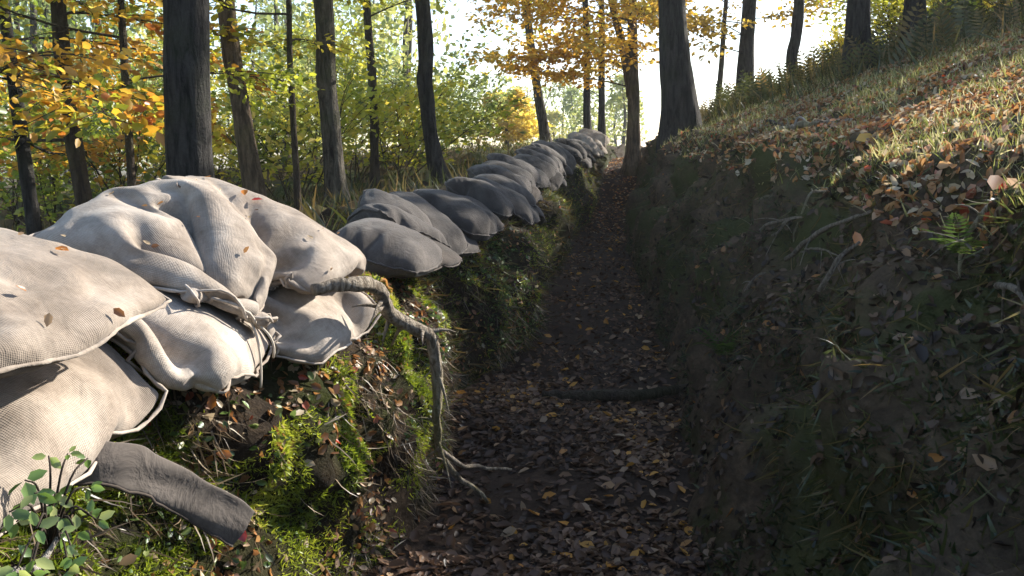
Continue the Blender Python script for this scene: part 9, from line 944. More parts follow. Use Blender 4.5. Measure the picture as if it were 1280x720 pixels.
M['moss_dark'] = leaf_mat('shade_moss', [(0, (.016, .024, .008)), (.6, (.05, .062, .018)), (1, (.12, .12, .04))], .4, .03)
M['grass'] = leaf_mat('grass', [(0, (.09, .11, .025)), (.4, (.24, .26, .06)), (.75, (.46, .42, .17)), (1, (.62, .55, .32))], .5, .03)
M['bracken'] = leaf_mat('bracken', [(0, (.035, .045, .012)), (.4, (.08, .09, .02)), (.75, (.16, .12, .035)), (1, (.22, .14, .05))], .45, .03)
M['straw'] = leaf_mat('dry_rootlets', [(0, (.05, .035, .022)), (.5, (.14, .10, .06)), (.85, (.26, .20, .13)), (1, (.4, .33, .23))], .15, .03, 0)
M['fern'] = leaf_mat('fern', [(0, (.035, .065, .015)), (.6, (.08, .13, .03)), (1, (.16, .2, .05))], .45, 0.0)
M['bramble'] = leaf_mat('bramble_leaves', [(0, (.13, .22, .04)), (.6, (.28, .46, .09)), (1, (.5, .56, .18))], .55, .05)
M['ivy'] = leaf_mat('ivy', [(0, (.03, .05, .012)), (.5, (.08, .14, .03)), (.8, (.16, .24, .06)), (1, (.34, .33, .14))], .35, .03)
def plain_leaf(name, c): return leaf_mat(name, [(0, c), (1, tuple(min(1, x * 1.15) for x in c))], .4, .06, .25)
M['leaf_orange'] = plain_leaf('orange_leaf', (.62, .22, .03)); M['leaf_yellow'] = plain_leaf('yellow_leaf', (.75, .42, .03))
M['leaf_red'] = plain_leaf('red_leaf', (.42, .03, .02)); M['leaf_tan'] = plain_leaf('tan_leaf', (.55, .36, .22))

# ------------------------------------------------------------------ mesh builders
class MB:
    """collects shapes and links them as one mesh object"""
    def __init__(s): s.v = []; s.f = []; s.r = []; s.n = 0
    def add(s, v, faces, r=0.5):
        v = np.asarray(v, float); s.v.append(v)
        for f in faces:
            f = np.asarray(f, np.int64); s.f.append(f + s.n)
        s.r.append(np.broadcast_to(np.asarray(r, float), (len(v),))); s.n += len(v)
    def tube(s, pts, rad, sides=8, r=.5, rough=0, seed=0, cap=True):
        pts = np.asarray(pts, float); n = len(pts); rad = np.broadcast_to(np.asarray(rad, float), (n,))
        t = np.gradient(pts, axis=0); t /= np.linalg.norm(t, axis=1)[:, None] + 1e-9
        ref = np.array((0, 0, 1.0)) if abs(t[0, 2]) < .8 else np.array((1.0, 0, 0))
        a = np.empty_like(pts); prev = ref
        for i in range(n):
            x = prev - t[i] * prev.dot(t[i]); x /= np.linalg.norm(x) + 1e-9; a[i] = x; prev = x
        b = np.cross(t, a); th = np.arange(sides) / sides * 2 * math.pi
        ring = a[:, None] * np.cos(th)[None, :, None] + b[:, None] * np.sin(th)[None, :, None]
        rr = rad[:, None] * np.ones(sides)[None]
        P = pts[:, None] + ring * rr[..., None]
        if rough: rr = rr * (1 + rough * fbm(P * (1.2 / max(rad.max(), .02)) * np.array((1, 1, .35)), 3, seed)); P = pts[:, None] + ring * rr[..., None]
        i = np.arange(n - 1)[:, None] * sides; j = np.arange(sides)[None]
        f = np.stack([i + j, i + (j + 1) % sides, i + sides + (j + 1) % sides, i + sides + j], -1).reshape(-1, 4)
        fs = [f]
        s.add(P.reshape(-1, 3), fs, r)
        if cap:
            s.f.append(np.arange(sides)[None, ::-1] + s.n - n * sides); s.f.append(np.arange(sides)[None] + s.n - sides)
    def stamp(s, tv, tf, P, X, Y, Z, scale, r):
        """copies of a template with axes X,Y,Z at points P"""
        tv = np.asarray(tv, float); n = len(P); m = len(tv); scale = np.broadcast_to(scale, (n,))
        V = P[:, None] + scale[:, None, None] * (tv[None, :, 0:1] * X[:, None] + tv[None, :, 1:2] * Y[:, None] + tv[None, :, 2:3] * Z[:, None])
        off = (np.arange(n) * m)[:, None, None]
        s.add(V.reshape(-1, 3), [(np.asarray(f)[None] + off).reshape(-1, len(f[0])) for f in tf], np.repeat(r, m))
    def mesh(s, name, mat, smooth=True):
        me = bpy.data.meshes.new(name)
        if not s.v: return me
        V = np.concatenate(s.v); me.vertices.add(len(V)); me.vertices.foreach_set('co', V.astype(np.float32).ravel())
        fl = [f.reshape(-1, f.shape[-1]) for f in s.f]
        tot = np.concatenate([np.full(len(f), f.shape[1]) for f in fl]); li = np.concatenate([f.ravel() for f in fl])
        me.loops.add(len(li)); me.loops.foreach_set('vertex_index', li.astype(np.int32))
        me.polygons.add(len(tot)); me.polygons.foreach_set('loop_start', (np.cumsum(tot) - tot).astype(np.int32))
        if smooth: me.polygons.foreach_set('use_smooth', np.ones(len(tot), bool))
        a = me.attributes.new('rnd', 'FLOAT', 'POINT'); a.data.foreach_set('value', np.concatenate(s.r).astype(np.float32))
        me.update(calc_edges=True); me.materials.append(mat)
        return me
    def build(s, name, mat, parent=None, smooth=True):
        return link(name, s.mesh(name, mat, smooth), parent)
def link(name, me, parent=None):
    o = bpy.data.objects.new(name, me); COL.objects.link(o)
    if parent is not None: o.parent = parent
    return o
def tag(o, label=None, cat=None, group=None, kind=None):
    for k_, v_ in (('label', label), ('category', cat), ('group', group), ('kind', kind)):
        if v_: o[k_] = v_
    return o
def thing(name, loc, label, cat, group=None):
    o = bpy.data.objects.new(name, None); COL.objects.link(o); o.location = tuple(map(float, loc)); o.empty_display_size = .1
    return tag(o, label, cat, group)

def unit(a): return a / (np.linalg.norm(a, axis=-1, keepdims=True) + 1e-9)
def frames(N, ang):
    """tangent frames round normals N turned by ang"""
    N = unit(N); ref = np.where(np.abs(N[:, 2:3]) < .9, np.array((0, 0, 1.0)), np.array((1.0, 0, 0)))
    a = unit(np.cross(ref, N)); b = np.cross(N, a)
    X = a * np.cos(ang)[:, None] + b * np.sin(ang)[:, None]
    return X, np.cross(N, X), N
LEAF6 = (np.array([(0,0,0),(.28,.27,.05),(.68,.24,.03),(1,0,-.08),(.68,-.24,.03),(.28,-.27,.05)]), [[(0,1,2,3)],[(0,3,4,5)]])
LEAF6 = (LEAF6[0], [[(0,1,2,3),(0,3,4,5)]])
LEAF4 = (np.array([(0,0,0),(.5,.30,.06),(1,0,-.05),(.5,-.30,.06)]), [[(0,1,2),(0,2,3)]])
CURL = (np.array([(0,0,.0),(.25,.26,.16),(.65,.25,.20),(1,0,.10),(.65,-.22,.13),(.25,-.28,.10),(.5,0,.0)]), [[(0,1,6),(1,2,6),(2,3,6),(3,4,6),(4,5,6),(5,0,6)]])
def blade(w=.06, bend=.35, seg=3):
    v = []; 
    for i in range(seg):
        t = i / seg; ww = w * (1 - t * .75); v += [(bend * t * t, -ww, t * (1 - .25 * bend * t)), (bend * t * t, ww, t * (1 - .25 * bend * t))]
    v.append((bend, 0, 1 - .25 * bend))
    q = [(2*i, 2*i+1, 2*i+3, 2*i+2) for i in range(seg - 1)]; m = 2 * (seg - 1)
    return (np.array(v), [q, [(m, m + 1, 2 * seg)]])
BLADE = blade()
def frond_template(n=11):
    v = []; f = []
    for i in range(n):
        t = (i + .6) / n; c = np.array((t, 0, .55 * t - .62 * t * t)); L = .34 * (math.sin(math.pi * min(1, .12 + t * .88)) ** .8) * (1 - .35 * t) + .02
        for sg in (1, -1):
            d = np.array((.35, sg, -.12)); d /= np.linalg.norm(d); b = len(v); wd = np.array((.032, 0, 0.004))
            v += [c, c + d * L * .5 + wd, c + d * L, c + d * L * .5 - wd]; f.append((b, b + 1, b + 2, b + 3))
    b = len(v); v += [(0, -.006, 0), (0, .006, 0), (.5, .004, .12), (.5, -.004, .12), (1, 0, -.07)]
    return (np.array(v), [f + [(b, b + 1, b + 2, b + 3)], [(b + 3, b + 2, b + 4)]])
FROND = frond_template()

# ------------------------------------------------------------------ the terrain, one curvilinear sheet cut along the path edges
Yrow = np.concatenate([np.arange(-12, 0, .5), np.arange(0, 9, .06), np.arange(9, 18, .12), np.arange(18, 34, .4), np.geomspace(34, 420, 26)])
Tl = np.concatenate([np.linspace(0, 1.2, 30), np.linspace(1.25, 2.6, 16), np.linspace(2.8, 8, 22), np.geomspace(8.6, 300, 24)])
Sr = np.concatenate([np.linspace(0, 2, 44), np.linspace(2.06, 6, 48), np.linspace(6.3, 14, 20), np.geomspace(15, 300, 20)])
Up = np.linspace(0, 1, 22)
def disp(P, Nrm, k, amp, seed):
    n = fbm(P * k, 5, seed, .55); n2 = np.abs(fbm(P * k * 2.3, 3, seed + 5))
    return P + Nrm * (amp * (n - .35 * n2))[..., None]
def grid_normals(P):
    return unit(np.cross(np.gradient(P, axis=1), np.gradient(P, axis=0)))
def edge_wave(Y, seed):      # the foot of a bank wanders a little
    return .05 * vnoise(np.stack([Y * 1.7, Y * 0, Y * 0], -1), seed) + .03 * vnoise(np.stack([Y * 5, Y * 0, Y * 0], -1), seed + 1)
def path_top(X, Y): 
    return z_floor(Y) + .02 * fbm(np.stack([X * 2.5, Y * 2.5, X * 0], -1), 4, 3)
EL = x_left(Yrow) + edge_wave(Yrow, 11); ER = x_right(Yrow) + edge_wave(Yrow, 21)
Pp = np.zeros((len(Yrow), len(Up), 3)); Pp[..., 0] = EL[:, None] + (ER - EL)[:, None] * Up[None]; Pp[..., 1] = Yrow[:, None]
Pp[..., 2] = path_top(Pp[..., 0], Pp[..., 1]) - .03 * np.sin(np.pi * Up)[None]
TT, YY = np.meshgrid(Tl, Yrow); X_, Z_ = left_pt(TT, YY)
Pl = np.stack([X_, YY, Z_], -1)
Nl = -grid_normals(Pl); Nl = np.where(Nl[..., 2:3] < -.3, -Nl, Nl)
amp = .105 * np.clip(TT / .35, 0, 1) * np.interp(TT, [0, .9, 1.05, 1.6, 3, 300], [1, 1, .35, .3, 1, 3])
Pl = disp(Pl, Nl, 4.2, amp, 31)
_hol = np.exp(-((YY - 1.98) / .26) ** 2) * np.exp(-((Pl[..., 2] - .66) / .26) ** 2) * (TT < 1.1); Pl[..., 0] -= .30 * _hol
_win = np.interp(TT, [0, .15, .4, .8, 1.0, 1.2], [0, .7, 1, .8, .3, 0])
for _y, _w, _a in ((5.05, .35, -.10), (6.4, .55, .17), (7.9, .6, -.13), (9.6, .7, .27), (11.4, .7, -.18), (13.0, .7, .30)): Pl[..., 0] += _a * _win * np.exp(-((YY - _y) / _w) ** 2)
Pl[:, 0, 0] = EL; Pl[:, 0, 2] = Pp[:, 0, 2]
SS, YY2 = np.meshgrid(Sr, Yrow); X_, Z_ = right_pt(SS, YY2)
Pr = np.stack([X_, YY2, Z_], -1); Nr = grid_normals(Pr); Nr = np.where(Nr[..., 2:3] < 0, -Nr, Nr)
Pr = disp(Pr, Nr, 2.4, .2 * np.clip(SS / .3, 0, 1) * np.interp(SS, [0, .8, 1.25, 6, 300], [1.15, 1.1, .14, .16, .8]), 41)
_gul = np.abs(vnoise(np.stack([YY2 * 2.1 + SS * .5, SS * .6, YY2 * 0], -1), 71)) + .6 * np.abs(vnoise(np.stack([YY2 * 5.3 + SS * .8, SS * 1.2, YY2 * 0], -1), 72))
Pr[..., 0] += (.16 * (.45 - _gul) * np.interp(SS, [0, .15, .7, 1.0, 1.3], [0, 1, 1, .5, 0]))
Pr[:, 0, 0] = ER; Pr[:, 0, 2] = Pp[:, -1, 2]
def sheet(name, P, mat, flip):
    m = MB(); a, b = P.shape[:2]; i = np.arange(a - 1)[:, None] * b; j = np.arange(b - 1)[None]
    f = np.stack([i + j, i + j + 1, i + b + j + 1, i + b + j], -1).reshape(-1, 4)
    m.add(P.reshape(-1, 3), [f[:, ::-1] if flip else f]); o = m.build(name, mat); tag(o, kind='structure'); return o
sheet('footpath', Pp, M['path'], False)
sheet('hillside', Pr, M['hill'], False)
jb = int(np.searchsorted(Tl, 2.6))
sheet('earth_bank', Pl[:, :jb + 1], M['bank'], True)
sheet('forest_floor', Pl[:, jb:], M['forest'], True)

def scatter(P, n, rng, weight=None, up=None):
    """n random points with normals on grid P; weight(center, j-index grid) masks"""
    A = P[:-1, :-1]; B = P[:-1, 1:]; C = P[1:, :-1]; D = P[1:, 1:]
    nrm = np.cross(B - A, C - A); area = np.linalg.norm(nrm, axis=-1); nrm = unit(nrm)
    if up is None: up = (.7, 0, .7) if P[5, 0, 0] > P[5, -1, 0] else (-.7, 0, .7)
    if True: nrm = np.where((nrm @ np.array(up))[..., None] < 0, -nrm, nrm)
    cen = (A + D) / 2; wgt = area * (weight(cen) if weight is not None else 1); wgt = np.clip(wgt, 0, None).ravel()
    idx = rng.choice(len(wgt), n, p=wgt / wgt.sum())
    u = rng.random(n)[:, None]; v = rng.random(n)[:, None]
    a, b, c, d = (q.reshape(-1, 3)[idx] for q in (A, B, C, D))
    return a * (1-u) * (1-v) + b * u * (1-v) + c * (1-u) * v + d * u * v, nrm.reshape(-1, 3)[idx]
def fade(Y, near, far): return np.clip((far - Y) / (far - near), 0, 1)

# ------------------------------------------------------------------ ground cover (nobody could count it)
rng = np.random.default_rng(7)
def lay(name, mat, P, N, tmpl, size, tilt=.5, lift=.004, rnd=None, rng=rng):
    n = len(P); N2 = unit(N + rng.normal(0, tilt, (n, 3)))
    X, Y, Z = frames(N2, rng.random(n) * 6.283); m = MB()
    m.stamp(*tmpl, P + N * lift - X * (size * .5)[:, None], X, Y, Z, size, rng.random(n) if rnd is None else rnd)
    return tag(m.build(name, mat, smooth=False), kind='stuff')
def tufts(name, mat, P, N, size, lean=.45, width=1.0, toward=(0, 0, 1.0), rnd=None, rng=rng, tmpl=BLADE):
    n = len(P); Z = unit(N * .4 + np.array(toward) + rng.normal(0, lean, (n, 3)))
    X, Y, Z = frames(Z, rng.random(n) * 6.283); m = MB()
    tv = tmpl[0] * np.array((1, width, 1)); m.stamp(tv, tmpl[1], P - Z * (size * .06)[:, None], X, Y, Z, size, rng.random(n) if rnd is None else rnd)
    return tag(m.build(name, mat, smooth=False), kind='stuff')
near = lambda c, k=4.0: 1 / (1 + (np.maximum(c[..., 1] - 2, 0) / k) ** 2)
vis = lambda c: (c[..., 1] > 1.0) * (np.abs(c[..., 0]) < .68 * c[..., 1] + .6)

nz = lambda c, k, s: fbm(c * k, 3, s)
# path: a carpet of damp leaves
n = 17000; P, N = scatter(Pp, n, rng, lambda c: vis(c) * near(c, 4.5) * (c[..., 1] < 26) * np.clip(.6 + 1.0 * nz(c, 1.8, 41), .15, 1), (0, 0, 1))
lay('fallen_leaves', M['litter'], P, N, CURL, rng.uniform(.02, .05, n) * rng.choice([1, 1, 1.45], n), .32, rnd=np.clip(.42 + .3 * fbm(P * 1.3, 2, 4) + rng.normal(0, .22, n), 0, 1))
n = 1100; P, N = scatter(Pp, n, rng, lambda c: vis(c) * near(c, 4) * (c[..., 1] < 16), (0, 0, 1))
lay('fallen_leaves', M['litter'], P, N, CURL, rng.uniform(.05, .085, n), .4, .01, rnd=np.clip(rng.random(n) * 1.1, .3, 1))
n = 2600; P, N = scatter(Pp, n, rng, lambda c: (c[..., 1] > 13) * (c[..., 1] < 34) * 1.0, (0, 0, 1))
lay('fallen_leaves', M['litter_red'], P, N, LEAF6, rng.uniform(.05, .08, n), .3)
# left bank
nz = lambda c, k, s: fbm(c * k, 3, s)
n = 100000; P, N = scatter(Pl[:, :jb], n, rng, lambda c: vis(c) * np.interp(c[..., 1], [4.2, 5.2], [1, .22]) * near(c, 3.5) * (c[..., 1] < 16) * np.clip(nz(c, 3.6, 77) * 2.6 + .75, 0, 1) * np.interp(c[..., 2], [.1, .4, .7], [.15, .6, 1]) * (c[..., 0] > x_left(c[..., 1]) - .45))
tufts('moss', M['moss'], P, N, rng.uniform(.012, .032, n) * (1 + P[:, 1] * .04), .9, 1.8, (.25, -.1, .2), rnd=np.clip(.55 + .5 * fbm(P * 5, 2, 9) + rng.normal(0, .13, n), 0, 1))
n = 14000; P, N = scatter(Pl[:, :jb], n, rng, lambda c: vis(c) * near(c, 4) * (c[..., 1] < 14) * np.clip(nz(c, 3, 57) + .3, .05, 1) * (c[..., 0] > x_left(c[..., 1]) - .5))
tufts('rootlets', M['straw'], P, N, rng.uniform(.03, .15, n), .6, .4, (.25, -.05, -.9))
n = 4200; P, N = scatter(Pl[:, :jb], n, rng, lambda c: vis(c) * near(c, 4) * (c[..., 1] < 15) * (c[..., 0] > x_left(c[..., 1]) - .55) * np.clip(nz(c, 2.5, 67) + .4, .05, 1))
lay('fallen_leaves', M['litter_red'], P, N, CURL, rng.uniform(.022, .05, n), .6)
n = 6000; P, N = scatter(Pl[:, :jb], n, rng, lambda c: vis(c) * np.interp(c[..., 1], [3.3, 4.6], [.12, 1]) * near(c, 5) * (c[..., 1] < 9) * (c[..., 2] > .25) * (c[..., 0] > x_left(c[..., 1]) - .45) * np.clip(nz(c, 2.2, 147) * 2 + .2, .02, 1))
lay('ivy', M['ivy'], P, N, LEAF6, rng.uniform(.016, .04, n), .7, .014)
n = 1500; P, N = scatter(Pl[:, :jb], n, rng, lambda c: (c[..., 1] > 2.3) * (c[..., 1] < 4.6) * (c[..., 2] > .98) * (c[..., 0] > x_left(c[..., 1]) - .5))
lay('fallen_leaves', M['litter_red'], P, N, CURL, rng.uniform(.025, .055, n), .5, .01)
n = 5200; P, N = scatter(Pl[:, :jb], n, rng, lambda c: (c[..., 1] > 4.6) * (c[..., 1] < 17) * near(c, 8) * (c[..., 0] > x_left(c[..., 1]) - .4))
tufts('bank_grass', M['bracken'], P, N, rng.uniform(.06, .17, n), .6, .7, (.5, -.1, -.2))
n = 9000; P, N = scatter(Pl[:, jb - 10:jb + 26], n, rng, lambda c: (c[..., 1] > 2) * (c[..., 1] < 30) * 1.0, (0, 0, 1))
tufts('forest_grass', M['bracken'], P, N, rng.uniform(.12, .4, n), .5, .6)
# right bank: shaded
bank_r = lambda c: (c[..., 2] < z_floor(c[..., 1]) + 1.55 * k_h(c[..., 1]))
n = 24000; P, N = scatter(Pr[:, :92], n, rng, lambda c: vis(c) * near(c, 4) * bank_r(c) * (c[..., 1] < 20) * np.clip(nz(c, 3.2, 87) * 1.8 + .3, .02, 1))
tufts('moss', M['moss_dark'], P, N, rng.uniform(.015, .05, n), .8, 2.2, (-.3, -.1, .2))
n = 9000; P, N = scatter(Pr[:, :92], n, rng, lambda c: vis(c) * near(c, 4) * bank_r(c) * (c[..., 1] < 20) * np.clip(nz(c, 2.2, 97) + .6, .1, 1))
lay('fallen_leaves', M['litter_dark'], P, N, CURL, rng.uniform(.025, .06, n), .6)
n = 6500; P, N = scatter(Pr[:, :92], n, rng, lambda c: vis(c) * near(c, 4) * bank_r(c) * (c[..., 1] < 18) * (c[..., 2] > z_floor(c[..., 1]) + .4))
tufts('rootlets', M['bracken'], P, N, rng.uniform(.05, .16, n), .55, .5, (-.4, -.1, -.7))
# hillside above it: sunlit grass and leaves
top_r = lambda c: (c[..., 2] > z_floor(c[..., 1]) + 1.34 * k_h(c[..., 1])) * (c[..., 0] < 9)
n = 34000; P, N = scatter(Pr, n, rng, lambda c: vis(c) * near(c, 6) * top_r(c) * (c[..., 1] < 24) * np.clip(nz(c, 1.6, 107) * 1.6 + .5, .08, 1), (0, 0, 1))
tufts('hillside_grass', M['grass'], P, N, rng.uniform(.02, .085, n) * (1 + P[:, 1] / 16), .55, .75)
n = 24000; P, N = scatter(Pr, n, rng, lambda c: vis(c) * near(c, 6) * top_r(c) * (c[..., 1] < 22) * np.clip(nz(c, 1.6, 117) * 1.0 + .8, .25, 1), (0, 0, 1))
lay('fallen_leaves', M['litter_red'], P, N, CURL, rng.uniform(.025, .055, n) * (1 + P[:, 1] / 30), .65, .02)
# bracken and long grass towards the crest
sx = lambda c: (c[..., 0] - x_right(c[..., 1])) / k_s(c[..., 1])
n = 900; P, N = scatter(Pr, n, rng, lambda c: (c[..., 1] > 6) * (c[..., 1] < 26) * (sx(c) > np.interp(c[..., 1], [6, 9, 13, 26], [4.2, 3.3, 2.3, 1.6])) * (sx(c) < 7.5) * np.clip(nz(c, .9, 127) + .6, .1, 1), (0, 0, 1))
tufts('bracken', M['bracken'], P, N, rng.uniform(.35, .75, n), .35, 1.0, (0, 0, .9), tmpl=(FROND[0][:, [2, 1, 0]], FROND[1]))
n = 7000; P, N = scatter(Pr, n, rng, lambda c: (c[..., 1] > 6) * (c[..., 1] < 30) * (sx(c) > np.interp(c[..., 1], [6, 9, 13, 26], [3.6, 2.6, 1.6, 1.0])) * (sx(c) < 8), (0, 0, 1))
tufts('long_grass', M['bracken'], P, N, rng.uniform(.15, .5, n), .5, .45)

# ------------------------------------------------------------------ sandbags
def spline(pts, n):
    pts = np.asarray(pts, float); q = np.linspace(0, len(pts) - 1, n); out = np.empty((n, 3))
    for a in range(3):
        m = np.gradient(pts[:, a]); i = np.clip(q.astype(int), 0, len(pts) - 2); u = q - i; u2 = u*u; u3 = u2*u
        out[:, a] = (2*u3-3*u2+1)*pts[i, a] + (u3-2*u2+u)*m[i] + (-2*u3+3*u2)*pts[i+1, a] + (u3-u2)*m[i+1]
    return out
def unpack(name):
    (nu, nv), lo, st, b = BAGS[name]
    V = np.cumsum(np.cumsum(np.array(b, dtype=np.int64).T, axis=0), axis=0) * st + np.array(lo)
    idx = {}
    for s_ in (0, 1):
        for i in range(nu + 1):
            for j in range(nv + 1):
                key = (0 if (i in (0, nu) or j in (0, nv)) else s_, i, j)
                if key not in idx: idx[key] = len(idx)
    return V, nu, nv, idx
def bag_mesh(name, mat, origin, size=(.9, .65), crumple=.006, seed=0, V=None, fold=.008):
    V0, nu, nv, idx = unpack(name)
    V = V0 if V is None else V
    V = V - np.array(origin)
    rg_ = 1 - np.abs(fbm(V * np.array((5, 5, 7)) + seed, 2, seed + 3)) * 2; V = V + (fold * rg_)[:, None] * unit(V - V.mean(0) + 1e-6)
    V = V + (crumple * fbm(V * 14 + seed * 3.7, 4, seed))[:, None] * unit(V - V.mean(0) + 1e-6)
    g = lambda s_, i, j: idx[(0 if (i in (0, nu) or j in (0, nv)) else s_, i, j)]
    fs = []; uv = []
    for s_ in (0, 1):
        for i in range(nu):
            for j in range(nv):
                q = [(i, j), (i + 1, j), (i + 1, j + 1), (i, j + 1)]; q = q if s_ == 0 else q[::-1]
                fs.append([g(s_, *k_) for k_ in q]); uv += [((a / nu * size[0]) + s_ * 1.3, b / nv * size[1]) for a, b in q]
    me = bpy.data.meshes.new('sack_body'); me.from_pydata(V.tolist(), [], fs)
    l = me.uv_layers.new(name='UVMap'); l.data.foreach_set('uv', np.array(uv, np.float32).ravel())
    me.polygons.foreach_set('use_smooth', np.ones(len(fs), bool)); me.materials.append(mat); me.update()
    border = [(i, 0) for i in range(nu)] + [(nu, j) for j in range(nv)] + [(i, nv) for i in range(nu, 0, -1)] + [(0, j) for j in range(nv, 0, -1)]
    return me, V, idx, [idx[(0, i, j)] for i, j in border], (nu, nv)
def subsurf(o, n=1):
    m = o.modifiers.new('smooth', 'SUBSURF'); m.levels = n; m.render_levels = n
def seam_mesh(V, border, rad, mat, seed=0):
    P = V[border + border[:1]]; m = MB()
    P = P + .003 * fbm(P * 30, 2, seed)[:, None]
    t = np.repeat(P, 2, axis=0)[:-1].copy(); t[1::2] = (P[:-1] + P[1:]) / 2
    m.tube(t, rad * (1 + .35 * fbm(t * 60, 2, seed)), 6, cap=False)
    return m.mesh('seam', mat)
HV = []
SHIFT = np.array((.035, 0, 0))
hero = {
 'L1': ('brown_sack_pale', 'slack hessian sack drooping over the bank edge under the lowest, frontmost pale sack', .95, .70),
 'L2': ('pale', 'flattened pale hessian sack squashed beneath the tied big sack, corner drooping', .95, .70),
 'L3': ('pale', 'flat pale hessian sack lying under the rearmost sunlit sack above the root', .85, .6),
 'C': ('pale', 'rearmost sunlit pale sandbag, wedged between the tied big sack and the first grey bag', .84, .68),
 'A': ('pale', 'broad smooth pale hessian sandbag running out of the left edge, in full sun', .95, .76),
 'B': ('pale', 'biggest pale hessian sandbag, plump and creased, its neck tied with cord', 1.0, .86)}
for nm, (kind, label, L, W) in hero.items():
    off = {'A': (-.07, -.02, .02), 'L1': (-.10, .06, .02), 'C': (.02, 0, .03)}.get(nm, (0, 0, 0)); SHIFT = np.array((.035, 0, 0)) + off; V0 = unpack(nm)[0]; org = np.array((V0[:, 0].mean(), V0[:, 1].mean(), V0[:, 2].min()))
    t = thing('sandbag', org + SHIFT, label, 'sandbag', 'pale hessian sandbags in the sun')
    Vz = V0.copy()
    if nm == 'A': Vz[:, 2] = V0[:, 2].max() - (V0[:, 2].max() - V0[:, 2]) * .62
    if nm == 'B': Vz[:, 2] = V0[:, 2].min() + (V0[:, 2] - V0[:, 2].min()) * .90
    me, V, idx, bd, (nu, nv) = bag_mesh(nm, M['pale_sack'], org, (L, W), .007, ord(nm[0]), Vz)
    subsurf(link('sack_body', me, t), 2)
    link('seam', seam_mesh(V, bd, .0045, M['pale_sack'], 3), t)
    if nm == 'B':
        i = round(.84 * nu); ring = [idx[(0, i, j)] for j in range(nv + 1)] + [idx[(1, i, j)] for j in range(nv - 1, 0, -1)]
        Rg = V[ring]; c = Rg.mean(0); Rg = c + (Rg - c) * 1.0 + unit(Rg - c) * .006
        m = MB()
        m.tube(np.vstack([Rg, Rg[:1]]), .006, 6, cap=False)
        m.tube(np.vstack([Rg, Rg[:1]]) + np.array((.008, -.006, .003)), .005, 6, cap=False)
        lowest = Rg[np.argmax(Rg[:, 0] - .4 * Rg[:, 1])]
        for k_, (dx, dy, ln) in enumerate(((.03, -.02, .2), (.06, .03, .12))):
            tt = np.linspace(0, 1, 10); m.tube(np.c_[lowest[0] + dx * np.sin(tt * 2), lowest[1] + dy * tt, lowest[2] - ln * tt ** 1.3], .004, 5)
        m.build('tie_cord', M['cord'], t)
    HV.append(V + org + SHIFT)
    if nm == 'C':
        m = MB(); Pk = V[bd[len(bd) // 2 - 12:len(bd) // 2 + 4]]; m.tube(Pk + np.array((-.01, -.012, .02)), .007, 6); m.build('tie_cord', M['cord'], t)

q = np.concatenate(HV); up_ = q[(q[:, 2] > 1.2) & (q[:, 0] > -1.3)]; i = rng.choice(len(up_), 90)
lay('fallen_leaves', M['litter_red'], up_[i] + np.array((.004, -.004, .010)), np.tile(np.array((.2, -.3, .9)), (90, 1)), CURL, rng.uniform(.012, .03, 90), .5, .002)
# the long shaded row: two courses of grey bags laid across the parapet
protos = {}
for q in ('V1', 'V2', 'V3', 'V4'):
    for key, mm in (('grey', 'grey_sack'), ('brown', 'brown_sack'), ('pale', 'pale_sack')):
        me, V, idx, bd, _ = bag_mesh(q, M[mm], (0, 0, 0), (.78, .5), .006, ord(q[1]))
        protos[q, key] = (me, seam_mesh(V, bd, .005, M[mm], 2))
def row_bag(q, key, loc, rz, tilt, scale, label, group):
    t = thing('sandbag', loc, label, 'sandbag', group)
    t.rotation_euler = (tilt[0], tilt[1], rz); t.scale = scale
    subsurf(link('sack_body', protos[q, key][0], t), 1); link('seam', protos[q, key][1], t)
    return t
random.seed(4)
ORD = 'first second third fourth fifth sixth seventh eighth ninth tenth eleventh twelfth thirteenth fourteenth fifteenth sixteenth seventeenth eighteenth nineteenth twentieth 21st 22nd 23rd 24th'.split()
LOOK = ['plump, dark', 'broad with a rounded front', 'leaning back', 'narrow and tilted', 'humped', 'rounded and sagging', 'slumped forward', 'long and ridged', 'plump and tilted', 'hanging over the bank',
        'squeezed thin', 'lumpy', 'domed', 'tilted and narrow', 'wide', 'pale edged', 'humped and dusty', 'sagging', 'rounded', 'narrow', 'flat topped', 'stubby', 'tilted', 'dusty']
LOW = ['hanging low', 'slumped flat', 'squashed thin', 'bulging outward', 'with a sagging front', 'pressed into the soil']
Yb = 4.02; NGREY = 24; NALL = 30
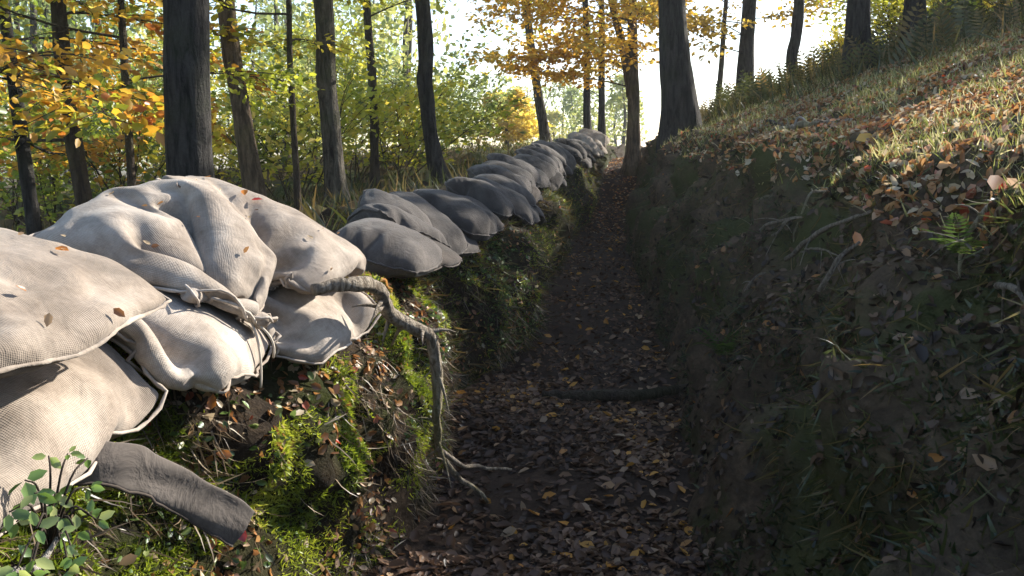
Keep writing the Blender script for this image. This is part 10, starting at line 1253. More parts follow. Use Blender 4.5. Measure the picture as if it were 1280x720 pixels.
for i in range(NALL):
    sp = (.50, .46, .44)[i] if i < 3 else .36 + .009 * i
    dx = (float(x_left(Yb + .3)) - float(x_left(Yb - .3))) / .6; rz = math.atan2(-dx, 1) + random.uniform(-.28, .28)
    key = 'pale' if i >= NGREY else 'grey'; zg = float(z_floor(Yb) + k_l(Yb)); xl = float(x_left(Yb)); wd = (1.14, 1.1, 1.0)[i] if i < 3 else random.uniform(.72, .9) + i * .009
    ln = ((.66, .68, .72)[i] if i < 3 else random.uniform(.74, .86)); lz = zg + (.0, .01, .02)[i] if i < 3 else zg + .01 + min(.07, (i - 3) * .012)
    if i < NGREY: lab = '%s grey bag of the top course after the pale pile, %s' % (ORD[i], LOOK[i])
    else: lab = ('%s of the far pale sunlit bags at the end of the row' % ORD[i - NGREY]) if i < NALL - 1 else 'farthest pale bag of the row beside the forked orange tree'
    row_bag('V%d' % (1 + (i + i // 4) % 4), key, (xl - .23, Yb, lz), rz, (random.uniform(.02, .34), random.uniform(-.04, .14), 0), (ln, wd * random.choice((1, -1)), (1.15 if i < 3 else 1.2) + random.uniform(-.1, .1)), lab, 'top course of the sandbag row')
    if i % 3 != 2:
        what = ('%s grey top bag' % ORD[i]) if i < NGREY else ('%s far pale bag' % ORD[i - NGREY])
        row_bag('V%d' % (1 + (i * 3 + 2) % 4), 'brown' if i in (0, 4, 9) else key, (xl - .16, Yb + sp * .5, zg - (.06 if i < 3 else .03)), rz + random.uniform(-.25, .25), (random.uniform(-.12, .2), random.uniform(.02, .12), 0), (ln, wd * 1.05, .75 if i < 3 else 1.05),
            'lower sandbag %s, under the %s' % (LOW[i % 6], what), 'lower course of the sandbag row')
    Yb += sp

# an empty sack sagging out of the bank
B_ = spline([at(85, 572, 1.72), at(140, 578, 1.77), at(195, 596, 1.86), at(250, 626, 1.96), at(306, 660, 2.06)], 26)
t_ = unit(np.gradient(B_, axis=0)); wdir = unit(np.cross(t_, np.array((.55, -.8, .25)))); outw = np.cross(wdir, t_)
V = []; fs = []
for i in range(26):
    hw = .050 
    for j in range(12):
        a = j / 12 * 6.283; V.append(B_[i] + wdir[i] * hw * math.cos(a) * (1 + .06 * math.sin(i * .9)) + outw[i] * (.005 * math.sin(a) + .004 * math.sin(4.2 * math.cos(a) + .3 * i)))
V = np.array(V); V = V + .003 * fbm(V * 18, 3, 5)[:, None]; base = V.mean(0); m = MB()
i_ = np.arange(25)[:, None] * 12; j_ = np.arange(12)[None]
m.add(V - base, [np.stack([i_ + j_, i_ + (j_ + 1) % 12, i_ + 12 + (j_ + 1) % 12, i_ + 12 + j_], -1).reshape(-1, 4)])
t = thing('empty_sack', base, 'flat grey brown strip of empty sack sagging from the bank below the sunlit sandbags', 'sack')
subsurf(m.build('cloth', M['strip_sack'], t), 1)
m = MB(); e = V - base; m.tube(e.reshape(26, 12, 3)[:, 0], .004, 5); m.build('seam', M['brown_sack'], t)

# ------------------------------------------------------------------ root, sticks, log, ferns, bramble, single leaves
def bare(name, pts, rad, mat, label, cat, n=24, wob=.01, seed=0, twigs=0, group=None, sides=8):
    base = np.asarray(pts[0], float); P = spline(pts, n); P = P + wob * np.stack([fbm(np.c_[P[:, 1] * 7, P[:, 2] * 7, P[:, 0] * 7 + k_ * 9], 3, seed) for k_ in range(3)], -1)
    r = np.interp(np.linspace(0, 1, n), np.linspace(0, 1, len(rad)), rad); m = MB()
    m.tube(P - base, r, sides, rough=.25, seed=seed)
    rg = np.random.default_rng(seed)
    for q in range(twigs):
        i = rg.integers(n // 4, n - 2); d = unit(rg.normal(0, 1, 3) + np.array((-.3, -.2, .3))); L = rg.uniform(.06, .2)
        tt = np.linspace(0, 1, 5)[:, None]; m.tube(P[i] - base + d * L * tt + np.array((0, 0, -.05)) * tt ** 2, np.linspace(r[i] * .5, .0012, 5), 5)
    o = m.build(name, mat); o.location = tuple(base); tag(o, label, cat, group); return o
bare('tree_root', [at(395,362,2.75), at(440,352,2.85), at(475,362,3.0), at(492,392,3.1), at(530,415,3.2), at(546,446,3.25), at(551,500,3.25), at(548,550,3.3), at(560,585,3.4), at(608,632,3.45)],
     [.020,.026,.027,.027,.026,.025,.021,.016,.013,.007], M['root'], 'pale crooked tree root bent over the bank edge and hanging to the path', 'root', 46, .016, 3, 14, sides=10)
bare('tree_root', [at(545,560,3.3), at(575,580,3.4), at(600,583,3.6), at(640,586,3.7)], [.012,.01,.008,.005], M['root'], 'thin low root crossing the foot of the bank onto the leaves', 'root', 20, .01, 8)
bare('log_step', [(.2, 5.3, .065), (.5, 5.22, .085), (.9, 5.24, .09), (1.25, 5.36, .12)], [.028,.036,.034,.026], M['log'], 'thin dark log laid across the path as a step', 'log', 26, .012, 4, sides=12)
bstick = [((980,325),(1090,264),5.0,5.5,.012,'longest bare stick leaning up the dark right bank'), ((1022,362),(1075,305),4.6,4.9,.010,'grey bare stick below the longest one on the dark bank'),
          ((930,376),(958,340),5.6,5.8,.008,'short grey stick low on the dark bank near the path'), ((935,298),(1000,270),6.3,6.7,.009,'thin stick above and left of the longest one on the dark bank'),
          ((968,297),(1000,272),6.0,6.3,.008,'short thin stick tucked beside the upper thin stick'), ((845,350),(870,310),8.0,8.3,.010,'dark stick against the bank where the path narrows'),
          ((1195,308),(1215,313),3.8,3.9,.006,'tiny pale broken stick at the right edge of the dark bank'), ((1250,355),(1285,378),3.6,3.6,.009,'pale stick poking out of the bank at the right edge'),
          ((1000,318),(1050,320),5.0,5.1,.005,'thin level twig crossing under the longest stick')]
def on_bank(px, py, Y, off=.03):
    p = at(px, py, Y)
    # slide along the sight line until it meets the bank
    best = None
    for Y_ in np.linspace(1.5, 16, 600):
        q = at(px, py, Y_)
        if q[2] < ground_z(q[0], Y_): return at(px, py, Y_ - off)
    return p
for k_, (a, b, ya, yb, r, lab) in enumerate(bstick):
    A = on_bank(*a, ya, .04); B = on_bank(*b, yb, .09); mid = (A + B) / 2 + np.array((-.03, -.03, .03))
    bare('stick', [A, mid, B], [r, r, r * .5], M['stick'], lab, 'stick', 14, .012, 20 + k_, 2)
A = on_bank(992,163,8,.05); B = at(997,148,A[1]); C_ = at(1010,155,A[1] - .1)
bare('twig', [A, B, (B + C_) / 2 + np.array((0,0,.02)), C_], [.012,.011,.009,.006], M['bark_birch'], 'bleached bent twig standing on the sunlit hillside grass', 'twig', 14, .004, 51)
A = on_bank(960,167,9,.05); B = on_bank(1060,152,8.4,.05)
bare('fallen_branch', [A, (A + B) / 2 + np.array((0,0,.04)), B], [.02,.03,.02], M['root'], 'brown fallen branch lying along the hillside beside the bleached twig', 'branch', 20, .03, 53, 4)
A = on_bank(955,152,10,.05); B = on_bank(985,163,9,.05)
bare('fallen_branch', [A, (A + B) / 2 + np.array((0,0,.03)), B], [.015,.02,.012], M['log'], 'short dark branch on the hillside left of the bleached twig', 'branch', 14, .02, 54, 2)
A = at(12,716,1.32); B = at(50,706,1.40)
bare('twig', [A, (A + B) / 2, B, at(78,660,1.45)], [.009,.008,.007,.003], M['bark_birch'], 'pale cut twig in the bottom left corner among green leaves', 'twig', 14, .003, 55)

for k_, (px, py, ln, lab) in enumerate(((880, 262, .35, 'dangling root below the lip, near the far end of the dark bank'), (1010, 248, .45, 'forked dangling root under the grass lip above the longest stick'), (1130, 262, .4, 'dangling root right of the longest stick'), (1225, 268, .38, 'dangling root below the lip at the right edge'), (950, 250, .3, 'short dangling root under the lip left of the forked one'))):
    A = on_bank(px, py, 4, .06); pts = [A + np.array((.12, .03, .05)), A, A + np.array((-.07, -.03, -ln * .5)), A + np.array((-.10, -.05, -ln))]
    bare('tree_root', pts, [.009, .008, .005, .002], M['root'], lab, 'root', 18, .018, 80 + k_, 5, 'dangling roots of the right bank')

def fern(loc, nfr, size, label, face=(-.5, -.4, .4), seed=0):
    rg = np.random.default_rng(seed); t = thing('fern', loc, label, 'fern')
    for q in range(nfr):
        a = q / nfr * 6.283 + rg.uniform(-.3, .3); d = unit(np.array((math.cos(a), math.sin(a), .35)) + np.array(face) * .9 + rg.normal(0, .15, 3))
        Z = unit(np.array((0, 0, 1.0)) - d * d[2] * 1.0 + rg.normal(0, .1, 3)); Yx = unit(np.cross(Z, d)); Z = np.cross(d, Yx)
        m = MB(); m.stamp(*FROND, np.zeros((1, 3)), d[None], Yx[None], Z[None], np.array([size * rg.uniform(.7, 1.1)]), np.array([rg.random()])); m.build('frond', M['fern'], t, False)
fern(on_bank(905,445,5,.03), 7, .24, 'small pale fern low on the dark bank by the path', seed=1)
fern(on_bank(1200,318,4,.03), 6, .15, 'green fern drooping on the dark bank near the right edge', seed=2)
fern(on_bank(680,235,9,.03), 7, .4, 'dark fern below the grey sandbags where the bank steps out', (.6, -.4, .2), seed=5)

def bramble(base, spots, label, seed=0, sc_=1.0):
    rg = np.random.default_rng(seed); t = thing('bramble', base, label, 'plant'); st = MB(); lf = MB()
    for p, s_ in spots:
        p = np.asarray(p) - base; mid = p * .5 + np.array((.02, -.02, .06)); P = spline([np.zeros(3), mid, p], 9); st.tube(P, np.linspace(.003, .0015, 9), 5)
        d = unit(np.array((.6, -.5, .1)) + rg.normal(0, .5, 3))
        for sg in (-1, 0, 1):
            N = unit(np.array((.25, -.75, .65)) + rg.normal(0, .3, 3)); X = unit(np.cross(np.cross(N, d), N)); c, s2 = math.cos(sg * 1.1), math.sin(sg * 1.1); Yv = np.cross(N, X); X2 = X * c + Yv * s2
            lf.stamp(*LEAF6, p[None] + X2[None] * .004, X2[None], np.cross(N, X2)[None], N[None], np.array([s_ * (1 if sg == 0 else .8)]), np.array([rg.random()]))
    st.build('stem', M['twig'], t); lf.build('leaves', M['bramble'], t, True)
b0 = at(60, 690, 1.5)
_sp = [(at(30,590,1.42), .07), (at(70,610,1.5), .055), (at(45,650,1.36), .055), (at(40,688,1.34), .06), (at(85,700,1.38), .06), (at(95,655,1.45), .06), (at(110,600,1.55), .045), (at(10,630,1.4), .06), (at(60,560,1.5), .05), (at(120,640,1.5), .05), (at(20,700,1.3), .06), (at(75,680,1.4), .045)]
_rg = np.random.default_rng(3)
bramble(b0, [(p - np.array((0, 0, .015)), q * .62) for p, q in _sp] + [(p + _rg.normal(0, .03, 3) - np.array((0, 0, .02)), q * _rg.uniform(.35, .6)) for p, q in _sp],
        'bright green bramble leaves in the bottom left corner of the bank', 2)
def single(px, py, Y, size, mat, label, N=(0, -.5, .8), ang=.5, onb=True):
    p = on_bank(px, py, Y, .05) if onb else at(px, py, Y)
    X, Yv, Z = frames(np.array([N], float), np.array([ang])); m = MB(); m.stamp(*LEAF6, np.zeros((1, 3)) - X * size / 2, X, Yv, Z, np.array([size]), np.array([.5]))
    o = m.build('leaf', mat, smooth=False); o.location = tuple(p); tag(o, label, 'leaf', 'single bright fallen leaves')
def bank_face(px, py):          # the point of the left bank met by that sight line
    best, bd_ = None, 9
    D = at(px, py, 1.0) - np.array(CAM); D /= np.linalg.norm(D)
    Q = Pl[:, :jb].reshape(-1, 3) - np.array(CAM); s_ = Q @ D; dist = np.linalg.norm(Q - s_[:, None] * D, axis=1); ok = (dist < .035) & (s_ > .5)
    i = np.flatnonzero(ok)[np.argmin(s_[ok])] if ok.any() else None
    return (np.array(CAM) + D * (s_[i] - .04)) if i is not None else at(px, py, 2.5)
for px, py, s_, mt, lab in [(265,502,.05,'leaf_orange','bright orange leaf on the mossy sunlit bank'), (302,668,.055,'leaf_red','red leaf caught on the lower bank'), (280,568,.05,'leaf_orange','pale orange leaf above the red one on the bank'),
                            (160,700,.05,'leaf_tan','tan leaf at the bottom of the bank in shadow'), (60,612,.055,'leaf_tan','round tan leaf among the bramble leaves'), (420,487,.05,'leaf_orange','orange leaf in the dark hollow of the bank')]:
    p = bank_face(px, py); Yp = p[1]; single(px, py, float(Yp), s_, M[mt], lab, (.3, -.8, .4), px * .1, False)
single(1085,173,7,.17,M['leaf_yellow'],'big glowing yellow leaf on the sunlit hillside',(0,-.6,.7),.2)
single(1245,227,4,.1,M['leaf_orange'],'orange leaf at the right edge of the sunlit lip',(0,-.6,.7),1)
single(1072,298,5,.07,M['leaf_orange'],'dull orange leaf on the dark bank at the stick top',(-.4,-.7,.3),2)
HQ = np.concatenate(HV)
for px, py, s_, mt, lab, ang in [(308,238,.045,'leaf_orange','orange leaf in the fold between the two biggest sunlit sacks',.3), (318,247,.04,'leaf_red','reddish leaf just below the orange one in the sack fold',1.9), (90,306,.035,'leaf_orange','small orange leaf in the gap behind the smooth pale sack',1.3)]:
    D = at(px, py, 1.0) - np.array(CAM); D /= np.linalg.norm(D); Q = HQ - np.array(CAM); s0 = Q @ D; ds = np.linalg.norm(Q - s0[:, None] * D, axis=1); i = np.flatnonzero(ds < .03); i = i[np.argmin(s0[i])] if len(i) else np.argmin(ds)
    q = HQ[i] + np.array((.0, -.004, .014)); X, Yv, Z = frames(np.array([(0, -.35, .9)]), np.array([ang])); m = MB(); m.stamp(*LEAF6, -X * s_ / 2, X, Yv, Z, np.array([s_]), np.array([.5])); o = m.build('leaf', M[mt], smooth=False); o.location = tuple(map(float, q)); tag(o, lab, 'leaf', 'single bright fallen leaves')

# ------------------------------------------------------------------ trees
UPV = np.array((0, 0, 1.0))
def crown(rg, starts, dirs, lens, nsub, per, size, droop=.12, flat=.6, twigR=.012, leafT=LEAF4, sub_len=.45, spread=.11):
    br = MB(); LP = []; LX = []; LN = []
    for s0, d, L in zip(starts, dirs, lens):
        d = unit(d); q = np.linspace(0, 1, 8)[:, None]
        wob = rg.normal(0, .05, (1, 3)) * L
        C = s0 + d * L * q + np.array((0, 0, -droop * L)) * q ** 2 + wob * np.sin(q * 5)
        br.tube(C, np.linspace(max(.006, twigR * L * .6), .004, 8), 5, cap=False)
        for j in range(nsub):
            t = .18 + .82 * (j + rg.random()) / nsub; p = C[0] + (C[-1] - C[0]) * 0
            k_ = t * 7; i = min(int(k_), 6); p = C[i] + (C[i + 1] - C[i]) * (k_ - i)
            sg = 1 if j % 2 else -1; a = sg * rg.uniform(.5, 1.2); hd = d.copy(); hd[2] *= .5; hd = unit(hd)
            e = np.array((hd[0] * math.cos(a) - hd[1] * math.sin(a), hd[0] * math.sin(a) + hd[1] * math.cos(a), hd[2] + rg.normal(0, .2)))
            l = L * sub_len * (1.1 - .6 * t) * rg.uniform(.6, 1.2) + .15
            qq = np.linspace(0, 1, 4)[:, None]; Cs = p + unit(e) * l * qq + np.array((0, 0, -droop * l)) * qq ** 2
            br.tube(Cs, np.linspace(.006, .002, 4) * (1 + twigR * 10), 3, cap=False)
            tt = rg.random(per) ** .75; base = p + unit(e) * (l * tt)[:, None] + np.array((0, 0, -droop * l)) * (tt ** 2)[:, None]
            side = np.cross(unit(e), UPV); lat = rg.normal(0, spread, per)
            base = base + side * (lat * (.5 + l))[:, None] + np.array((0, 0, 1.0)) * rg.normal(0, spread * .35, per)[:, None]
            N = unit(UPV * flat + rg.normal(0, .45, (per, 3))); hx = unit(e)[None] + side * np.sign(lat)[:, None] * .9 + rg.normal(0, .3, (per, 3)) + np.array((0, 0, -.25))
            LP.append(base); LX.append(hx); LN.append(N)
    P = np.concatenate(LP); X = np.concatenate(LX); N = np.concatenate(LN); X = unit(X - N * (X * N).sum(1, keepdims=True)); Yv = np.cross(N, X)
    lf = MB(); n = len(P)
    col = np.clip(.5 + .38 * fbm(P * 1.1 + rg.random() * 50, 2, 5) + rg.normal(0, .17, n), 0, 1)
    lf.stamp(*leafT, P, X, Yv, N, size * rg.uniform(.65, 1.25, n), col)
    return br, lf
def tree(name, label, cat, trunk, rad, mat, leafmat, seed, limbs=None, group=None, flare=1.5, leafT=LEAF4, extra=None, sides=14, **kw):
    """trunk: points from foot to tip; limbs: (count, low fraction, high fraction, long, short, rise)"""
    rg = np.random.default_rng(seed); trunk = np.asarray(trunk, float); base = trunk[0]; t = thing(name, base, label, cat, group)
    H = trunk[-1, 2] - base[2]; n = 34; P = spline(trunk, n) - base; hgt = P[:, 2]
    P[:, :2] += .012 * H * np.stack([fbm(np.c_[hgt * .35, hgt * 0 + seed, hgt * 0], 2, 3), fbm(np.c_[hgt * .35, hgt * 0 + seed + 9, hgt * 0], 2, 4)], -1) * np.clip(hgt / H * 3, 0, 1)[:, None] * .6
    r = np.interp(hgt, [h * H for h in (0, .35, .7, 1)], [rad, rad * .8, rad * .5, rad * .1]) * (1 + (flare - 1) * np.exp(-np.clip(hgt, 0, 99) / (rad * 2.2)))
    m = MB(); PP = np.vstack([P[:1] - np.array((0, 0, .35)), P]); rr = np.r_[r[0] * 1.15, r]
    dense = np.concatenate([np.linspace(0, 5, 26), np.linspace(5.4, len(PP) - 1, 40)]); ii = np.arange(len(PP))
    PP = np.stack([np.interp(dense, ii, PP[:, a]) for a in range(3)], -1); rr = np.interp(dense, ii, rr)
    m.tube(PP, rr, sides, rough=.13, seed=seed); m.build('trunk', mat, t)
    if limbs:
        cnt, f0, f1, L0, L1, rise = limbs; st = []; dr = []; ln = []
        for q in range(cnt):
            f = f0 + (f1 - f0) * (q + rg.random() * .6) / cnt; a = q * 2.39996 + rg.uniform(-.5, .5) + seed; L = (L0 + (L1 - L0) * (q / cnt)) * rg.uniform(.75, 1.2)
            z = f * H; st.append(np.array([np.interp(z, hgt, P[:, k_]) for k_ in range(3)])); dr.append(np.array((math.cos(a), math.sin(a), rise + rg.uniform(-.15, .25) + f * .3))); ln.append(L)
        if extra:
            for (z, d, L) in extra: st.append(np.array([np.interp(z, hgt, P[:, k_]) for k_ in range(3)])); dr.append(np.array(d, float)); ln.append(L)
        br, lf = crown(rg, st, dr, ln, leafT=leafT, **kw)
        br.build('branches', mat, t); lf.build('crown', leafmat, t, False)
    return t
def stem(px0, px1, Y, H, lean_y=0.0, mids=()):
    """trunk line through image column px0 near the ground and px1 at the top of the picture"""
    a = at(px0, 230, Y); b = at(px1, 0, Y); zb = ground_z(a[0], Y)
    k_ = (b[0] - a[0]) / (b[2] - a[2]); f = np.array((a[0] + k_ * (zb - a[2]), Y, zb))
    pts = [f] + [at(px, py, Y) for px, py in mids] + [b if b[2] > zb + .5 else a]
    top = pts[-1]; pts.append(np.array((top[0] + k_ * .6 * (H - top[2]) * .5, Y + lean_y * .5, (top[2] + H) / 2))); pts.append(np.array((top[0] + k_ * .6 * (H - top[2]), Y + lean_y, H)))
    return pts
tall = dict(nsub=6, per=16, size=.13, droop=.05)
low = dict(nsub=10, per=30, size=.075, droop=.12)
g_l = 'trees beyond the parapet'; g_r = 'trees along the hillside crest'
# left of the trench
tree('tree', 'thick black trunk right behind the biggest pale sandbag', 'tree', stem(240, 233, 6.6, 15), .17, M['bark_dark'], M['yg'], 1, (14, .45, .95, 3.2, 1.5, .35), g_l, flare=1.35, extra=[(1.9, (.6, -.3, .75), 1.6), (2.4, (-.5, .5, .6), 1.5)], **tall)
tree('tree', 'slim leaning trunk at the far left behind orange beech leaves', 'tree', stem(35, 5, 9.5, 11), .075, M['bark_dark'], M['or'], 2, (16, .12, .9, 2.6, 1.2, .1), g_l, leafT=LEAF6, nsub=12, per=34, size=.11, droop=.14)
tree('tree', 'slender straight trunk half hidden by orange and green leaves, left of the thick black trunk', 'tree', stem(103, 74, 8.6, 12), .085, M['bark_brown'], M['mix'], 3, (18, .10, .9, 2.6, 1.2, .05), g_l, leafT=LEAF6, nsub=12, per=34, size=.11, droop=.16)
tree('sapling', 'young beech with glowing orange leaves at the upper left edge', 'sapling', stem(-20, -25, 7.2, 7), .05, M['bark_brown'], M['amber'], 31, (15, .22, .95, 1.9, .9, .1), g_l, leafT=LEAF6, nsub=10, per=30, size=.085, droop=.14)
tree('sapling', 'young beech with yellow leaves between the slender trunk and the thick black trunk', 'sapling', stem(165, 150, 8.0, 7), .04, M['bark_brown'], M['yg'], 32, (15, .25, .95, 1.8, .9, .15), g_l, leafT=LEAF6, nsub=10, per=28, size=.085, droop=.14)
tree('sapling', 'young beech with lemon leaves beside the lit trunk', 'sapling', stem(372, 362, 9.5, 7), .04, M['bark_brown'], M['yg'], 33, (14, .3, .95, 1.8, .9, .2), g_l, leafT=LEAF6, nsub=9, per=26, size=.09, droop=.14)
tree('tree', 'grey trunk with yellow green leaves just right of the thick black trunk', 'tree', stem(318, 285, 10.5, 14), .12, M['bark_tan'], M['yg'], 4, (16, .17, .9, 3.0, 1.4, .1), g_l, leafT=LEAF6, nsub=11, per=32, size=.11, droop=.14)
tree('tree', 'tall grey trunk lit along its right side, between the grey and the bare leaning trunks', 'tree', stem(420, 405, 11, 16), .135, M['bark_grey'], M['yg'], 5, (15, .4, .95, 3.0, 1.4, .3), g_l, extra=[(2.9, (.9, -.2, .1), 1.5), (3.3, (-.6, -.5, .1), 1.5)], **tall)
tree('tree', 'thin brown trunk with ragged twigs left of the bare leaning trunk', 'tree', stem(468, 462, 14, 14), .075, M['bark_brown'], M['yg'], 6, (18, .2, .95, 2.2, 1.1, .25), g_l, nsub=8, per=16, size=.09, droop=.08)
tree('tree', 'bare dark leaning trunk curving out from behind the grey sandbags', 'tree', stem(553, 527, 11, 13, 0, ((541, 190), (530, 110))), .105, M['bark_dark'], M['mix'], 7, (10, .6, .95, 2.4, 1.2, .35), g_l, **tall)
tree('tree', 'thin leaning trunk beyond the grey bags, below the orange crown', 'tree', stem(690, 655, 21, 12), .12, M['bark_grey'], M['fa'], 8, (12, .35, .95, 2.4, 1.2, .3), g_l, nsub=7, per=16, size=.15, droop=.05)
tree('tree', 'slim dark trunk with yellow leaves, left of the forked orange tree', 'tree', stem(752, 752, 25, 11), .11, M['bark_dark'], M['go'], 9, (14, .12, .95, 2.2, 1.1, .3), g_l, nsub=8, per=18, size=.15, droop=.05)
tree('tree', 'slim dark trunk with pale leaves, second left of the forked orange tree', 'tree', stem(737, 729, 24, 11), .11, M['bark_dark'], M['yg'], 10, (12, .25, .95, 2.2, 1.1, .3), g_l, nsub=7, per=16, size=.15, droop=.05)
# forked orange tree at the head of the path
b = at(792, 200, 17.5); zb = ground_z(b[0], 17.5)
tr = tree('forked_tree', 'forked tree with orange autumn crown at the head of the path', 'tree', [(b[0], 17.5, zb), at(791, 110, 17.5), at(793, 0, 17.5), at(790, -120, 17.5), at(785, -230, 17.5)], .14, M['bark_tan'], M['amber'], 11,
     (12, .42, .85, 2.3, 1.4, .15), flare=2.0, leafT=LEAF6, nsub=13, per=46, size=.105, droop=.12, spread=.17,
     extra=[(1.7, (-1, -.2, .25), 2.4), (1.9, (-.8, -.6, .3), 2.2), (2.2, (-1, -.3, .15), 2.6), (2.5, (-1, .4, .1), 2.6), (2.8, (-.9, -.6, .15), 2.8), (3.0, (-1, 0, .25), 3.0), (2.4, (-.5, -1, .1), 2.2), (3.3, (-.8, -.8, .2), 2.6), (3.6, (-1, .2, .2), 2.8), (3.8, (-.9, -.2, .2), 2.4)])
m = MB(); f0 = at(789, 120, 17.5); m.tube(spline([f0, at(779, 60, 17.4), at(765, 5, 17.3), at(748, -90, 17.2)], 16) - np.array((b[0], 17.5, zb)), np.linspace(.10, .05, 16), 10, rough=.12, seed=3); m.build('second_stem', M['bark_tan'], tr)
# hillside crest
tree('tree', 'big dark trunk with flared foot where the path meets the hillside', 'tree', stem(860, 838, 14, 16), .25, M['bark_dark'], M['go'], 12, (9, .5, .95, 3.0, 1.4, .3), g_r, flare=1.5, **tall)
tree('tree', 'dark straight trunk right of the big flared trunk, against bright sky', 'tree', stem(929, 933, 19, 15), .17, M['bark_dark'], M['go'], 13, (12, .36, .95, 3.0, 1.5, .25), g_r, flare=1.7, extra=[(1.2, (-.9, -.4, .3), 2.2), (1.5, (-.8, -.7, .25), 2.2), (1.8, (-1, .3, .2), 2.2), (1.6, (-.9, 0, .3), 2.0), (1.9, (.9, -.3, .25), 1.5)], leafT=LEAF6, nsub=10, per=26, size=.12, droop=.1)
tree('tree', 'thin leaning sapling with golden leaves between the two dark crest trunks', 'tree', stem(889, 908, 24, 9), .085, M['bark_brown'], M['go'], 14, (14, .45, .95, 2.0, 1.0, .3), g_r, nsub=8, per=20, size=.13, droop=.08)
tree('tree', 'slim crest trunk slightly curved, standing alone against the sky', 'tree', stem(996, 999, 18, 14, 0, ((990, 75),)), .12, M['bark_dark'], M['yg'], 15, (11, .36, .95, 2.6, 1.3, .3), g_r, **tall)
tree('tree', 'stout two toned trunk on the crest at the edge of the green bushes', 'tree', stem(1083, 1072, 11.2, 15), .15, M['bark_dark'], M['yg'], 16, (12, .22, .95, 3.0, 1.4, .3), g_r, **tall)
tree('tree', 'trunk rising from green bushes right of the stout crest trunk', 'tree', stem(1142, 1143, 11, 14), .13, M['bark_dark'], M['yg'], 17, (11, .22, .95, 2.8, 1.4, .3), g_r, **tall)
tree('tree', 'grey trunk behind the bushes near the upper right corner', 'tree', stem(1205, 1209, 11, 13), .10, M['bark_grey'], M['yg'], 18, (11, .2, .95, 2.6, 1.4, .3), g_r, **tall)
tree('tree', 'thin grey trunk at the upper right corner', 'tree', stem(1252, 1254, 11, 12), .075, M['bark_grey'], M['yg'], 19, (8, .3, .95, 2.4, 1.2, .3), g_r, **tall)
# trees on the hill past the right edge: they shade the far wall and the bank
for k_, (x, y, h) in enumerate(((9.4, 21, 9), (14.5, 22, 11), (12.5, 26, 11), (11.6, 16.2, 10))):
    zb = ground_z(x, y)
    tree('tree', ['hill tree hidden behind the crest bushes', 'tall hill tree well past the right edge', 'farthest hill tree past the right edge', 'leafy hill tree just past the right edge, shading the crest'][k_], 'tree',
         [(x, y, zb), (x + .1, y, zb + h * .4), (x - .2, y + .1, zb + h * .75), (x, y, zb + h)], .15, M['bark_grey'], M['yg'], 40 + k_, (16, .25, .97, 2.8, 1.3, .2), 'trees on the hill past the right edge', nsub=9, per=22, size=.15, droop=.06)

# shrubs and saplings
def bush(x, y, h, wd, lm, label, seed, n=9, per=22, size=.07, cat='bush', group=None):
    rg = np.random.default_rng(seed); zb = ground_z(x, y) - .05; t = thing('bush', (x, y, zb), label, cat, group)
    st = [rg.normal(0, .08, 3) * np.array((1, 1, 0)) for _ in range(n)]; dr = [np.array((rg.normal(0, 1) * wd / h, rg.normal(0, 1) * wd / h, 1.0)) for _ in range(n)]
    br, lf = crown(rg, st, dr, [h * rg.uniform(.7, 1.1) for _ in range(n)], nsub=11, per=per, size=size, droop=.15, twigR=.009, spread=.16)
    br.build('stems', M['bark_brown'], t); lf.build('leaves', lm, t, False)
def bx(px, Y): return float(at(px, 200, Y)[0])
bl = [(150, 12, 2.6, 'mix', 'turning bush at the left behind the smooth pale sack'), (60, 13, 2.2, 'gr', 'green bush at the far left between the two slim trunks'), (265, 14, 2.4, 'yg', 'yellow green bush behind the thick black trunk'),
      (360, 13, 2.5, 'yg', 'leafy bush between the grey trunk and the lit trunk'), (445, 16, 2.8, 'yg', 'yellow green bush beside the lit trunk'), (500, 15, 2.8, 'yg', 'bright bush left of the bare leaning trunk'),
      (515, 19, 3.2, 'fa', 'pale bush directly left of the bare leaning trunk, farther off'), (590, 24, 2.6, 'fa', 'pale low bush right of the bare leaning trunk'), (205, 17, 3.5, 'gr', 'tall green bush behind the slender trunks'),
      (390, 20, 4.0, 'yg', 'tall leafy sapling behind the lit trunk'), (300, 22, 4.5, 'fa', 'tall pale sapling behind the grey trunk'), (100, 20, 4.5, 'gr', 'tall green sapling at the far left'),(20, 16, 4.0, 'mix', 'tall turning sapling at the left edge')]
for k_, (px, Y, h, lm, lab) in enumerate(bl): bush(bx(px, Y), Y, h, h * .45, M[lm], lab, 60 + k_, 8, 19, .10 + Y * .002, group='bushes beyond the parapet')
br_ = [(1120, 13, 1.5, 'yg', 'green bush right of the stout crest trunk'), (1170, 12.5, 1.5, 'yg', 'bright green bush below the second bush trunk'), (1225, 12.2, 1.6, 'yg', 'green bush near the upper right corner'), (1272, 10.5, 1.5, 'yg', 'leafy bush in the upper right corner'),
       (1100, 15, 2.0, 'yg', 'bush behind the stout crest trunk'), (1180, 14, 2.6, 'yg', 'tall bush behind the crest bushes'), (1250, 13, 2.8, 'yg', 'tall bush in the upper right corner behind the leafy one'), (1300, 9, 1.8, 'gr', 'bush at the right edge of the hillside'), (1050, 16, 1.0, 'yg', 'low bush left of the stout crest trunk')]
for k_, (px, Y, h, lm, lab) in enumerate(br_): bush(bx(px, Y), Y, h, h * .55, M[lm], lab, 90 + k_, 9, 20, .075, group='bushes on the hillside crest')

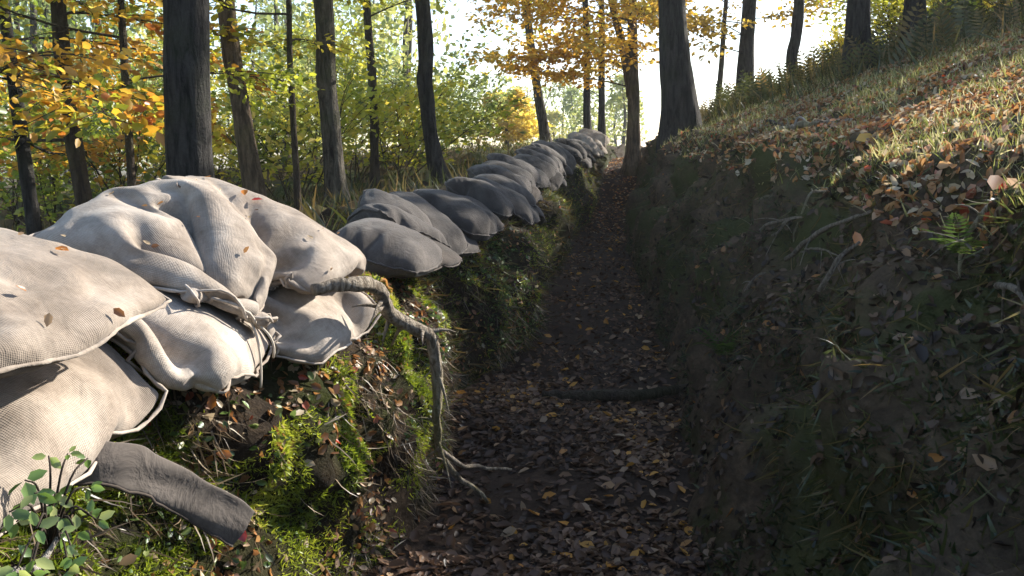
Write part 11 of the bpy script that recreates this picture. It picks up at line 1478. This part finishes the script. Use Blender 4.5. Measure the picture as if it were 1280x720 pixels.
# golden tree glowing far beyond the bags
x, Y = bx(634, 36), 36; zb = ground_z(x, Y)
tree('golden_tree', 'small cone shaped golden tree glowing far beyond the grey bags', 'tree', [(x, Y, zb), (x, Y, zb + 2.5), (x, Y, 3.9)], .10, M['bark_brown'], M['lemon'], 70, (34, .12, .97, 1.9, .5, .45), nsub=9, per=22, size=.2, droop=.02)

# far woods: one mass
rg = np.random.default_rng(123); tm = MB(); lv = MB(); lcount = 0
for k_ in range(84):
    Y = rg.uniform(26, 95); px = rg.uniform(-250, 780); x = bx(px, Y)
    if px > 560 and Y < 55: continue
    zb = ground_z(x, Y); H = rg.uniform(8, 15) * (.55 if 540 < px < 800 else 1)
    tm.tube([(x, Y, zb - .3), (x + rg.normal(0, .3), Y, zb + H * .5), (x + rg.normal(0, .6), Y, zb + H)], [.16, .11, .03], 6)
    n = 1500; f = rg.random(n) ** .8; a = rg.random(n) * 6.283; rad = (1.1 + H * .17) * np.sqrt(rg.random(n)) * (1.15 - f) ** .6
    P = np.c_[x + np.cos(a) * rad, Y + np.sin(a) * rad, zb + H * (.12 + .9 * f)]
    keep = fbm(P * .9, 2, k_) > -.12; P = P[keep]; n = len(P); N = unit(rg.normal(0, 1, (n, 3)) + np.array((0, 0, .6))); X, Yv, Z = frames(N, rg.random(n) * 6.28)
    lv.stamp(*LEAF4, P, X, Yv, Z, rg.uniform(.2, .42, n), np.clip(rg.random() + rg.normal(0, .12, n), 0, 1))
tag(tm.build('far_trunks', M['bark_grey']), kind='stuff'); tag(lv.build('far_woods', M['fa'], smooth=False), kind='stuff')

# the hazy autumn air
hz = MB(); x0, x1, y0, y1, z0, z1 = -320, 360, -30, 440, -8, 24
hz.add([(x0,y0,z0),(x1,y0,z0),(x1,y1,z0),(x0,y1,z0),(x0,y0,z1),(x1,y0,z1),(x1,y1,z1),(x0,y1,z1)], [np.array([(0,3,2,1),(4,5,6,7),(0,1,5,4),(1,2,6,5),(2,3,7,6),(3,0,4,7)])])
k = NT('air'); vol = k.n('ShaderNodeVolumePrincipled', {'Color': (.95, .97, 1, 1), 'Density': .0008, 'Anisotropy': .3}); k.t.links.new(vol.outputs[0], k.out.inputs[1])
tag(hz.build('haze', k.m, smooth=False), kind='stuff')
